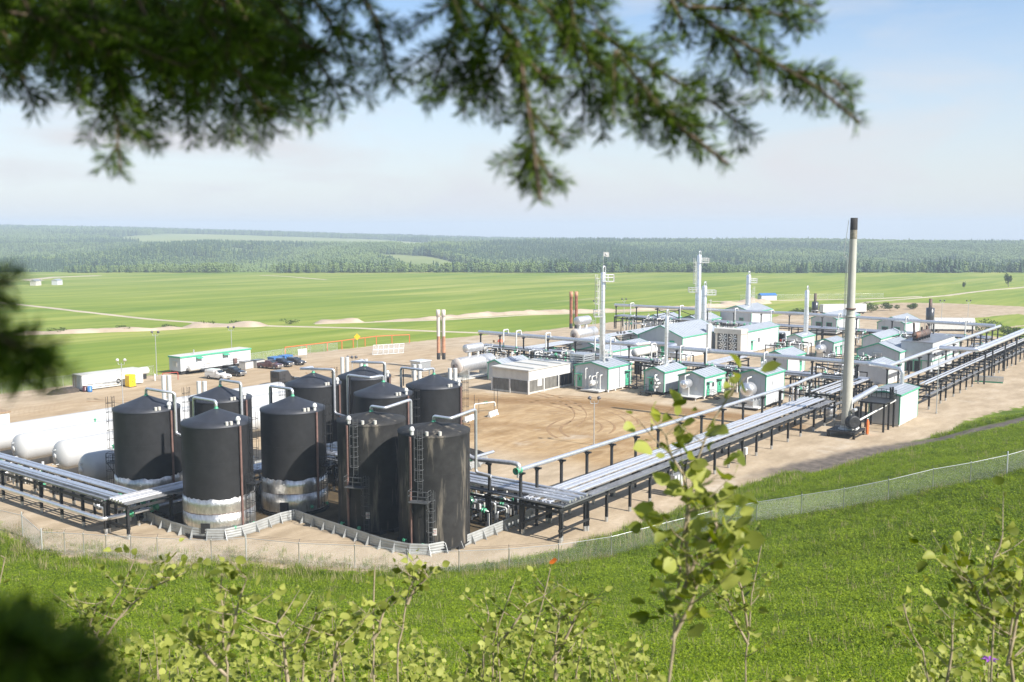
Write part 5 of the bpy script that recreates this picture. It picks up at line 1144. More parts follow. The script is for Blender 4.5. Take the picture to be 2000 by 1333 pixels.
for k, a in enumerate((('white process piping behind the cooler house roof', 86, 56, 7, 13, 2.5, 5.2, 26), ('white process piping left of the tall tower shed', 88, 74, 6, 9, 2, 4.6, 14),
    ('process piping between the tower shed and the shed with gable pipes', 87.5, 35.5, 6, 7, 2, 5, 18), ('process piping behind the shed with two green doors', 91.2, 22, 3.5, 10, 2, 4.8, 16),
    ('process piping right of the big drum shed, behind the tall posts', 79, 3.5, 9, 7, 1, 3.8, 18), ('process piping on the low rack behind the flare', 98, 6, 12, 10, 1.5, 4.0, 22),
    ('process piping before the far header, left part', 174, 84, 6, 14, 2, 4.6, 20), ('process piping before the far header, below the cross braced frame', 174, 58, 6, 13, 2, 4.6, 18),
    ('process piping before the far header, right of the slim back column', 174, 14, 6, 18, 2, 4.4, 18), ('process piping among the sheds left of the flare shaft', 138, 31, 10, 7, 2, 4.4, 14), ('process piping in front of the broad hall right of the flare', 128, 12, 7, 9, 1.5, 3.8, 14), ('process piping between the cooler house roof and the header', 99, 64, 6, 14, 2, 4.4, 16), ('process piping between the long hall and the thick header', 100, 43, 12, 9, 1.5, 4.2, 20),
    ('process piping at the right end below the T post header', 168, -4, 20, 6, 1.2, 3.6, 16), ('pipe stubs and valves inside the near corner of the containment wall', -1.5, 7.5, 7, 7, .5, 2.2, 20),
    ('piping at the foot of the white bullets', -22, 56, 3.5, 24, .6, 2.3, 20), ('valves and pipe stubs on the left rack corner skid', -23.5, 38.5, 7, 4, .6, 2.2, 14), ('piping between the silver banded tanks', -15, 34.2, 26, 3.0, .5, 2.6, 16))):
    piping(*a[:7], int(a[7]*1.6), 40+k)
vt = MB()
wv = thing('storage_vessel', 'white horizontal vessel lying between the tall tower and the hall', 'vessel', (100,50.5,0)); MB().vessel((0,0,4.6),(9,0,4.6),.85,18).build('drum', M['white_paint'], wv)
for x in (1.5,7.5): MB().box(x-.15,-.6,0,x+.15,.6,4.1).build('leg', M['steel_black'], wv)
wv = thing('storage_vessel', 'small silver vessel standing low among the tall posts left of the flare', 'vessel', (77,1.8,0)); MB().vessel((0,0,1.3),(3,0,1.3),.8,18).build('drum', M['cladding_dull'], wv); MB().box(.2,-.7,0,2.8,.7,.5).build('skid', M['galv'], wv)
for (s, t, L) in ((-20.5,43.6,5.2),(-19.5,37.9,5.0)):
    bx2 = thing('skid_box', 'open topped grey steel skid box behind the left rack corner' if t > 40 else 'grey steel equipment box under the left rack corner', 'skid box', (s,t,0))
    m = MB()
    for b in ((0,0,0,L,.08,1.5),(0,2.2,0,L,2.28,1.5),(0,.08,0,.08,2.2,1.5),(L-.08,.08,0,L,2.2,1.5),(0.08,.08,0,L-.08,2.2,.1)): m.box(*b)
    m.build('body', M['galv'], bx2); MB().tube([(.8,1.1,.2),(.8,1.1,1.9),(2.8,1.1,1.9)], .1, 8).build('pipe', M['white_paint'], bx2)
for i, (s, t) in enumerate(((-5,56.9),(-5.2,49.3),(19.5,50.6),(19.6,46.9),(20.0,37.2),(20.2,31.1))):
    wp = thing('vent_stack', ['twin white vent stacks between two white bullet tops','twin white vent stacks rising behind the second silver banded tank row','twin white vent stacks beside the three headed lamp','twin white vent stacks just right of the rearmost left tank','twin white vent stacks behind the middle far tank','twin white vent stacks in front of the large silver drum'][i], 'vent stack', (s,t,0), 0, 'twin white vent stacks')
    for sg in (-.34,.34): q = RT*sg; MB().cyl((q.x,q.y), .27, 8.2, 12.0 if i > 1 else 11.7, 12).build('stack', M['white_paint'], wp); MB().cyl((q.x,q.y), .12, 0, 8.2, 8).build('leg', M['galv'], wp)
    MB().bar(tuple(RT*-.34+Vector((0,0,9))), tuple(RT*.34+Vector((0,0,9))), .1).build('tie', M['galv'], wp)

# ------------------------------------------------------------------ vehicles
def wheel_mesh():
    t_ = MB(); t_.rev((0,-.13,0), (0,1,0), [(0,.2),(0,.36),(.04,.4),(.22,.4),(.26,.36),(.26,.2)], 18); r_ = MB(); r_.rev((0,-.14,0), (0,1,0), [(.03,.02),(.0,.10),(.02,.22),(.25,.22),(.27,.10),(.24,.02)], 14); return t_.mesh('tyre', M['tyre']), r_.mesh('rim', M['rim'])
TYRE, RIM = wheel_mesh()
def vehicle(label, s, t, head, paint, kind, L=5.8, name='pickup_truck', cat='pickup', group='vehicles parked at the office'):
    th = thing(name, label, cat, (s, t, 0), head, group); h = L/2; W2 = .98; P = M[paint]
    def loft(secs, nm, m, parent=th):
        """secs: [(x, half width low, z low, half width high, z high)]"""
        V = []; F = []
        for x, wl, zl, wh, zh in secs: V += [(x,-wl,zl),(x,wl,zl),(x,wh*1.0,zl+(zh-zl)*.62) if False else (x,wl*1.01,zl+(zh-zl)*.5),(x,wh,zh),(x,-wh,zh),(x,-wl*1.01,zl+(zh-zl)*.5)]
        for i in range(len(secs)-1):
            for k in range(6): k2 = (k+1) % 6; F.append((i*6+k, i*6+k2, (i+1)*6+k2, (i+1)*6+k))
        F += [tuple(reversed(range(6))), tuple(range(len(V)-6, len(V)))]; return MB().add(V, F, False).build(nm, m, parent)
    hood = 1.18 if kind != 'suv' else 1.08; bedz = 1.22
    if kind == 'suv': secs = [(-h,.80,.55,.80,.95),(-h+.12,.92,.42,.92,1.08),(-h+.9,.95,.40,.93,1.10),(h-1.6,.95,.38,.92,1.06),(h-.5,.93,.42,.86,.92),(h-.08,.86,.45,.78,.80),(h,.78,.5,.7,.72)]
    else: secs = [(-h,.95,.55,.95,bedz),(-h+.1,.98,.48,.97,bedz),(.1,.98,.45,.96,bedz+.02),(h-1.75,.98,.45,.95,hood+.03),(h-.4,.97,.48,.92,hood-.06),(h-.06,.93,.50,.88,hood-.16),(h,.88,.55,.84,hood-.25)]
    loft(secs, 'body', P)
    if kind == 'suv': c0, c1, zr = -h+.25, h-1.35, 1.68
    elif kind == 'crew': c0, c1, zr = -h+1.95, h-1.55, 1.86
    else: c0, c1, zr = -h+2.4, h-1.75, 1.90
    zb = (1.06 if kind == 'suv' else hood-.02); cab = loft([(c0,.90,zb,.70,zb+.1),(c0+.28,.92,zb,.74,zr-.04),(c0+.9,.92,zb,.76,zr),(c1-1.0,.92,zb,.74,zr-.01),(c1-.1,.90,zb,.72,zb+.22),(c1,.90,zb,.72,zb+.06)], 'cab', P)
    g = MB(); g.add([(c1-.18,-.72,zb+.2),(c1-.18,.72,zb+.2),(c1-.93,.66,zr-.07),(c1-.93,-.66,zr-.07)], [(0,1,2,3)]); g.add([(c1-.10,-.72,zb+.22),(c1-.10,.72,zb+.22),(c1-.89,.68,zr-.02),(c1-.89,-.68,zr-.02)], [(0,1,2,3)]); g.build('windscreen', M['glass'], cab)
    for sg in (-1, 1):
        xm = (c0+c1)/2
        for (xa, xb) in ((c0+.42, xm-.06), (xm+.04, c1-.85)):
            if xb-xa < .15: continue
            g = MB(); yl, yh = sg*.915, sg*.79; g.add([(xa,yl,zb+.12),(xb+.25*(xb > xm),yl,zb+.12),(xb-.1,yh,zr-.16),(xa+.05,yh,zr-.16),(xa,yl*.97,zb+.12),(xb,yl*.97,zb+.12),(xb-.1,yh*.97,zr-.16),(xa+.05,yh*.97,zr-.16)], [(0,1,2,3),(7,6,5,4),(0,4,5,1),(2,6,7,3)]); g.build('side_window', M['glass'], cab)
        MB().cbox((c1-.35, sg*1.06, zb+.22), .12, .2, .2).build('mirror', P, th)
        hl = MB(); hl.cbox((h-.05, sg*.68, hood-.33 if kind != 'suv' else .74), .12, .34, .2); hl.build('headlight', M['lamp_lens'], th); tl = MB(); tl.cbox((-h+.01, sg*.86, .95), .06, .14, .34); tl.build('tail_light', M['red'], th)
        for xw in (-h+1.15, h-1.0):
            wh = inst('wheel', TYRE, th, (xw, sg*.88, .40)); wr = inst('rim', RIM, wh)
            ar = MB(); ar.rev((xw, sg*.99-.01, .42), (0,1,0), [(0,.46),(.02,.50),(.04,.46)], 18); ar.build('wheel_arch', M['dark'], th)
    MB().box(h-.06,-.55,.68 if kind != 'suv' else .52,h+.03,.55,hood-.22 if kind != 'suv' else .72).build('grille', M['rim'] if kind != 'suv' else M['dark'], th)
    MB().box(h-.12,-.92,.42,h+.08,.92,.62).build('bumper', M['rim'] if kind != 'suv' else P, th); MB().box(-h-.06,-.9,.48,-h+.05,.9,.64).build('rear_bumper', M['dark'], th)
    if kind in ('crew','pick'):
        MB().box(-h+.12,-.78,bedz-.02,c0-.08,.78,bedz+.012).build('bed', M['dark'], th)
    if kind == 'cap': loft([(-h+.02,.94,bedz,.84,1.93),(-h+.25,.95,bedz,.86,1.97),(c0+.1,.95,bedz,.86,1.97),(c0+.2,.95,bedz,.82,1.9)], 'canopy', P)
    return th
HD = math.atan2(-.997, .09)
vehicle('muddy white pickup with a white box canopy over its bed', 44.6, 114.1, HD, 'car_white', 'cap')
vehicle('dark pickup parked close behind the muddy white one', 49.6, 115.9, HD+.03, 'car_black', 'crew')
vehicle('dusty maroon pickup with an open bed, first of its row', 61.0, 118.2, HD+.08, 'maroon', 'crew')
vehicle('dark blue pickup parked between the maroon pickup and a grey car', 64.8, 119.1, HD+.08, 'navy', 'crew')
vehicle('grey sport utility car at the far end of the parked row', 68.4, 118.6, HD+.1, 'charcoal', 'suv', 4.6, 'parked_car', 'car')
bt = vehicle('black work truck with a tall rear box, partly behind the black tanks', 48.6, 98.2, R(8), 'car_black', 'pick', 6.2, 'box_truck', 'truck')
MB().prism([(-3.15,.75),(.2,.75),(.2,1.9),(-.6,2.9),(-3.15,2.9)], 'y', -1.12, 1.12).build('cargo_box', M['charcoal'], bt)
m = MB()
for y in (-.6,-.3,0,.3,.6): m.box(-3.22,y-.03,1.7,-3.16,y+.03,2.6)
for z in (1.7,2.6): m.box(-3.22,-.63,z-.03,-3.16,.63,z+.03)
m.build('rear_rack', M['steel_black'], bt)

# ------------------------------------------------------------------ yard objects
ct = thing('shipping_container', 'long white container with one rusty and one grey end door', 'container', (19.9,121.6,0), R(-2)); LC = 12.4; WC = 3.6
m = MB(); m.box(0.1,0,.2,LC,WC,2.85); m.build('body', M['white_paint'], ct); MB().box(0,-.05,2.85,LC+.05,WC+.05,2.95).build('roof', M['cream'], ct)
for k in range(14): MB().box(.3+k*.87,-.035,.3,.75+k*.87,-.002,2.75).build('side_rib', M['white_paint'], ct)
for (a, b, mm) in ((.06,WC/2-.04,'shed_wall'),(WC/2+.04,WC-.06,'rust_white')):
    dr = MB().box(.02,a,.3,.098,b,2.75).build('door', M[mm], ct)
    for q in (.25,.75): MB().tube([(.0,a+(b-a)*q,.35),(.0,a+(b-a)*q,2.7)], .035, 6).build('lock_bar', M['rust'] if mm != 'shed_wall' else M['galv'], dr)
m = MB()
for (x0, z) in ((1,1.2),(1,.6),(4,1.0)): m.tube([(x0,-.15,z),(x0+7,-.15,z)], .05, 5)
m.build('side_rail', M['galv'], ct)
for x in (7.2,9.4): MB().rev((x,-.08,1.15), (0,-1,0), [(0,.28),(0,.42),(.12,.42),(.12,.28)], 16).build('hose_reel', M['dark'], ct)
pt = thing('toilet_cabin', 'yellow plastic toilet cabin in front of the white container', 'toilet cabin', (28.4,119.3,0), R(5)); MB().box(-.7,-.65,.12,.7,.65,2.2).build('body', M['yellow'], pt); MB().prism([(-.78,2.2),(.78,2.2),(.55,2.42),(-.55,2.42)], 'y', -.72, .72).build('roof', M['yellow'], pt)
MB().box(-.45,-.70,.25,.45,-.652,2.05).build('door', M['yellow'], pt); MB().box(-.78,-.72,0,.78,.72,.12).build('base', M['dark'], pt); MB().box(-.10,-.73,1.0,.10,-.702,1.2).build('latch', M['dark'], pt)
for (lab, s, t, mm) in (('small blue drum at the container corner','20.4','119.8','blue'),('dark red drum beside the container corner','20.0','120.8','maroon')):
    dm = thing('drum', lab, 'drum', (float(s),float(t),0), 0, 'drums by the container'); MB().rev((0,0,0), (0,0,1), [(0,.02),(0,.42),(.35,.44),(.37,.42),(.75,.44),(.77,.42),(1.1,.42),(1.1,.02)], 16).build('body', M[mm], dm)
pg = thing('propane_pig', 'small white propane tank behind the right end of the container', 'gas tank', (34.6,126.6,0)); MB().vessel((-1.8,0,1.6),(2.4,0,1.6),.75,20).build('drum', M['white_paint'], pg); MB().box(-1,-.5,0,1.6,.5,1.0).build('stand', M['dark'], pg)
rb = thing('pipe_barrier', 'red pipe barrier before the office trailer', 'barrier', (36.6,121.2,0), math.atan2(-1,2.6)); m = MB(); m.tube(fillet([(0,0,0),(0,0,1.5),(3.0,0,1.5),(3.0,0,0)], .2, 3), .07, 8); m.build('rail', M['red'], rb)
bo = thing('bollard', 'white bollard at the end of the red pipe barrier', 'bollard', (35.8,122.6,0)); MB().rev((0,0,0), (0,0,1), [(0,.16),(1.3,.16),(1.42,.02)], 12).build('post', M['white_paint'], bo)
for i, (s, t) in enumerate(((57.5,121.8),(60.6,121.9))):
    bn = thing('waste_bin', ['tan waste bin with a dark lid next to the office trailer','tan waste bin with a dark lid nearer the maroon pickup'][i], 'bin', (s,t,0), R(8), 'waste bins'); MB().box(-1.2,-.9,.1,1.2,.9,1.6).build('body', M['tarp'], bn); MB().box(-1.25,-.95,1.6,1.25,.95,1.72).build('lid', M['charcoal'], bn)
    for y in (-.7,.7): MB().box(-1.1,y-.06,0,1.1,y+.06,.1).build('runner', M['dark'], bn)
for i, (s, t) in enumerate(((67.6,124.6),(71.0,125.0))):
    bb = thing('blue_crate', ['blue topped crate behind the maroon pickup','blue topped crate behind the dark blue pickup'][i], 'crate', (s,t,0), R(5), 'blue crates'); MB().box(-1.3,-1,0,1.3,1,1.25).build('body', M['blue'], bb); MB().box(-1.35,-1.05,1.25,1.35,1.05,1.4).build('lid', M['blue'], bb)
    for x in (-.7,0,.7): MB().box(x-.06,-1.05,.1,x+.06,-1.002,1.2).build('rib', M['navy'], bb)
dp = MB(); n = 26
V = []; F = []
for i in range(n):
    for j in range(9): u = i/(n-1)*2-1; v = j/8*2-1; V.append((u*3.4, v*1.7, max(0, 1-u*u-v*v)**.7*.9*(.7+.6*random.random())))
for i in range(n-1):
    for j in range(8): k = i*9+j; F.append((k, k+9, k+10, k+1))
pl = dp.add(V, F, True).build('soil_pile', mat('dark_soil', (.07,.055,.042), .95, 0, .3, 2.0, bump=.4), None, (19.3,124.2,-.05)); pl.location = (17.2,123.0,-.05); tag(pl, 'low pile of dark soil at the left foot of the white container', 'soil pile')
def light_pole(label, s, t, h, heads, mt='galv', fix='lampfix', face=None):
    th = thing('lamp_post', label, 'lamp post', (s,t,0), 0, 'yard lamp posts'); m = MB(); m.tube([(0,0,0),(0,0,h-.6)], [.09,.06], 8); m.cyl((0,0), .16, 0, .25, 8); m.build('pole', M[mt], th)
    offs = {2: (-.55,.55), 3: (-.6,0,.6)}[heads]; a = MB()
    for o in offs: q = RT*o; a.tube(fillet([(0,0,h-.9),(q.x,q.y,h-.9),(q.x,q.y,h-.3)], .25, 4), .04, 6)
    a.build('arm', M[mt], th)
    for o in offs:
        q = RT*o*1.1; d = (RT*o*.5-FW*.4+Vector((0,0,-.75))).normalized(); b = MB(); b.rev(q+Vector((0,0,h-.02)), d, [(-.16,.05),(-.1,.2),(.22,.29),(.26,.27),(.27,.02)], 12); b.build('lamp_head', M[fix], th)
light_pole('twin headed white lamp post in front of the container', 16.8, 103.0, 7.8, 2, 'galv', 'white_paint')
light_pole('twin headed lamp post at the field fence left of the office trailer', 39.7, 127.9, 9.2, 2)
light_pole('twin headed lamp post standing in the bare brown yard', 38.2, 20.7, 6.8, 2)
light_pole('twin headed lamp post on the gravel right of the flare', 92.5, -10.9, 9.9, 2)
light_pole('three headed lamp post behind the rearmost left tank', 40.8, 71.5, 8.3, 3)
light_pole('three headed lamp cluster before the long hall', 101.5, 54.5, 8.6, 3)
light_pole('twin headed lamp post at the back, right of the far header end', 179, 110, 8.4, 2); light_pole('twin headed lamp post farther back near the spoil bank', 189, 106, 8.6, 2)
light_pole('twin headed lamp post before the brown patch', 244.5, 26.4, 8.4, 2); light_pole('thin pole with twin lamps out on the brown patch', 276, 25.9, 6.6, 2)
light_pole('twin headed lamp post just left of the flare shaft', 98, 9.3, 8.2, 2); light_pole('thin lamp post behind the right end of the office trailer', 63, 134, 8, 2)
def barrier(label, s, t, rz):
    th = thing('concrete_barrier', label, 'barrier', (s,t,0), rz, 'white concrete barriers'); MB().prism([(-.32,0),(.32,0),(.30,.12),(.14,.38),(.10,.85),(-.10,.85),(-.14,.38),(-.30,.12)], 'x', -1.5, 1.5).build('body', M['white_paint'], th)
    for x in (-.7,.7): MB().box(x-.2,-.34,0,x+.2,.34,.07).build('slot', M['dark'], th)
barrier('white concrete barrier nearer the right rear tank', 41.4, 46.0, R(12)); barrier('white concrete barrier standing alone out in the yard', 47.0, 45.6, R(12))
la = thing('loading_arm', 'white pipe loading arm with tall thin rods at the yard edge', 'loading arm', (48.5,48.6,0)); m = MB(); m.tube(fillet([(-2,.5,.5),(-2,.5,1.6),(1.8,-.8,1.6),(1.8,-.8,.9)], .3, 3), .12, 8); m.build('pipe', M['white_paint'], la)
for q in ((-2,.5,3.2),(-1.2,.2,2.4),(1.6,-.8,4.4),(2.4,-.9,4.4)): MB().cyl(q[:2], .04, 0, q[2], 6).build('rod', M['steel_black'], la)
m = MB(); m.rev((.2,-.1,1.6), (1,-.35,0), [(-.25,.25),(-.18,.25),(-.18,.14),(.18,.14),(.18,.25),(.25,.25)], 10); m.build('valve', M['green_valve'], la)
eb = thing('electrical_cabinet', 'row of grey electrical cabinets under the long rack', 'cabinet', (20.6,-.9,0)); 
for k in range(3): c_ = MB().box(k*.7,-.3,.9,k*.7+.62,.3,2.5).build('cabinet', M['galv'], eb); MB().box(k*.7+.08,-.33,1.0,k*.7+.54,-.302,2.4).build('door', M['shed_wall'], c_)
for k in range(2): MB().box(.1+k*1.7,-.08,0,.2+k*1.7,.08,3.2).build('post', M['galv'], eb)
wb = thing('junction_box', 'small white junction box on a black stub under the long rack', 'box', (40.3,-.9,0)); MB().box(-.25,-.15,1.3,.35,.2,2.2).build('cabinet', M['white_paint'], wb); MB().cyl((0,0), .1, 0, 1.3, 8).build('post', M['steel_black'], wb)
tr_ = thing('steel_trough', 'galvanised steel trough lying beside the tall post of the right rack', 'trough', (133.8,-10.2,0), R(-78)); m = MB(); m.prism([(-.6,1.2),(-.5,.3),(.5,.3),(.6,1.2),(.52,1.2),(.44,.38),(-.44,.38),(-.52,1.2)], 'x', -2.6, 2.6); m.build('body', M['galv'], tr_); MB().box(-2.5,-.4,0,2.5,.4,.3).build('base', M['green'], tr_)
ws = thing('storage_shed', 'white storage box with a brown roof at the left edge behind the bullets', 'shed', (-16,97.2,0)); MB().box(0,0,0,10.6,4.2,2.5).build('wall', M['white_paint'], ws); MB().box(-.15,-.15,2.5,10.75,4.35,2.72).build('roof', M['wood'], ws)
for k in range(6): MB().box(10.602,.1+k*.68,.1,10.63,.7+k*.68,2.4).build('wall_panel', M['white_paint'], ws)
oT = thing('tarp_heap', 'orange tarp heap lying past the left end of the thick header', 'tarp', (131.5,110,0)); MB().rev((0,0,0), (0,0,1), [(0,.75),(.35,.65),(.7,.35),(.85,.05)], 12).build('tarp', M['orange_rail'], oT); MB().box(-2.2,.1,0,-1.7,.7,.6).build('block', M['wood'], oT)
for i, (a, lab) in enumerate((((270.5,69.5),'white box trailer at the back beside the dark silencer'),((277,64.0),'second white box trailer farther right at the back'))):
    bt2 = thing('box_trailer', lab, 'trailer', (a[0],a[1],0), R(-40), 'white trailers at the back'); MB().box(-4.2,-1.3,.9,4.2,1.3,3.6).build('box', M['white_paint'], bt2); MB().box(-4,-1.1,.5,4,1.1,.9).build('chassis', M['dark'], bt2)
    for x in (-2.8,-1.7,3.0):
        for y in (-1,1): inst('wheel', TYRE, bt2, (x,y,.42))
    MB().box(4.2,-1.2,1.0,4.26,1.2,3.5).build('door', M['cream'], bt2)
tt = thing('tank_trailer', 'long ribbed white trailer right of the dark silencer', 'trailer', (231,20.3,0), R(-58)); m = MB(); m.rev((-6.3,0,3.0), (1,0,0), [(0,1.25),(12.6,1.25)], 20); m.box(-6.3,-1.25,1.0,6.3,1.25,3.0); m.build('body', M['white_paint'], tt)
for k in range(13): MB().rev((-6+k,0,3.0), (1,0,0), [(-.06,1.27),(-.06,1.33),(.06,1.33),(.06,1.27)], 20).build('rib', M['white_paint'], tt)
m = MB(); m.box(-6,-1,.5,6,1,1.0); m.build('chassis', M['dark'], tt)
for x in (-5,-4,4.6):
    for y in (-1.1,1.1): inst('wheel', TYRE, tt, (x,y,.42))
sg = thing('site_board', 'blank white notice board on posts by the orange rail', 'notice board', (76.2,125.2,0), R(-8)); MB().box(-1.2,-.05,.9,1.2,.05,2.3).build('board', M['white_paint'], sg)
for x in (-1,1): MB().cyl((x,.1), .05, 0, 2.3, 6).build('post', M['galv'], sg)
ys = thing('road_sign', 'yellow diamond road sign in front of the orange rail', 'sign', (98.7,130.4,0), FWD_AZ-R(90)); q = MB(); q.prism([(0,2.0),(.85,2.85),(0,3.7),(-.85,2.85)], 'y', -.03, .03); q.build('plate', M['yellow'], ys); MB().cyl((0,.08), .05, 0, 3.3, 6).build('post', M['galv'], ys)
rr_ = thing('pipe_rail', 'orange painted pipe rail along the field edge', 'rail', (77.5,132.9,0)); RP = [(0,0),(6.5,-.2),(13,-.4),(18,-.3),(22.2,0),(26.5,.1),(30.7,.2),(34.8,-1.5),(38.7,-4.2)]
m = MB(); m.tube([(a,b,2.0) for a, b in RP], .10, 6); m.build('top_rail', M['orange_rail'], rr_)
for a, b in RP: MB().cyl((a,b), .10, -.2, 2.05, 6).build('post', M['orange_rail'], rr_)
gp = thing('fence_panel', 'row of leaning galvanised fence panels stored on the gravel', 'fence panel', (90.8,117,0), math.atan2(-3.2,7.4)); 
for k in range(6):
    m = MB(); x = k*1.35
    for (p, q) in (((x,0,.05),(x+.5,.6,2.3)),((x+1.25,0,.05),(x+1.75,.6,2.3)),((x,0,.05),(x+1.25,0,.05)),((x+.5,.6,2.3),(x+1.75,.6,2.3)),((x+.25,.3,1.2),(x+1.5,.3,1.2))): m.tube([p,q], .05, 5)
    for j in range(1, 6): m.tube([(x+j*.21,0,.05),(x+.5+j*.21,.6,2.3)], .02, 4, smooth=False)
    m.build('panel', M['galv'], gp)

# ------------------------------------------------------------------ chain link fences
def chain_fence(label, P, h, spacing, corners=(), barb=True, mesh_sp=.075, rad=.0024, straight=False):
    th = thing('chain_link_fence', label, 'fence', (P[0][0], P[0][1], 0), 0); o = Vector((P[0][0], P[0][1], 0)); Q = [Vector((a,b,0)) for a, b in P]; pts = []
    for a, b in zip(Q[:-1], Q[1:]):
        n = max(1, round((b-a).length/spacing)) if spacing else 1
        for k in range(n): pts.append(a.lerp(b, k/n))
    pts.append(Q[-1])
    for p in pts: p.z = Zs(p.x, p.y)
    pm = MB(); pm.rev((0,0,0), (0,0,1), [(-.3,.038),(1,.038),(1.0,.05),(1.02,.05),(1.04,.02)], 7); pm = pm.mesh('post', M['fence_metal'])
    cm = MB(); cm.rev((0,0,0), (0,0,1), [(-.3,.06),(1,.06),(1.03,.02)], 8); cm = cm.mesh('corner_post', M['fence_metal'])
    bm2 = MB(); bm2.tube([(0,0,0),(0,.25,.3)], .02, 4, smooth=False); bm2 = bm2.mesh('barb_arm', M['steel_black'])
    for i, p in enumerate(pts):
        big = i in corners; po = inst('corner_post' if big else 'post', cm if big else pm, th, tuple(p-o), scale=(1,1,h*1.12 if big else h))
        if barb: 
            d = (pts[min(i+1, len(pts)-1)]-pts[max(i-1, 0)]); inst('barb_arm', bm2, th, tuple(p-o+Vector((0,0,h))), rot=(0,0,math.atan2(d.y, d.x)))
    for a, b in zip(pts[:-1], pts[1:]): MB().tube([a-o+Vector((0,0,h-.03)), b-o+Vector((0,0,h-.03))], .024, 6).build('top_rail', M['fence_metal'], th)
    V = []; F = []
    def wire(p, q, r):
        d = (q-p).normalized(); s1 = d.cross(Vector((0,0,1)));
        if s1.length < 1e-4: s1 = Vector((1,0,0))
        s1.normalize(); s2 = d.cross(s1); k = len(V)
        for c in (p, q):
            for a in (0, 2.094, 4.189): V.append(tuple(c+(s1*math.cos(a)+s2*math.sin(a))*r))
        for a in range(3): b_ = (a+1) % 3; F.append((k+a, k+b_, k+3+b_, k+3+a))
    hh = h-.06
    for a, b in zip(pts[:-1], pts[1:]):
        L = (b-a).length; n = max(2, int(L/mesh_sp)); at = lambda u, z: a.lerp(b, min(1, max(0, u)))-o+Vector((0,0,z))
        run = hh/L
        for k in range(-int(hh/L*n), n):
            u = k/n
            for sg in (1, -1):
                u0, u1 = (u, u+run) if sg > 0 else (u+run, u); z0, z1 = .04, hh
                if u0 < 0: z0 = .04+(hh-.04)*(0-u0)/(u1-u0); u0 = 0
                if u0 > 1: z0 = .04+(hh-.04)*(1-u0)/(u1-u0); u0 = 1
                if u1 > 1: z1 = .04+(hh-.04)*(1-u0)/(u1-u0) if sg > 0 else z1; u1 = min(u1, 1)
                if u1 < 0: z1 = z0+(hh-z0)*(0-u0)/(u1-u0); u1 = 0
                if z1-z0 > .02: wire(at(u0, z0), at(u1, z1), rad)
    ob = bpy.data.objects.new('wire_mesh', np_mesh('wire_mesh', V, F, M['fence_metal'])); link(ob, th); tag(ob, kind='stuff')
    if barb:
        for dz in (.14, .28):
            m = MB(); m.tube([p-o+Vector((0,0,h+dz)) for p in pts], .008, 4); m.build('barbed_wire', M['steel_black'], th)
    return th
FN = [(-46,104),(-42,90),(-38.5,76),(-35,64),(-32,53),(-30.8,43),(-32.4,36.2),(-31.3,34.2),(-30.4,32.5),(-29.4,30.4),(-28.2,28.3),(-27.0,26),(-24.4,21.6),(-22.1,19.6),(-20.2,14.6),(-17.6,10.2),(-15.7,5.6),(-13.2,1.8),(-10.2,-1.4),(-7.2,-4.6),(-3.6,-7.8),(1.4,-10.6),(5.9,-12.9),(9.0,-16.0),(10.8,-19.6),(12.6,-22.9),(14.9,-26.2),(17.9,-29.3),(20.2,-32),(22.6,-34.6),(27,-37.2),(32,-40),(38,-44)]
chain_fence('chain link fence curving round the foot of the grassy hill', FN, 2.15, 0, (5,6,13,29))
chain_fence('chain link fence between the gravel lot and the green field', [(-60,134),(-20,131.6),(9.5,130.6),(40,129.4)], 2.0, 3.6, (), False, .14, .005)
chain_fence('chain link fence behind the parked vehicles', [(62.5,129.6),(72,130.6),(84,131.4),(92,130.5)], 2.0, 3.4, (), False, .14, .005)
chain_fence('distant chain link fence round the small pipeline site in the field', [(372,150),(398,128),(430,100)], 2.4, 6, (), False, .4, .012)
ps = thing('pump_house', 'small blue roofed pump house far off in the field', 'shed', (378,139,Zs(378,139)), R(-40)); MB().box(-4,-2,0,4,2,2.4).build('wall', M['shed_wall'], ps); MB().prism([(-2.2,2.4),(2.2,2.4),(0,3.4)], 'x', -4.2, 4.2).build('roof', M['blue'], ps)
for k, (px, D, lab) in enumerate(((70,640,'pale wellhead cabin at the far left of the field'),(112,650,'small grey wellhead cabin right of the pale one'))):
    x = (px-1000)/1944*D; s, t = to_site(x, D); wc = thing('well_cabin', lab, 'cabin', (float(s),float(t),Zs(float(s),float(t))), R(30)); MB().box(-3,-2,0,3,2,3).build('wall', M['shed_wall'] if k else M['cream'], wc); MB().prism([(-2.2,3),(2.2,3),(0,4)], 'x', -3.2, 3.2).build('roof', M['galv'], wc)

# ------------------------------------------------------------------ shrubs
def leaf_cloud(n, rx_, rz_, size, r, lobes=5, base=0.0):
    V = []; F = []; cs = [(r.normal(0, rx_*.45), r.normal(0, rx_*.45), base+rz_*r.uniform(.35, .75), r.uniform(.4, .65)) for _ in range(lobes)]
    for i in range(n):
        c = cs[r.integers(0, lobes)]; d = r.normal(0, 1, 3); d /= np.linalg.norm(d); q = c[3]*r.uniform(.5, 1)**.5
        p = np.array([c[0]+d[0]*q*rx_, c[1]+d[1]*q*rx_, c[2]+d[2]*q*rz_*.6]); p[2] = max(.05, p[2])
        u = r.normal(0, 1, 3); u /= np.linalg.norm(u); v = np.cross(u, d+.01); v /= (np.linalg.norm(v)+1e-6); s_ = size*r.uniform(.6, 1.3); k = len(V)
        V += [p-u*s_, p+v*s_*.6, p+u*s_, p-v*s_*.6]; F.append((k, k+1, k+2, k+3))
    return V, F
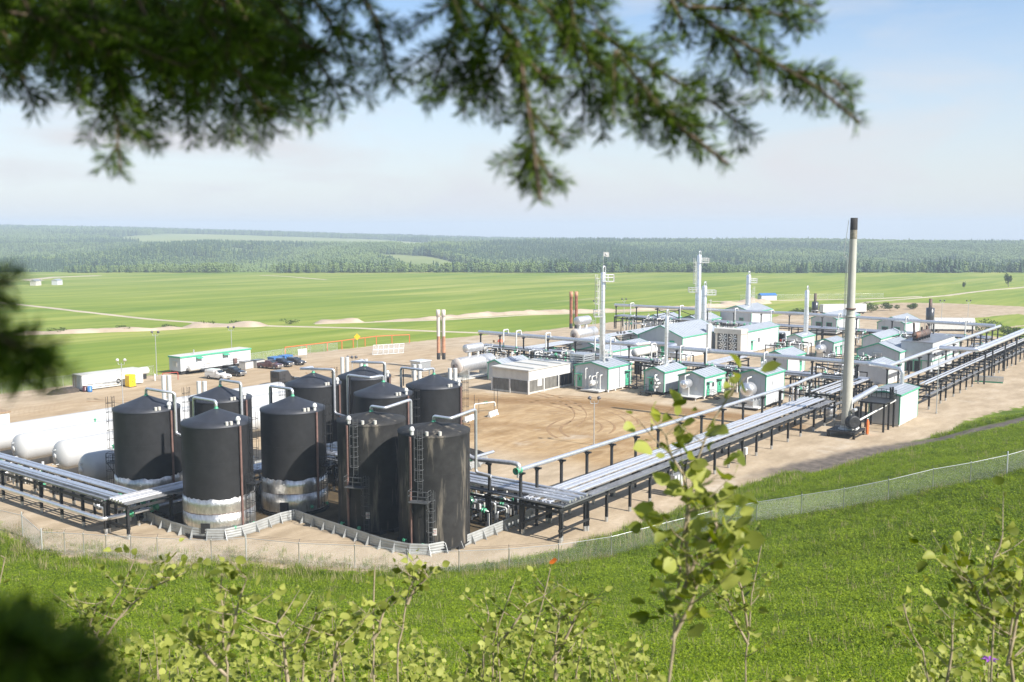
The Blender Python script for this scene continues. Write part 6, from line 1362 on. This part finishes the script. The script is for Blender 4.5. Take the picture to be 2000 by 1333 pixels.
def shrub(label, s, t, w_, h, seed, name='shrub', m='shrub_leaf', n=500, size=.14):
    r = np.random.default_rng(seed); th = thing(name, label, 'shrub', (s, t, Zs(s, t)), 0, 'wild shrubs'); V, F = leaf_cloud(n, w_/2, h, size, r); o = bpy.data.objects.new('foliage', np_mesh('foliage', V, F, M[m])); link(o, th)
    st = MB()
    for _ in range(5): a = r.uniform(0, 6.28); st.tube([(0,0,-.1),(math.cos(a)*w_*.12,math.sin(a)*w_*.12,h*.4),(math.cos(a)*w_*.25,math.sin(a)*w_*.25,h*.8)], [.05,.035,.015], 5)
    st.build('stem', M['stem'], th)
for k, (s, t, w_, h, lab) in enumerate(((250,19.5,7,3.4,'dark green shrub right of the ribbed white trailer'),(247,13.5,8,3.8,'leafy shrub behind the right header corner'),(241,7,8,2.6,'low shrub beyond the far right header end'),(235,1.5,7,2.0,'low shrub by the right edge beyond the racks'),
    (316,70,9,3.6,'shrub at the edge of the brown patch behind the flare'),(330,67,6,3.4,'small rounded shrub beside the field road'),(284,87,8,2.6,'low green shrub behind the back hall'),(294,85,9,3.0,'green shrub left of the white box trailers'),(318,86,8,2.6,'shrub between the box trailers and the field'),(345,62,5,2.4,'shrub out on the brown patch'))): shrub(lab, s, t, w_, h, 60+k, n=700, size=.26)
def tree_far(label, s, t, h, seed):
    r = np.random.default_rng(seed); th = thing('broadleaf_tree', label, 'tree', (s, t, Zs(s, t)), 0, 'lone trees in the field'); V, F = leaf_cloud(900, h*.24, h*.9, h*.04, r, 7, h*.1); link(bpy.data.objects.new('crown', np_mesh('crown', V, F, M['shrub_leaf'])), th)
    MB().tube([(0,0,-.3),(.1,0,h*.4),(0,.1,h*.7)], [h*.025,h*.018,h*.006], 6).build('trunk', M['trunk'], th)
tree_far('lone tree in the field near the right edge', 607, 77, 8.5, 5); tree_far('small tree left of the lone one on the field road', 560, 92, 4.0, 6)
for k, (s, t) in enumerate(((76,233),(92,226),(104,222),(119,221),(128,217),(141,206))): shrub(('leftmost weedy shrub on the pale spoil bank','weedy shrub second along the spoil bank from the left','weedy shrub midway along the spoil bank','weedy shrub where the spoil bank meets its wide mound','weedy shrub on the crest of the wide spoil mound','weedy shrub at the right end of the wide spoil mound')[k], s, t, 5, 1.8, 80+k, n=220, size=.22)
# weeds along the hill fence
WM = [blades_mesh('weed_tuft', M['weed'], 22, .55, .22, .035, .5, True, 21), blades_mesh('weed_tuft', M['weed'], 20, .75, .20, .03, .4, True, 22), blades_mesh('dry_tuft', M['dry_grass'], 14, .85, .14, .010, .3, False, 23), blades_mesh('grass_tuft', M['grass_blade'], 18, .6, .2, .012, .6, False, 24)]
fp = []
for a, b in zip(FN[3:-1], FN[4:]):
    n = int(math.dist(a, b)*9)
    for _ in range(n): u = random.random(); o = random.gauss(0.2, .75); dx, dy = b[0]-a[0], b[1]-a[1]; l = math.hypot(dx, dy); fp.append((a[0]+dx*u+dy/l*o, a[1]+dy*u-dx/l*o))
for _ in range(260):                                            # sparse weeds on the bare strip inside the fence
    u = random.random(); k = random.randrange(5, 16); a, b = FN[k], FN[k+1]; o = random.uniform(.3, 3.2); dx, dy = b[0]-a[0], b[1]-a[1]; l = math.hypot(dx, dy); fp.append((a[0]+dx*u-dy/l*o, a[1]+dy*u+dx/l*o))
fp = np.array(fp); k = rng.choice([0,0,0,1,1,2,3,3], len(fp))
gn_scatter('fence_weeds', np.column_stack([fp, Zf(fp[:,0], fp[:,1])-.03]), rng.uniform(.6, 1.25, len(fp)), rng.uniform(0, 6.28, len(fp)), k, WM)

# taller weeds and dead stalks scattered over the hill
hw = []
while len(hw) < 1500:
    ds = 30+95*random.random()**1.2; an = random.uniform(-.58, .58); l = math.tan(an)*ds; a, b = CAM.x+FW.x*ds+RT.x*l, CAM.y+FW.y*ds+RT.y*l; hw.append((a, b))
hw = np.array(hw); ok_ = (hill_d(hw[:,0], hw[:,1]) > .5) & (poly_sd(hw[:,0], hw[:,1], PAD) > .5) & (fbm(hw[:,0]/5, hw[:,1]/5, 2) > .02); hw = hw[ok_]
gn_scatter('hill_weeds', np.column_stack([hw, Zf(hw[:,0], hw[:,1])-.03]), rng.uniform(.5, 1.05, len(hw)), rng.uniform(0, 6.28, len(hw)), rng.choice([0,0,0,1,1,2,3], len(hw)), WM)
# ------------------------------------------------------------------ saplings and spruce close to the lens
def view_point(x, y, d):
    """a point d metres in front of the hill-top standpoint, x / y measured on the 2000 x 1333 frame"""
    u = (x-1000)/1944; v = (y-666.5)/1944; f = Vector((FW.x*math.cos(PITCH), FW.y*math.cos(PITCH), -math.sin(PITCH))); dn = Vector((-FW.x*math.sin(PITCH), -FW.y*math.sin(PITCH), -math.cos(PITCH)))
    return CAM+(f+RT*u+dn*v)*d
def leaf_mesh(seed):
    r = random.Random(seed); V = [(0,-.62,0)]; ring = []; n = 11; fold = (.10,.55,.22,.8,.05)[seed % 5]; curl = (.05,-.25,.3,.1,-.45)[seed % 5]; wid = (1,.86,.94,.8,1.04)[seed % 5]
    for i in range(n):
        a = -math.pi/2+2*math.pi*(i+.5)/n; rad = .48*(1+.06*r.uniform(-1, 1)); x = rad*math.cos(a)*(.98); y = rad*math.sin(a)*1.02+(.10 if math.sin(a) > .9 else 0); V.append((x*wid, y, fold*abs(x)+curl*y*y+.05*r.uniform(-1, 1)))
    V.append((0,0,-.03)); c = len(V)-1; F = [(c, 1+i, 1+(i+1) % n) for i in range(n)]; k = len(V)
    V += [(-.022,-.50,0),(.022,-.50,0),(.016,-1.15,-.05),(-.016,-1.15,-.05)]; F.append((k,k+1,k+2,k+3))
    me = bpy.data.meshes.new('leaf'); me.from_pydata(V, [], F); me.materials.append(M['aspen_leaf']); me.polygons.foreach_set('use_smooth', [True]*len(F)); me.update(); return me
LEAF = [leaf_mesh(i) for i in range(5)]
def leaf_at(th, p, out, size, r, nm='leaf'):
    # petiole end sits at p; blade hangs out and droops, faces mostly the light
    y = (Vector(out)+Vector((r.uniform(-.5,.5), r.uniform(-.5,.5), r.uniform(-.7,.25)))).normalized(); nrm = (Vector((r.uniform(-1,1), r.uniform(-1,1), r.uniform(-.2,1)))+sdir*.7*r.random()-FW*.35*r.random()).normalized()
    x = y.cross(nrm).normalized(); z = x.cross(y); mtx = Matrix((x, y, z)).transposed().to_4x4(); mtx.translation = Vector(p)+y*size*1.15
    o = bpy.data.objects.new(nm, LEAF[r.randrange(5)]); C.objects.link(o); o.parent = th; o.matrix_local = mtx @ Matrix.Scale(size, 4); return o
def sapling(label, stems, d, size, seed, nb=7, lpb=5, blen=.35, name='aspen_sapling', top_only=0.0, rad=.0075, tipbare=0):
    """stems: polylines on the frame, bottom first; d: distance of the plant"""
    r = random.Random(seed); base = view_point(stems[0][0][0], stems[0][0][1], d); base.z = Zs(base.x, base.y); th = thing(name, label, 'sapling', base, 0, 'aspen saplings on the hill'); first = True
    for st in stems:
        P = [view_point(x, y, d+(q[0] if q else 0)) for x, y, *q in st]
        if first: P = [Vector((P[0].x, P[0].y, base.z-.05))]+P
        first = False
        # smooth
        Q = []
        for i in range(len(P)-1):
            n = max(2, int((P[i+1]-P[i]).length/.12))
            for k in range(n): Q.append(P[i].lerp(P[i+1], k/n)+Vector((r.uniform(-1,1), r.uniform(-1,1), 0))*.006)
        Q.append(P[-1]); m = MB(); n = len(Q); m.tube(Q, [rad*(1-.75*i/(n-1))+.0012 for i in range(n)], 6); so_ = m.build('stem', M['stem'], th, (0,0,0)); so_.data.transform(Matrix.Translation(-base))
        L0 = len(Q)
        vis = [i for i in range(L0) if i > L0*top_only]
        for k in range(nb):
            i = vis[min(len(vis)-1, int(len(vis)*(k+.5+r.uniform(-.3,.3))/nb))]; p = Q[i]; a = r.uniform(0, 6.28); up = r.uniform(.35, 1.1); ln = blen*r.uniform(.45, 1.1)*(1.1-.55*i/L0); d_ = Vector((math.cos(a), math.sin(a), up)).normalized(); e = p+d_*ln; mid = p.lerp(e, .5)-Vector((0,0,ln*.05))
            b = MB(); b.tube([p-base, mid-base, e-base], [rad*.38, rad*.28, rad*.12], 5); bo_ = b.build('branch', M['stem'], th)
            for j in range(lpb):
                u = (j+1)/lpb; q = (p.lerp(mid, u*2) if u < .5 else mid.lerp(e, u*2-1)); oo = Vector((r.uniform(-1,1), r.uniform(-1,1), r.uniform(-.2,.6)))+d_*.6
                leaf_at(th, q-base, oo, size*r.choice((.45,.6,.8,.9,1.0,1.15)), r)
        for k in range(5): leaf_at(th, Q[-1-min(k, 3)]-base, Vector((r.uniform(-1,1), r.uniform(-1,1), .6)), size*r.uniform(.5, .95), r)
        for i in vis[::3]:
            if r.random() < .75: leaf_at(th, Q[i]-base, Vector((r.uniform(-1,1), r.uniform(-1,1), .1)), size*r.uniform(.6, 1.1), r)
    return th
sapling('tallest aspen sapling, its blurred leaves reaching up before the long rack', [[(1306,1340),(1318,1180),(1330,1080),(1345,980),(1362,900),(1390,830),(1432,760)],[(1340,1120),(1345,1000),(1330,930),(1300,850)],[(1322,1180),(1360,1090),(1400,1030)],[(1316,1250),(1352,1180),(1372,1110)]], 2.3, .040, 1, 11, 5, .17, rad=.0048)
sapling('forked aspen sapling just right of the tallest one', [[(1455,1340),(1462,1230),(1470,1160),(1488,1060)],[(1463,1240),(1450,1150),(1434,1085)],[(1462,1260),(1430,1200),(1415,1150)]], 4.2, .037, 2, 9, 5, .24, rad=.0055)
sapling('aspen sapling with a withered orange tip left of the tallest one', [[(1020,1340),(1035,1270),(1055,1190),(1075,1110)],[(1085,1340),(1085,1260),(1092,1210)],[(1080,1290),(1120,1220),(1142,1170)]], 5.0, .037, 3, 11, 6, .32)
otip = thing('withered_leaf', 'withered orange leaf at the tip of a sapling', 'leaf', view_point(1076,1108,5.0)); leaf_at(otip, (0,0,0), (0,0,1), .045, random.Random(4)).data = LEAF[0].copy(); otip.children[0].data.materials[0] = M['orange']; otip.children[0].name = 'blade'
sapling('cluster of thin aspen stems with few leaves, middle of the hill edge', [[(963,1340),(965,1260),(980,1200),(1000,1150)],[(940,1340),(945,1270),(955,1200)],[(975,1260),(1010,1210),(1030,1180)]], 5.4, .036, 5, 8, 5, .28)
sapling('aspen sapling forking at the top below the two old tanks', [[(776,1340),(780,1260),(790,1200),(800,1150),(818,1115)],[(795,1180),(810,1150),(835,1125)]], 4.6, .037, 6, 9, 5, .24)
sapling('bare thin aspen stem beside the forked one below the old tanks', [[(729,1340),(730,1260),(729,1180),(732,1105)],[(730,1250),(745,1215),(756,1170)]], 4.4, .036, 7, 6, 4, .20, rad=.008, top_only=.0)
sapling('aspen sapling with a V fork below the left tank, leaves half blurred', [[(444,1340),(440,1260),(432,1190),(434,1120)],[(446,1270),(462,1200),(482,1130)],[(440,1320),(400,1275),(370,1250)]], 3.2, .033, 8, 10, 5, .17, rad=.005)
sapling('bushy aspen sapling leaning right at the lower left', [[(150,1340),(190,1240),(235,1150),(262,1095)],[(170,1300),(230,1210),(290,1150),(340,1130)],[(160,1330),(170,1240),(190,1180)]], 4.8, .038, 9, 14, 6, .30, rad=.006)
sapling('small aspen tip at the very left edge over the fence', [[(-30,1340),(-15,1200),(10,1090)]], 5.5, .038, 10, 8, 5, .25, top_only=.5)
sapling('aspen sapling among the thicket left of the bare stem', [[(590,1340),(595,1260),(610,1215),(618,1185)],[(650,1340),(655,1270),(668,1215)],[(560,1340),(555,1270),(540,1220)]], 4.0, .038, 11, 10, 6, .28)
sapling('tall aspen sapling at the right edge with pale leaf tips', [[(1935,1340),(1938,1210),(1930,1150),(1940,1090),(1958,1045)],[(1934,1210),(1905,1160),(1885,1120)],[(1980,1340),(1975,1240),(1995,1120)],[(1965,1300),(1985,1200),(2030,1130)]], 3.4, .039, 12, 12, 6, .30, rad=.005)
sapling('small bent aspen sapling in the right foreground grass', [[(1815,1340),(1800,1270),(1780,1235),(1764,1180)],[(1850,1340),(1862,1270),(1858,1210)]], 3.8, .037, 13, 8, 5, .24, rad=.005)
# the thicket they grow from: too many leaves to count
rt = np.random.default_rng(77)
TX = [100,150,300,400,540,640,740,830,880,950,1050,1150,1250,1300,1740,1800,1880,1950,2080]; TY = [1330,1270,1225,1255,1200,1190,1205,1235,1300,1215,1195,1215,1255,1345,1345,1285,1230,1165,1130]
V = []; F = []; lv = np.array([v.co[:] for v in LEAF[0].vertices])[:13]; nv = 13; lf = [(12, 1+i, 1+(i+1) % 11) for i in range(11)]
tw = MB(); cnt = 0
while cnt < 6500:
    x = rt.uniform(90, 2080); ty = np.interp(x, TX, TY)+28*(vnoise(x/26, 3.3)-.5)*2
    if ty > 1336: continue
    y = ty+(1375-ty)*rt.uniform(0, 1)**.8; d = rt.uniform(4.6, 8.2); p = view_point(x, y, d); nrm = Vector(rt.normal(0, 1, 3)*.6)+Vector((0,0,.55))+sdir*.35-FW*.25; nrm.normalize(); a = Vector(rt.normal(0, 1, 3)); X = nrm.cross(a).normalized(); Y = nrm.cross(X); s_ = .035*rt.uniform(.6, 1.25); k = len(V)
    for c in lv: V.append(tuple(p+(X*float(c[0])+Y*float(c[1])+nrm*float(c[2]))*s_))
    F += [tuple(k+i for i in f) for f in lf]; cnt += 1
    if cnt % 28 == 0: q = p-Vector((rt.uniform(-.15,.15), rt.uniform(-.15,.15), .7)); tw.tube([q, p.lerp(q, .5)+Vector((.02,0,0)), p], [.006,.005,.002], 4)
o = bpy.data.objects.new('aspen_thicket', np_mesh('aspen_thicket', V, F, M['aspen_leaf'], True)); C.objects.link(o); tag(o, kind='stuff'); tw_o = tw.build('twigs', M['stem']); tag(tw_o, kind='stuff'); tw_o.parent = o
# purple wild flower at the right edge
pf = thing('wild_flower', 'single purple wild flower in the right foreground thicket', 'flower', view_point(1932,1290,3.6)); pm_ = mat('purple', (.22,.05,.36), .5, 0, .2, 20); r = random.Random(3)
for k in range(6): a = k*math.pi/3; m = MB(); m.add([(0,0,0),(.018*math.cos(a-.4),.018*math.sin(a-.4),.008),(.034*math.cos(a),.034*math.sin(a),.004),(.018*math.cos(a+.4),.018*math.sin(a+.4),.008)], [(0,1,2,3)]); m.build('petal', pm_, pf)
MB().tube([(0,0,0),(.01,0,-.5)], .002, 4).build('stalk', M['stem'], pf)
# spruce: trunk just out of the picture, branches reaching in overhead
tb = CAM-RT*1.75+FW*.25; tb.z = Zs(tb.x, tb.y); spr = thing('spruce_tree', 'spruce whose dark needled branches hang into the top and left of the view', 'tree', tb)
MB().tube([(0,0,-.3),(.02,0,1.2),(0,.02,3.2),(0,0,6.5)], [.17,.14,.11,.05], 12).build('trunk', M['trunk'], spr)
NV = []; NF = []; rn = np.random.default_rng(5); random.seed(21)
def needles(P, dens=2000, ln=.019):
    """needles all round a shoot, swept towards its tip"""
    P = [Vector(p) for p in P]
    for a, b in zip(P[:-1], P[1:]):
        L = (b-a).length; d = (b-a).normalized(); x = d.cross(Vector((0,0,1))); x = x.normalized() if x.length > .01 else Vector((1,0,0)); y = d.cross(x)
        for _ in range(int(L*dens)):
            t = rn.random(); an = rn.uniform(0, 6.283); o = x*math.cos(an)+y*math.sin(an); dr = (o+d*rn.uniform(.35, 1.1)).normalized(); p = a.lerp(b, t); l = ln*rn.uniform(.75, 1.15); s1 = dr.cross(d+Vector((.01,.02,.03))).normalized()*.00068; s2 = dr.cross(s1).normalized()*.00068; k = len(NV)
            m_ = p+dr*l*.55
            NV.extend([tuple(p), tuple(m_+s1), tuple(m_-s1*.5+s2*.9), tuple(m_-s1*.5-s2*.9), tuple(p+dr*l)]); NF.extend([(k,k+1,k+2),(k,k+2,k+3),(k,k+3,k+1),(k+4,k+2,k+1),(k+4,k+3,k+2),(k+4,k+1,k+3)])
def shoot(P, r0, sub=0, sl=.12, dens=2000, woody=False, ang=.75):
    P = [Vector(p) for p in P]; Q = []
    for a, b in zip(P[:-1], P[1:]):
        n = max(1, int((b-a).length/.03))
        for k in range(n): Q.append(a.lerp(b, k/n))
    Q.append(P[-1]); n = len(Q); m = MB(); m.tube([q-tb for q in Q], [r0*(1-.7*i/max(1, n-1)) for i in range(n)], 6)
    m.build('branch' if woody else 'twig', M['bark' if woody else 'bark_orange'], spr); needles(Q, dens*(.8 if woody else 1))
    L = sum((b-a).length for a, b in zip(P[:-1], P[1:]))
    for k in range(sub):
        u = (k+.6)/sub; i = min(n-2, int(u*(n-1))); p = Q[i]; d = (Q[i+1]-Q[i]).normalized(); side_ = d.cross(FW+Vector((0,0,random.uniform(-.5,.5)))).normalized()*(1 if k % 2 else -1); l = sl*(1.15-.7*u)*random.uniform(.7, 1.1)
        e = p+(d*math.cos(ang)+side_*math.sin(ang)+FW*random.uniform(-.35,.35)).normalized()*l+Vector((0,0,-.15*l)); needles([p, p.lerp(e, .5)+Vector((0,0,.004)), e], dens)
        mm = MB(); mm.tube([p-tb, e-tb], [.0014,.0006], 4); mm.build('twig', M['bark_orange'], spr)
vp = view_point
top = tb+Vector((0,0,2.6)); 
shoot([top, vp(-260,-330,1.35), vp(-60,-90,1.25), vp(300,-40,1.2), vp(640,-50,1.12), vp(900,-20,1.08), vp(960,30,1.05), vp(1010,80,1.03), vp(1035,230,1.02), vp(1055,392,1.0)], .008, 6, .06, 2000, True)
shoot([tb+Vector((0,0,3.0)), vp(0,-420,1.5), vp(700,-200,1.3), vp(1000,-60,1.15), vp(1130,95,1.08), vp(1250,180,1.04), vp(1330,250,1.02), vp(1422,322,1.0)], .007, 6, .06, 2000, True)
shoot([tb+Vector((0,0,3.3)), vp(400,-480,1.6), vp(1100,-190,1.3), vp(1290,-25,1.15), vp(1390,50,1.1), vp(1500,115,1.06), vp(1600,175,1.03), vp(1678,240,1.0)], .0065, 6, .05, 2000, True)
shoot([tb+Vector((0,0,2.2)), vp(-300,-120,1.2), vp(-60,10,1.1), vp(200,60,1.05), vp(430,70,1.05), vp(640,100,1.05)], .007, 6, .10, 1800, True)
for (pl, sub, sl) in (
    ([(-40,-20,1.1),(20,90,1.08),(70,222,1.05)],4,.07),([(100,-30,1.2),(130,80,1.15),(152,192,1.12)],5,.08),([(170,-20,1.05),(215,120,1.03),(226,230,1.0),(236,338,.98)],7,.075),([(215,130,1.05),(262,215,1.05),(312,286,1.05)],3,.06),
    ([(240,60,1.2),(330,140,1.2),(402,215,1.18)],6,.09),([(300,-10,1.1),(390,120,1.1),(440,200,1.1),(482,266,1.08)],8,.1),([(390,30,1.0),(470,150,1.0),(546,262,1.0)],7,.09),([(460,0,1.2),(520,110,1.2),(566,232,1.2)],7,.09),
    ([(520,-10,1.05),(600,90,1.05),(640,150,1.05),(676,218,1.05)],7,.085),([(590,-30,1.15),(650,50,1.15),(694,140,1.15)],6,.09),([(-80,60,1.0),(-30,100,1.0),(14,158,1.0)],4,.07),([(-40,-40,1.3),(90,20,1.3),(200,90,1.3)],7,.1),
    ([(80,-20,1.15),(230,40,1.15),(340,60,1.15)],8,.1),([(330,-30,1.3),(430,30,1.3),(560,60,1.3)],9,.11),([(120,20,1.0),(200,110,1.0),(290,160,1.0)],7,.09),
    ([(0,-40,1.2),(60,40,1.2),(110,110,1.2)],7,.1),([(150,-40,1.25),(260,10,1.25),(330,110,1.25)],8,.1),([(350,-40,1.2),(480,40,1.2),(600,130,1.2)],9,.1),([(40,20,1.3),(180,30,1.3),(300,20,1.3)],8,.11),([(280,10,1.35),(420,30,1.35),(560,20,1.35)],8,.11),([(200,60,1.0),(300,110,1.0),(420,150,1.0)],7,.08),([(440,90,1.15),(540,130,1.15),(620,170,1.15)],7,.08),([(250,-40,1.05),(300,60,1.05),(360,160,1.05)],7,.09),([(20,-60,1.0),(60,30,1.0),(110,130,1.0)],7,.09),([(-80,-40,1.1),(-20,40,1.1),(60,70,1.1)],6,.1),([(420,-40,1.0),(450,50,1.0),(500,110,1.0)],6,.08),
    ([(690,-40,1.08),(735,40,1.08),(752,110,1.05),(772,182,1.05)],4,.055),
    ([(905,-10,1.08),(880,80,1.06),(838,190,1.05)],6,.085),([(960,30,1.06),(930,130,1.06),(905,222,1.05)],6,.085),([(1010,80,1.05),(960,150,1.05),(940,225,1.05)],5,.075),([(1015,100,1.04),(1060,150,1.04),(1095,176,1.04)],4,.06),
    ([(1030,210,1.03),(1070,255,1.03),(1100,290,1.03)],3,.05),([(1040,290,1.02),(1020,330,1.02),(1008,355,1.02)],2,.04),([(1045,300,1.02),(1070,340,1.02),(1085,370,1.02)],2,.04),([(870,-40,1.0),(960,-5,1.0),(1050,30,1.0)],7,.09),
    ([(1000,-40,1.12),(1090,10,1.12),(1180,60,1.12)],8,.1),([(1110,60,1.08),(1140,160,1.08),(1138,258,1.08)],5,.065),([(1150,120,1.06),(1220,170,1.06),(1215,190,1.06)],4,.07),
    ([(1160,60,1.1),(1270,130,1.1),(1390,200,1.1),(1478,266,1.1)],8,.075),([(1200,100,1.02),(1290,210,1.02),(1360,250,1.02)],6,.07),([(1250,180,1.04),(1320,235,1.04),(1370,300,1.02)],4,.05),([(1110,-30,1.05),(1120,40,1.05),(1100,110,1.05)],5,.08),
    ([(1310,0,1.12),(1330,40,1.12),(1325,70,1.12)],3,.05),([(1350,15,1.1),(1470,20,1.1),(1598,44,1.1)],6,.06),([(1400,55,1.1),(1440,105,1.08),(1462,158,1.08)],5,.06),([(1480,100,1.06),(1530,150,1.06),(1560,165,1.06)],4,.055),([(1420,-40,1.1),(1520,-10,1.1),(1590,15,1.1)],4,.06),([(1560,140,1.05),(1630,160,1.05),(1668,200,1.05)],3,.045)):
    shoot([vp(*q) for q in pl], .0030, max(2, sub-(0 if pl[-1][0] < 720 else 1)), sl, 2300 if pl[-1][0] < 720 else 2300)
# boughs added higher up, out of the picture, to shade those in view
rs_ = random.Random(9)
for (tx_, ty_, td_) in [(-40,600,.56),(60,690,.56),(0,650,.55),(30,1280,.40),(120,1330,.41),(60,1350,.38),(100,60,1.1),(250,100,1.1),(400,100,1.1),(550,80,1.1),(300,180,1.05),(480,180,1.05),(620,140,1.05),(150,120,1.05)]:
    for k in range(2):
        p = vp(tx_, ty_, td_)+sdir*rs_.uniform(.55, .95); a = rs_.uniform(0, 6.28); dq = Vector((math.cos(a), math.sin(a), -.1)); a_, b_ = p-dq*.14, p+dq*.14; ok = True
        for q in (a_, b_):
            e = q-CAM; f_ = Vector((FW.x*math.cos(PITCH), FW.y*math.cos(PITCH), -math.sin(PITCH))); d0 = e.dot(f_); u0 = Vector((FW.x*math.sin(PITCH), FW.y*math.sin(PITCH), math.cos(PITCH))); yy = 666.5-1944*e.dot(u0)/max(d0, .02)
            if d0 > 0 and yy > -260: ok = False
        if ok: shoot([a_, p, b_], .003, 8, .13, 2200)
# boughs low at the left, so near that they blur away
for (pl, sub, sl) in (([(-160,520,.62),(-60,555,.60),(25,552,.60)],1,.03),([(-170,590,.55),(-60,625,.55),(40,680,.55),(112,735,.55)],5,.030),([(-150,650,.56),(-40,690,.56),(50,715,.56)],4,.03),
    ([(-120,1290,.42),(0,1318,.42),(90,1345,.42),(150,1375,.42)],10,.045),([(-120,1330,.40),(0,1360,.40),(110,1385,.40)],10,.045),([(-80,1330,.42),(80,1350,.42),(250,1370,.42)],10,.035),([(-110,1262,.38),(-30,1285,.38),(10,1315,.38)],10,.045),([(-60,1300,.36),(40,1330,.36),(160,1380,.36)],10,.04)):
    shoot([vp(*q) for q in pl], .0028, sub, sl, 3600)
shoot([tb+Vector((0,0,1.6)), vp(-420,480,.85), vp(-160,520,.62)], .008, 0, .1, 900, True); shoot([tb+Vector((0,0,.9)), vp(-420,1200,.75), vp(-120,1240,.42)], .008, 0, .1, 900, True)
no = bpy.data.objects.new('needles', np_mesh('needles', np.array(NV)-np.array(tb), NF, M['needle'])); link(no, spr); tag(no, kind='stuff')
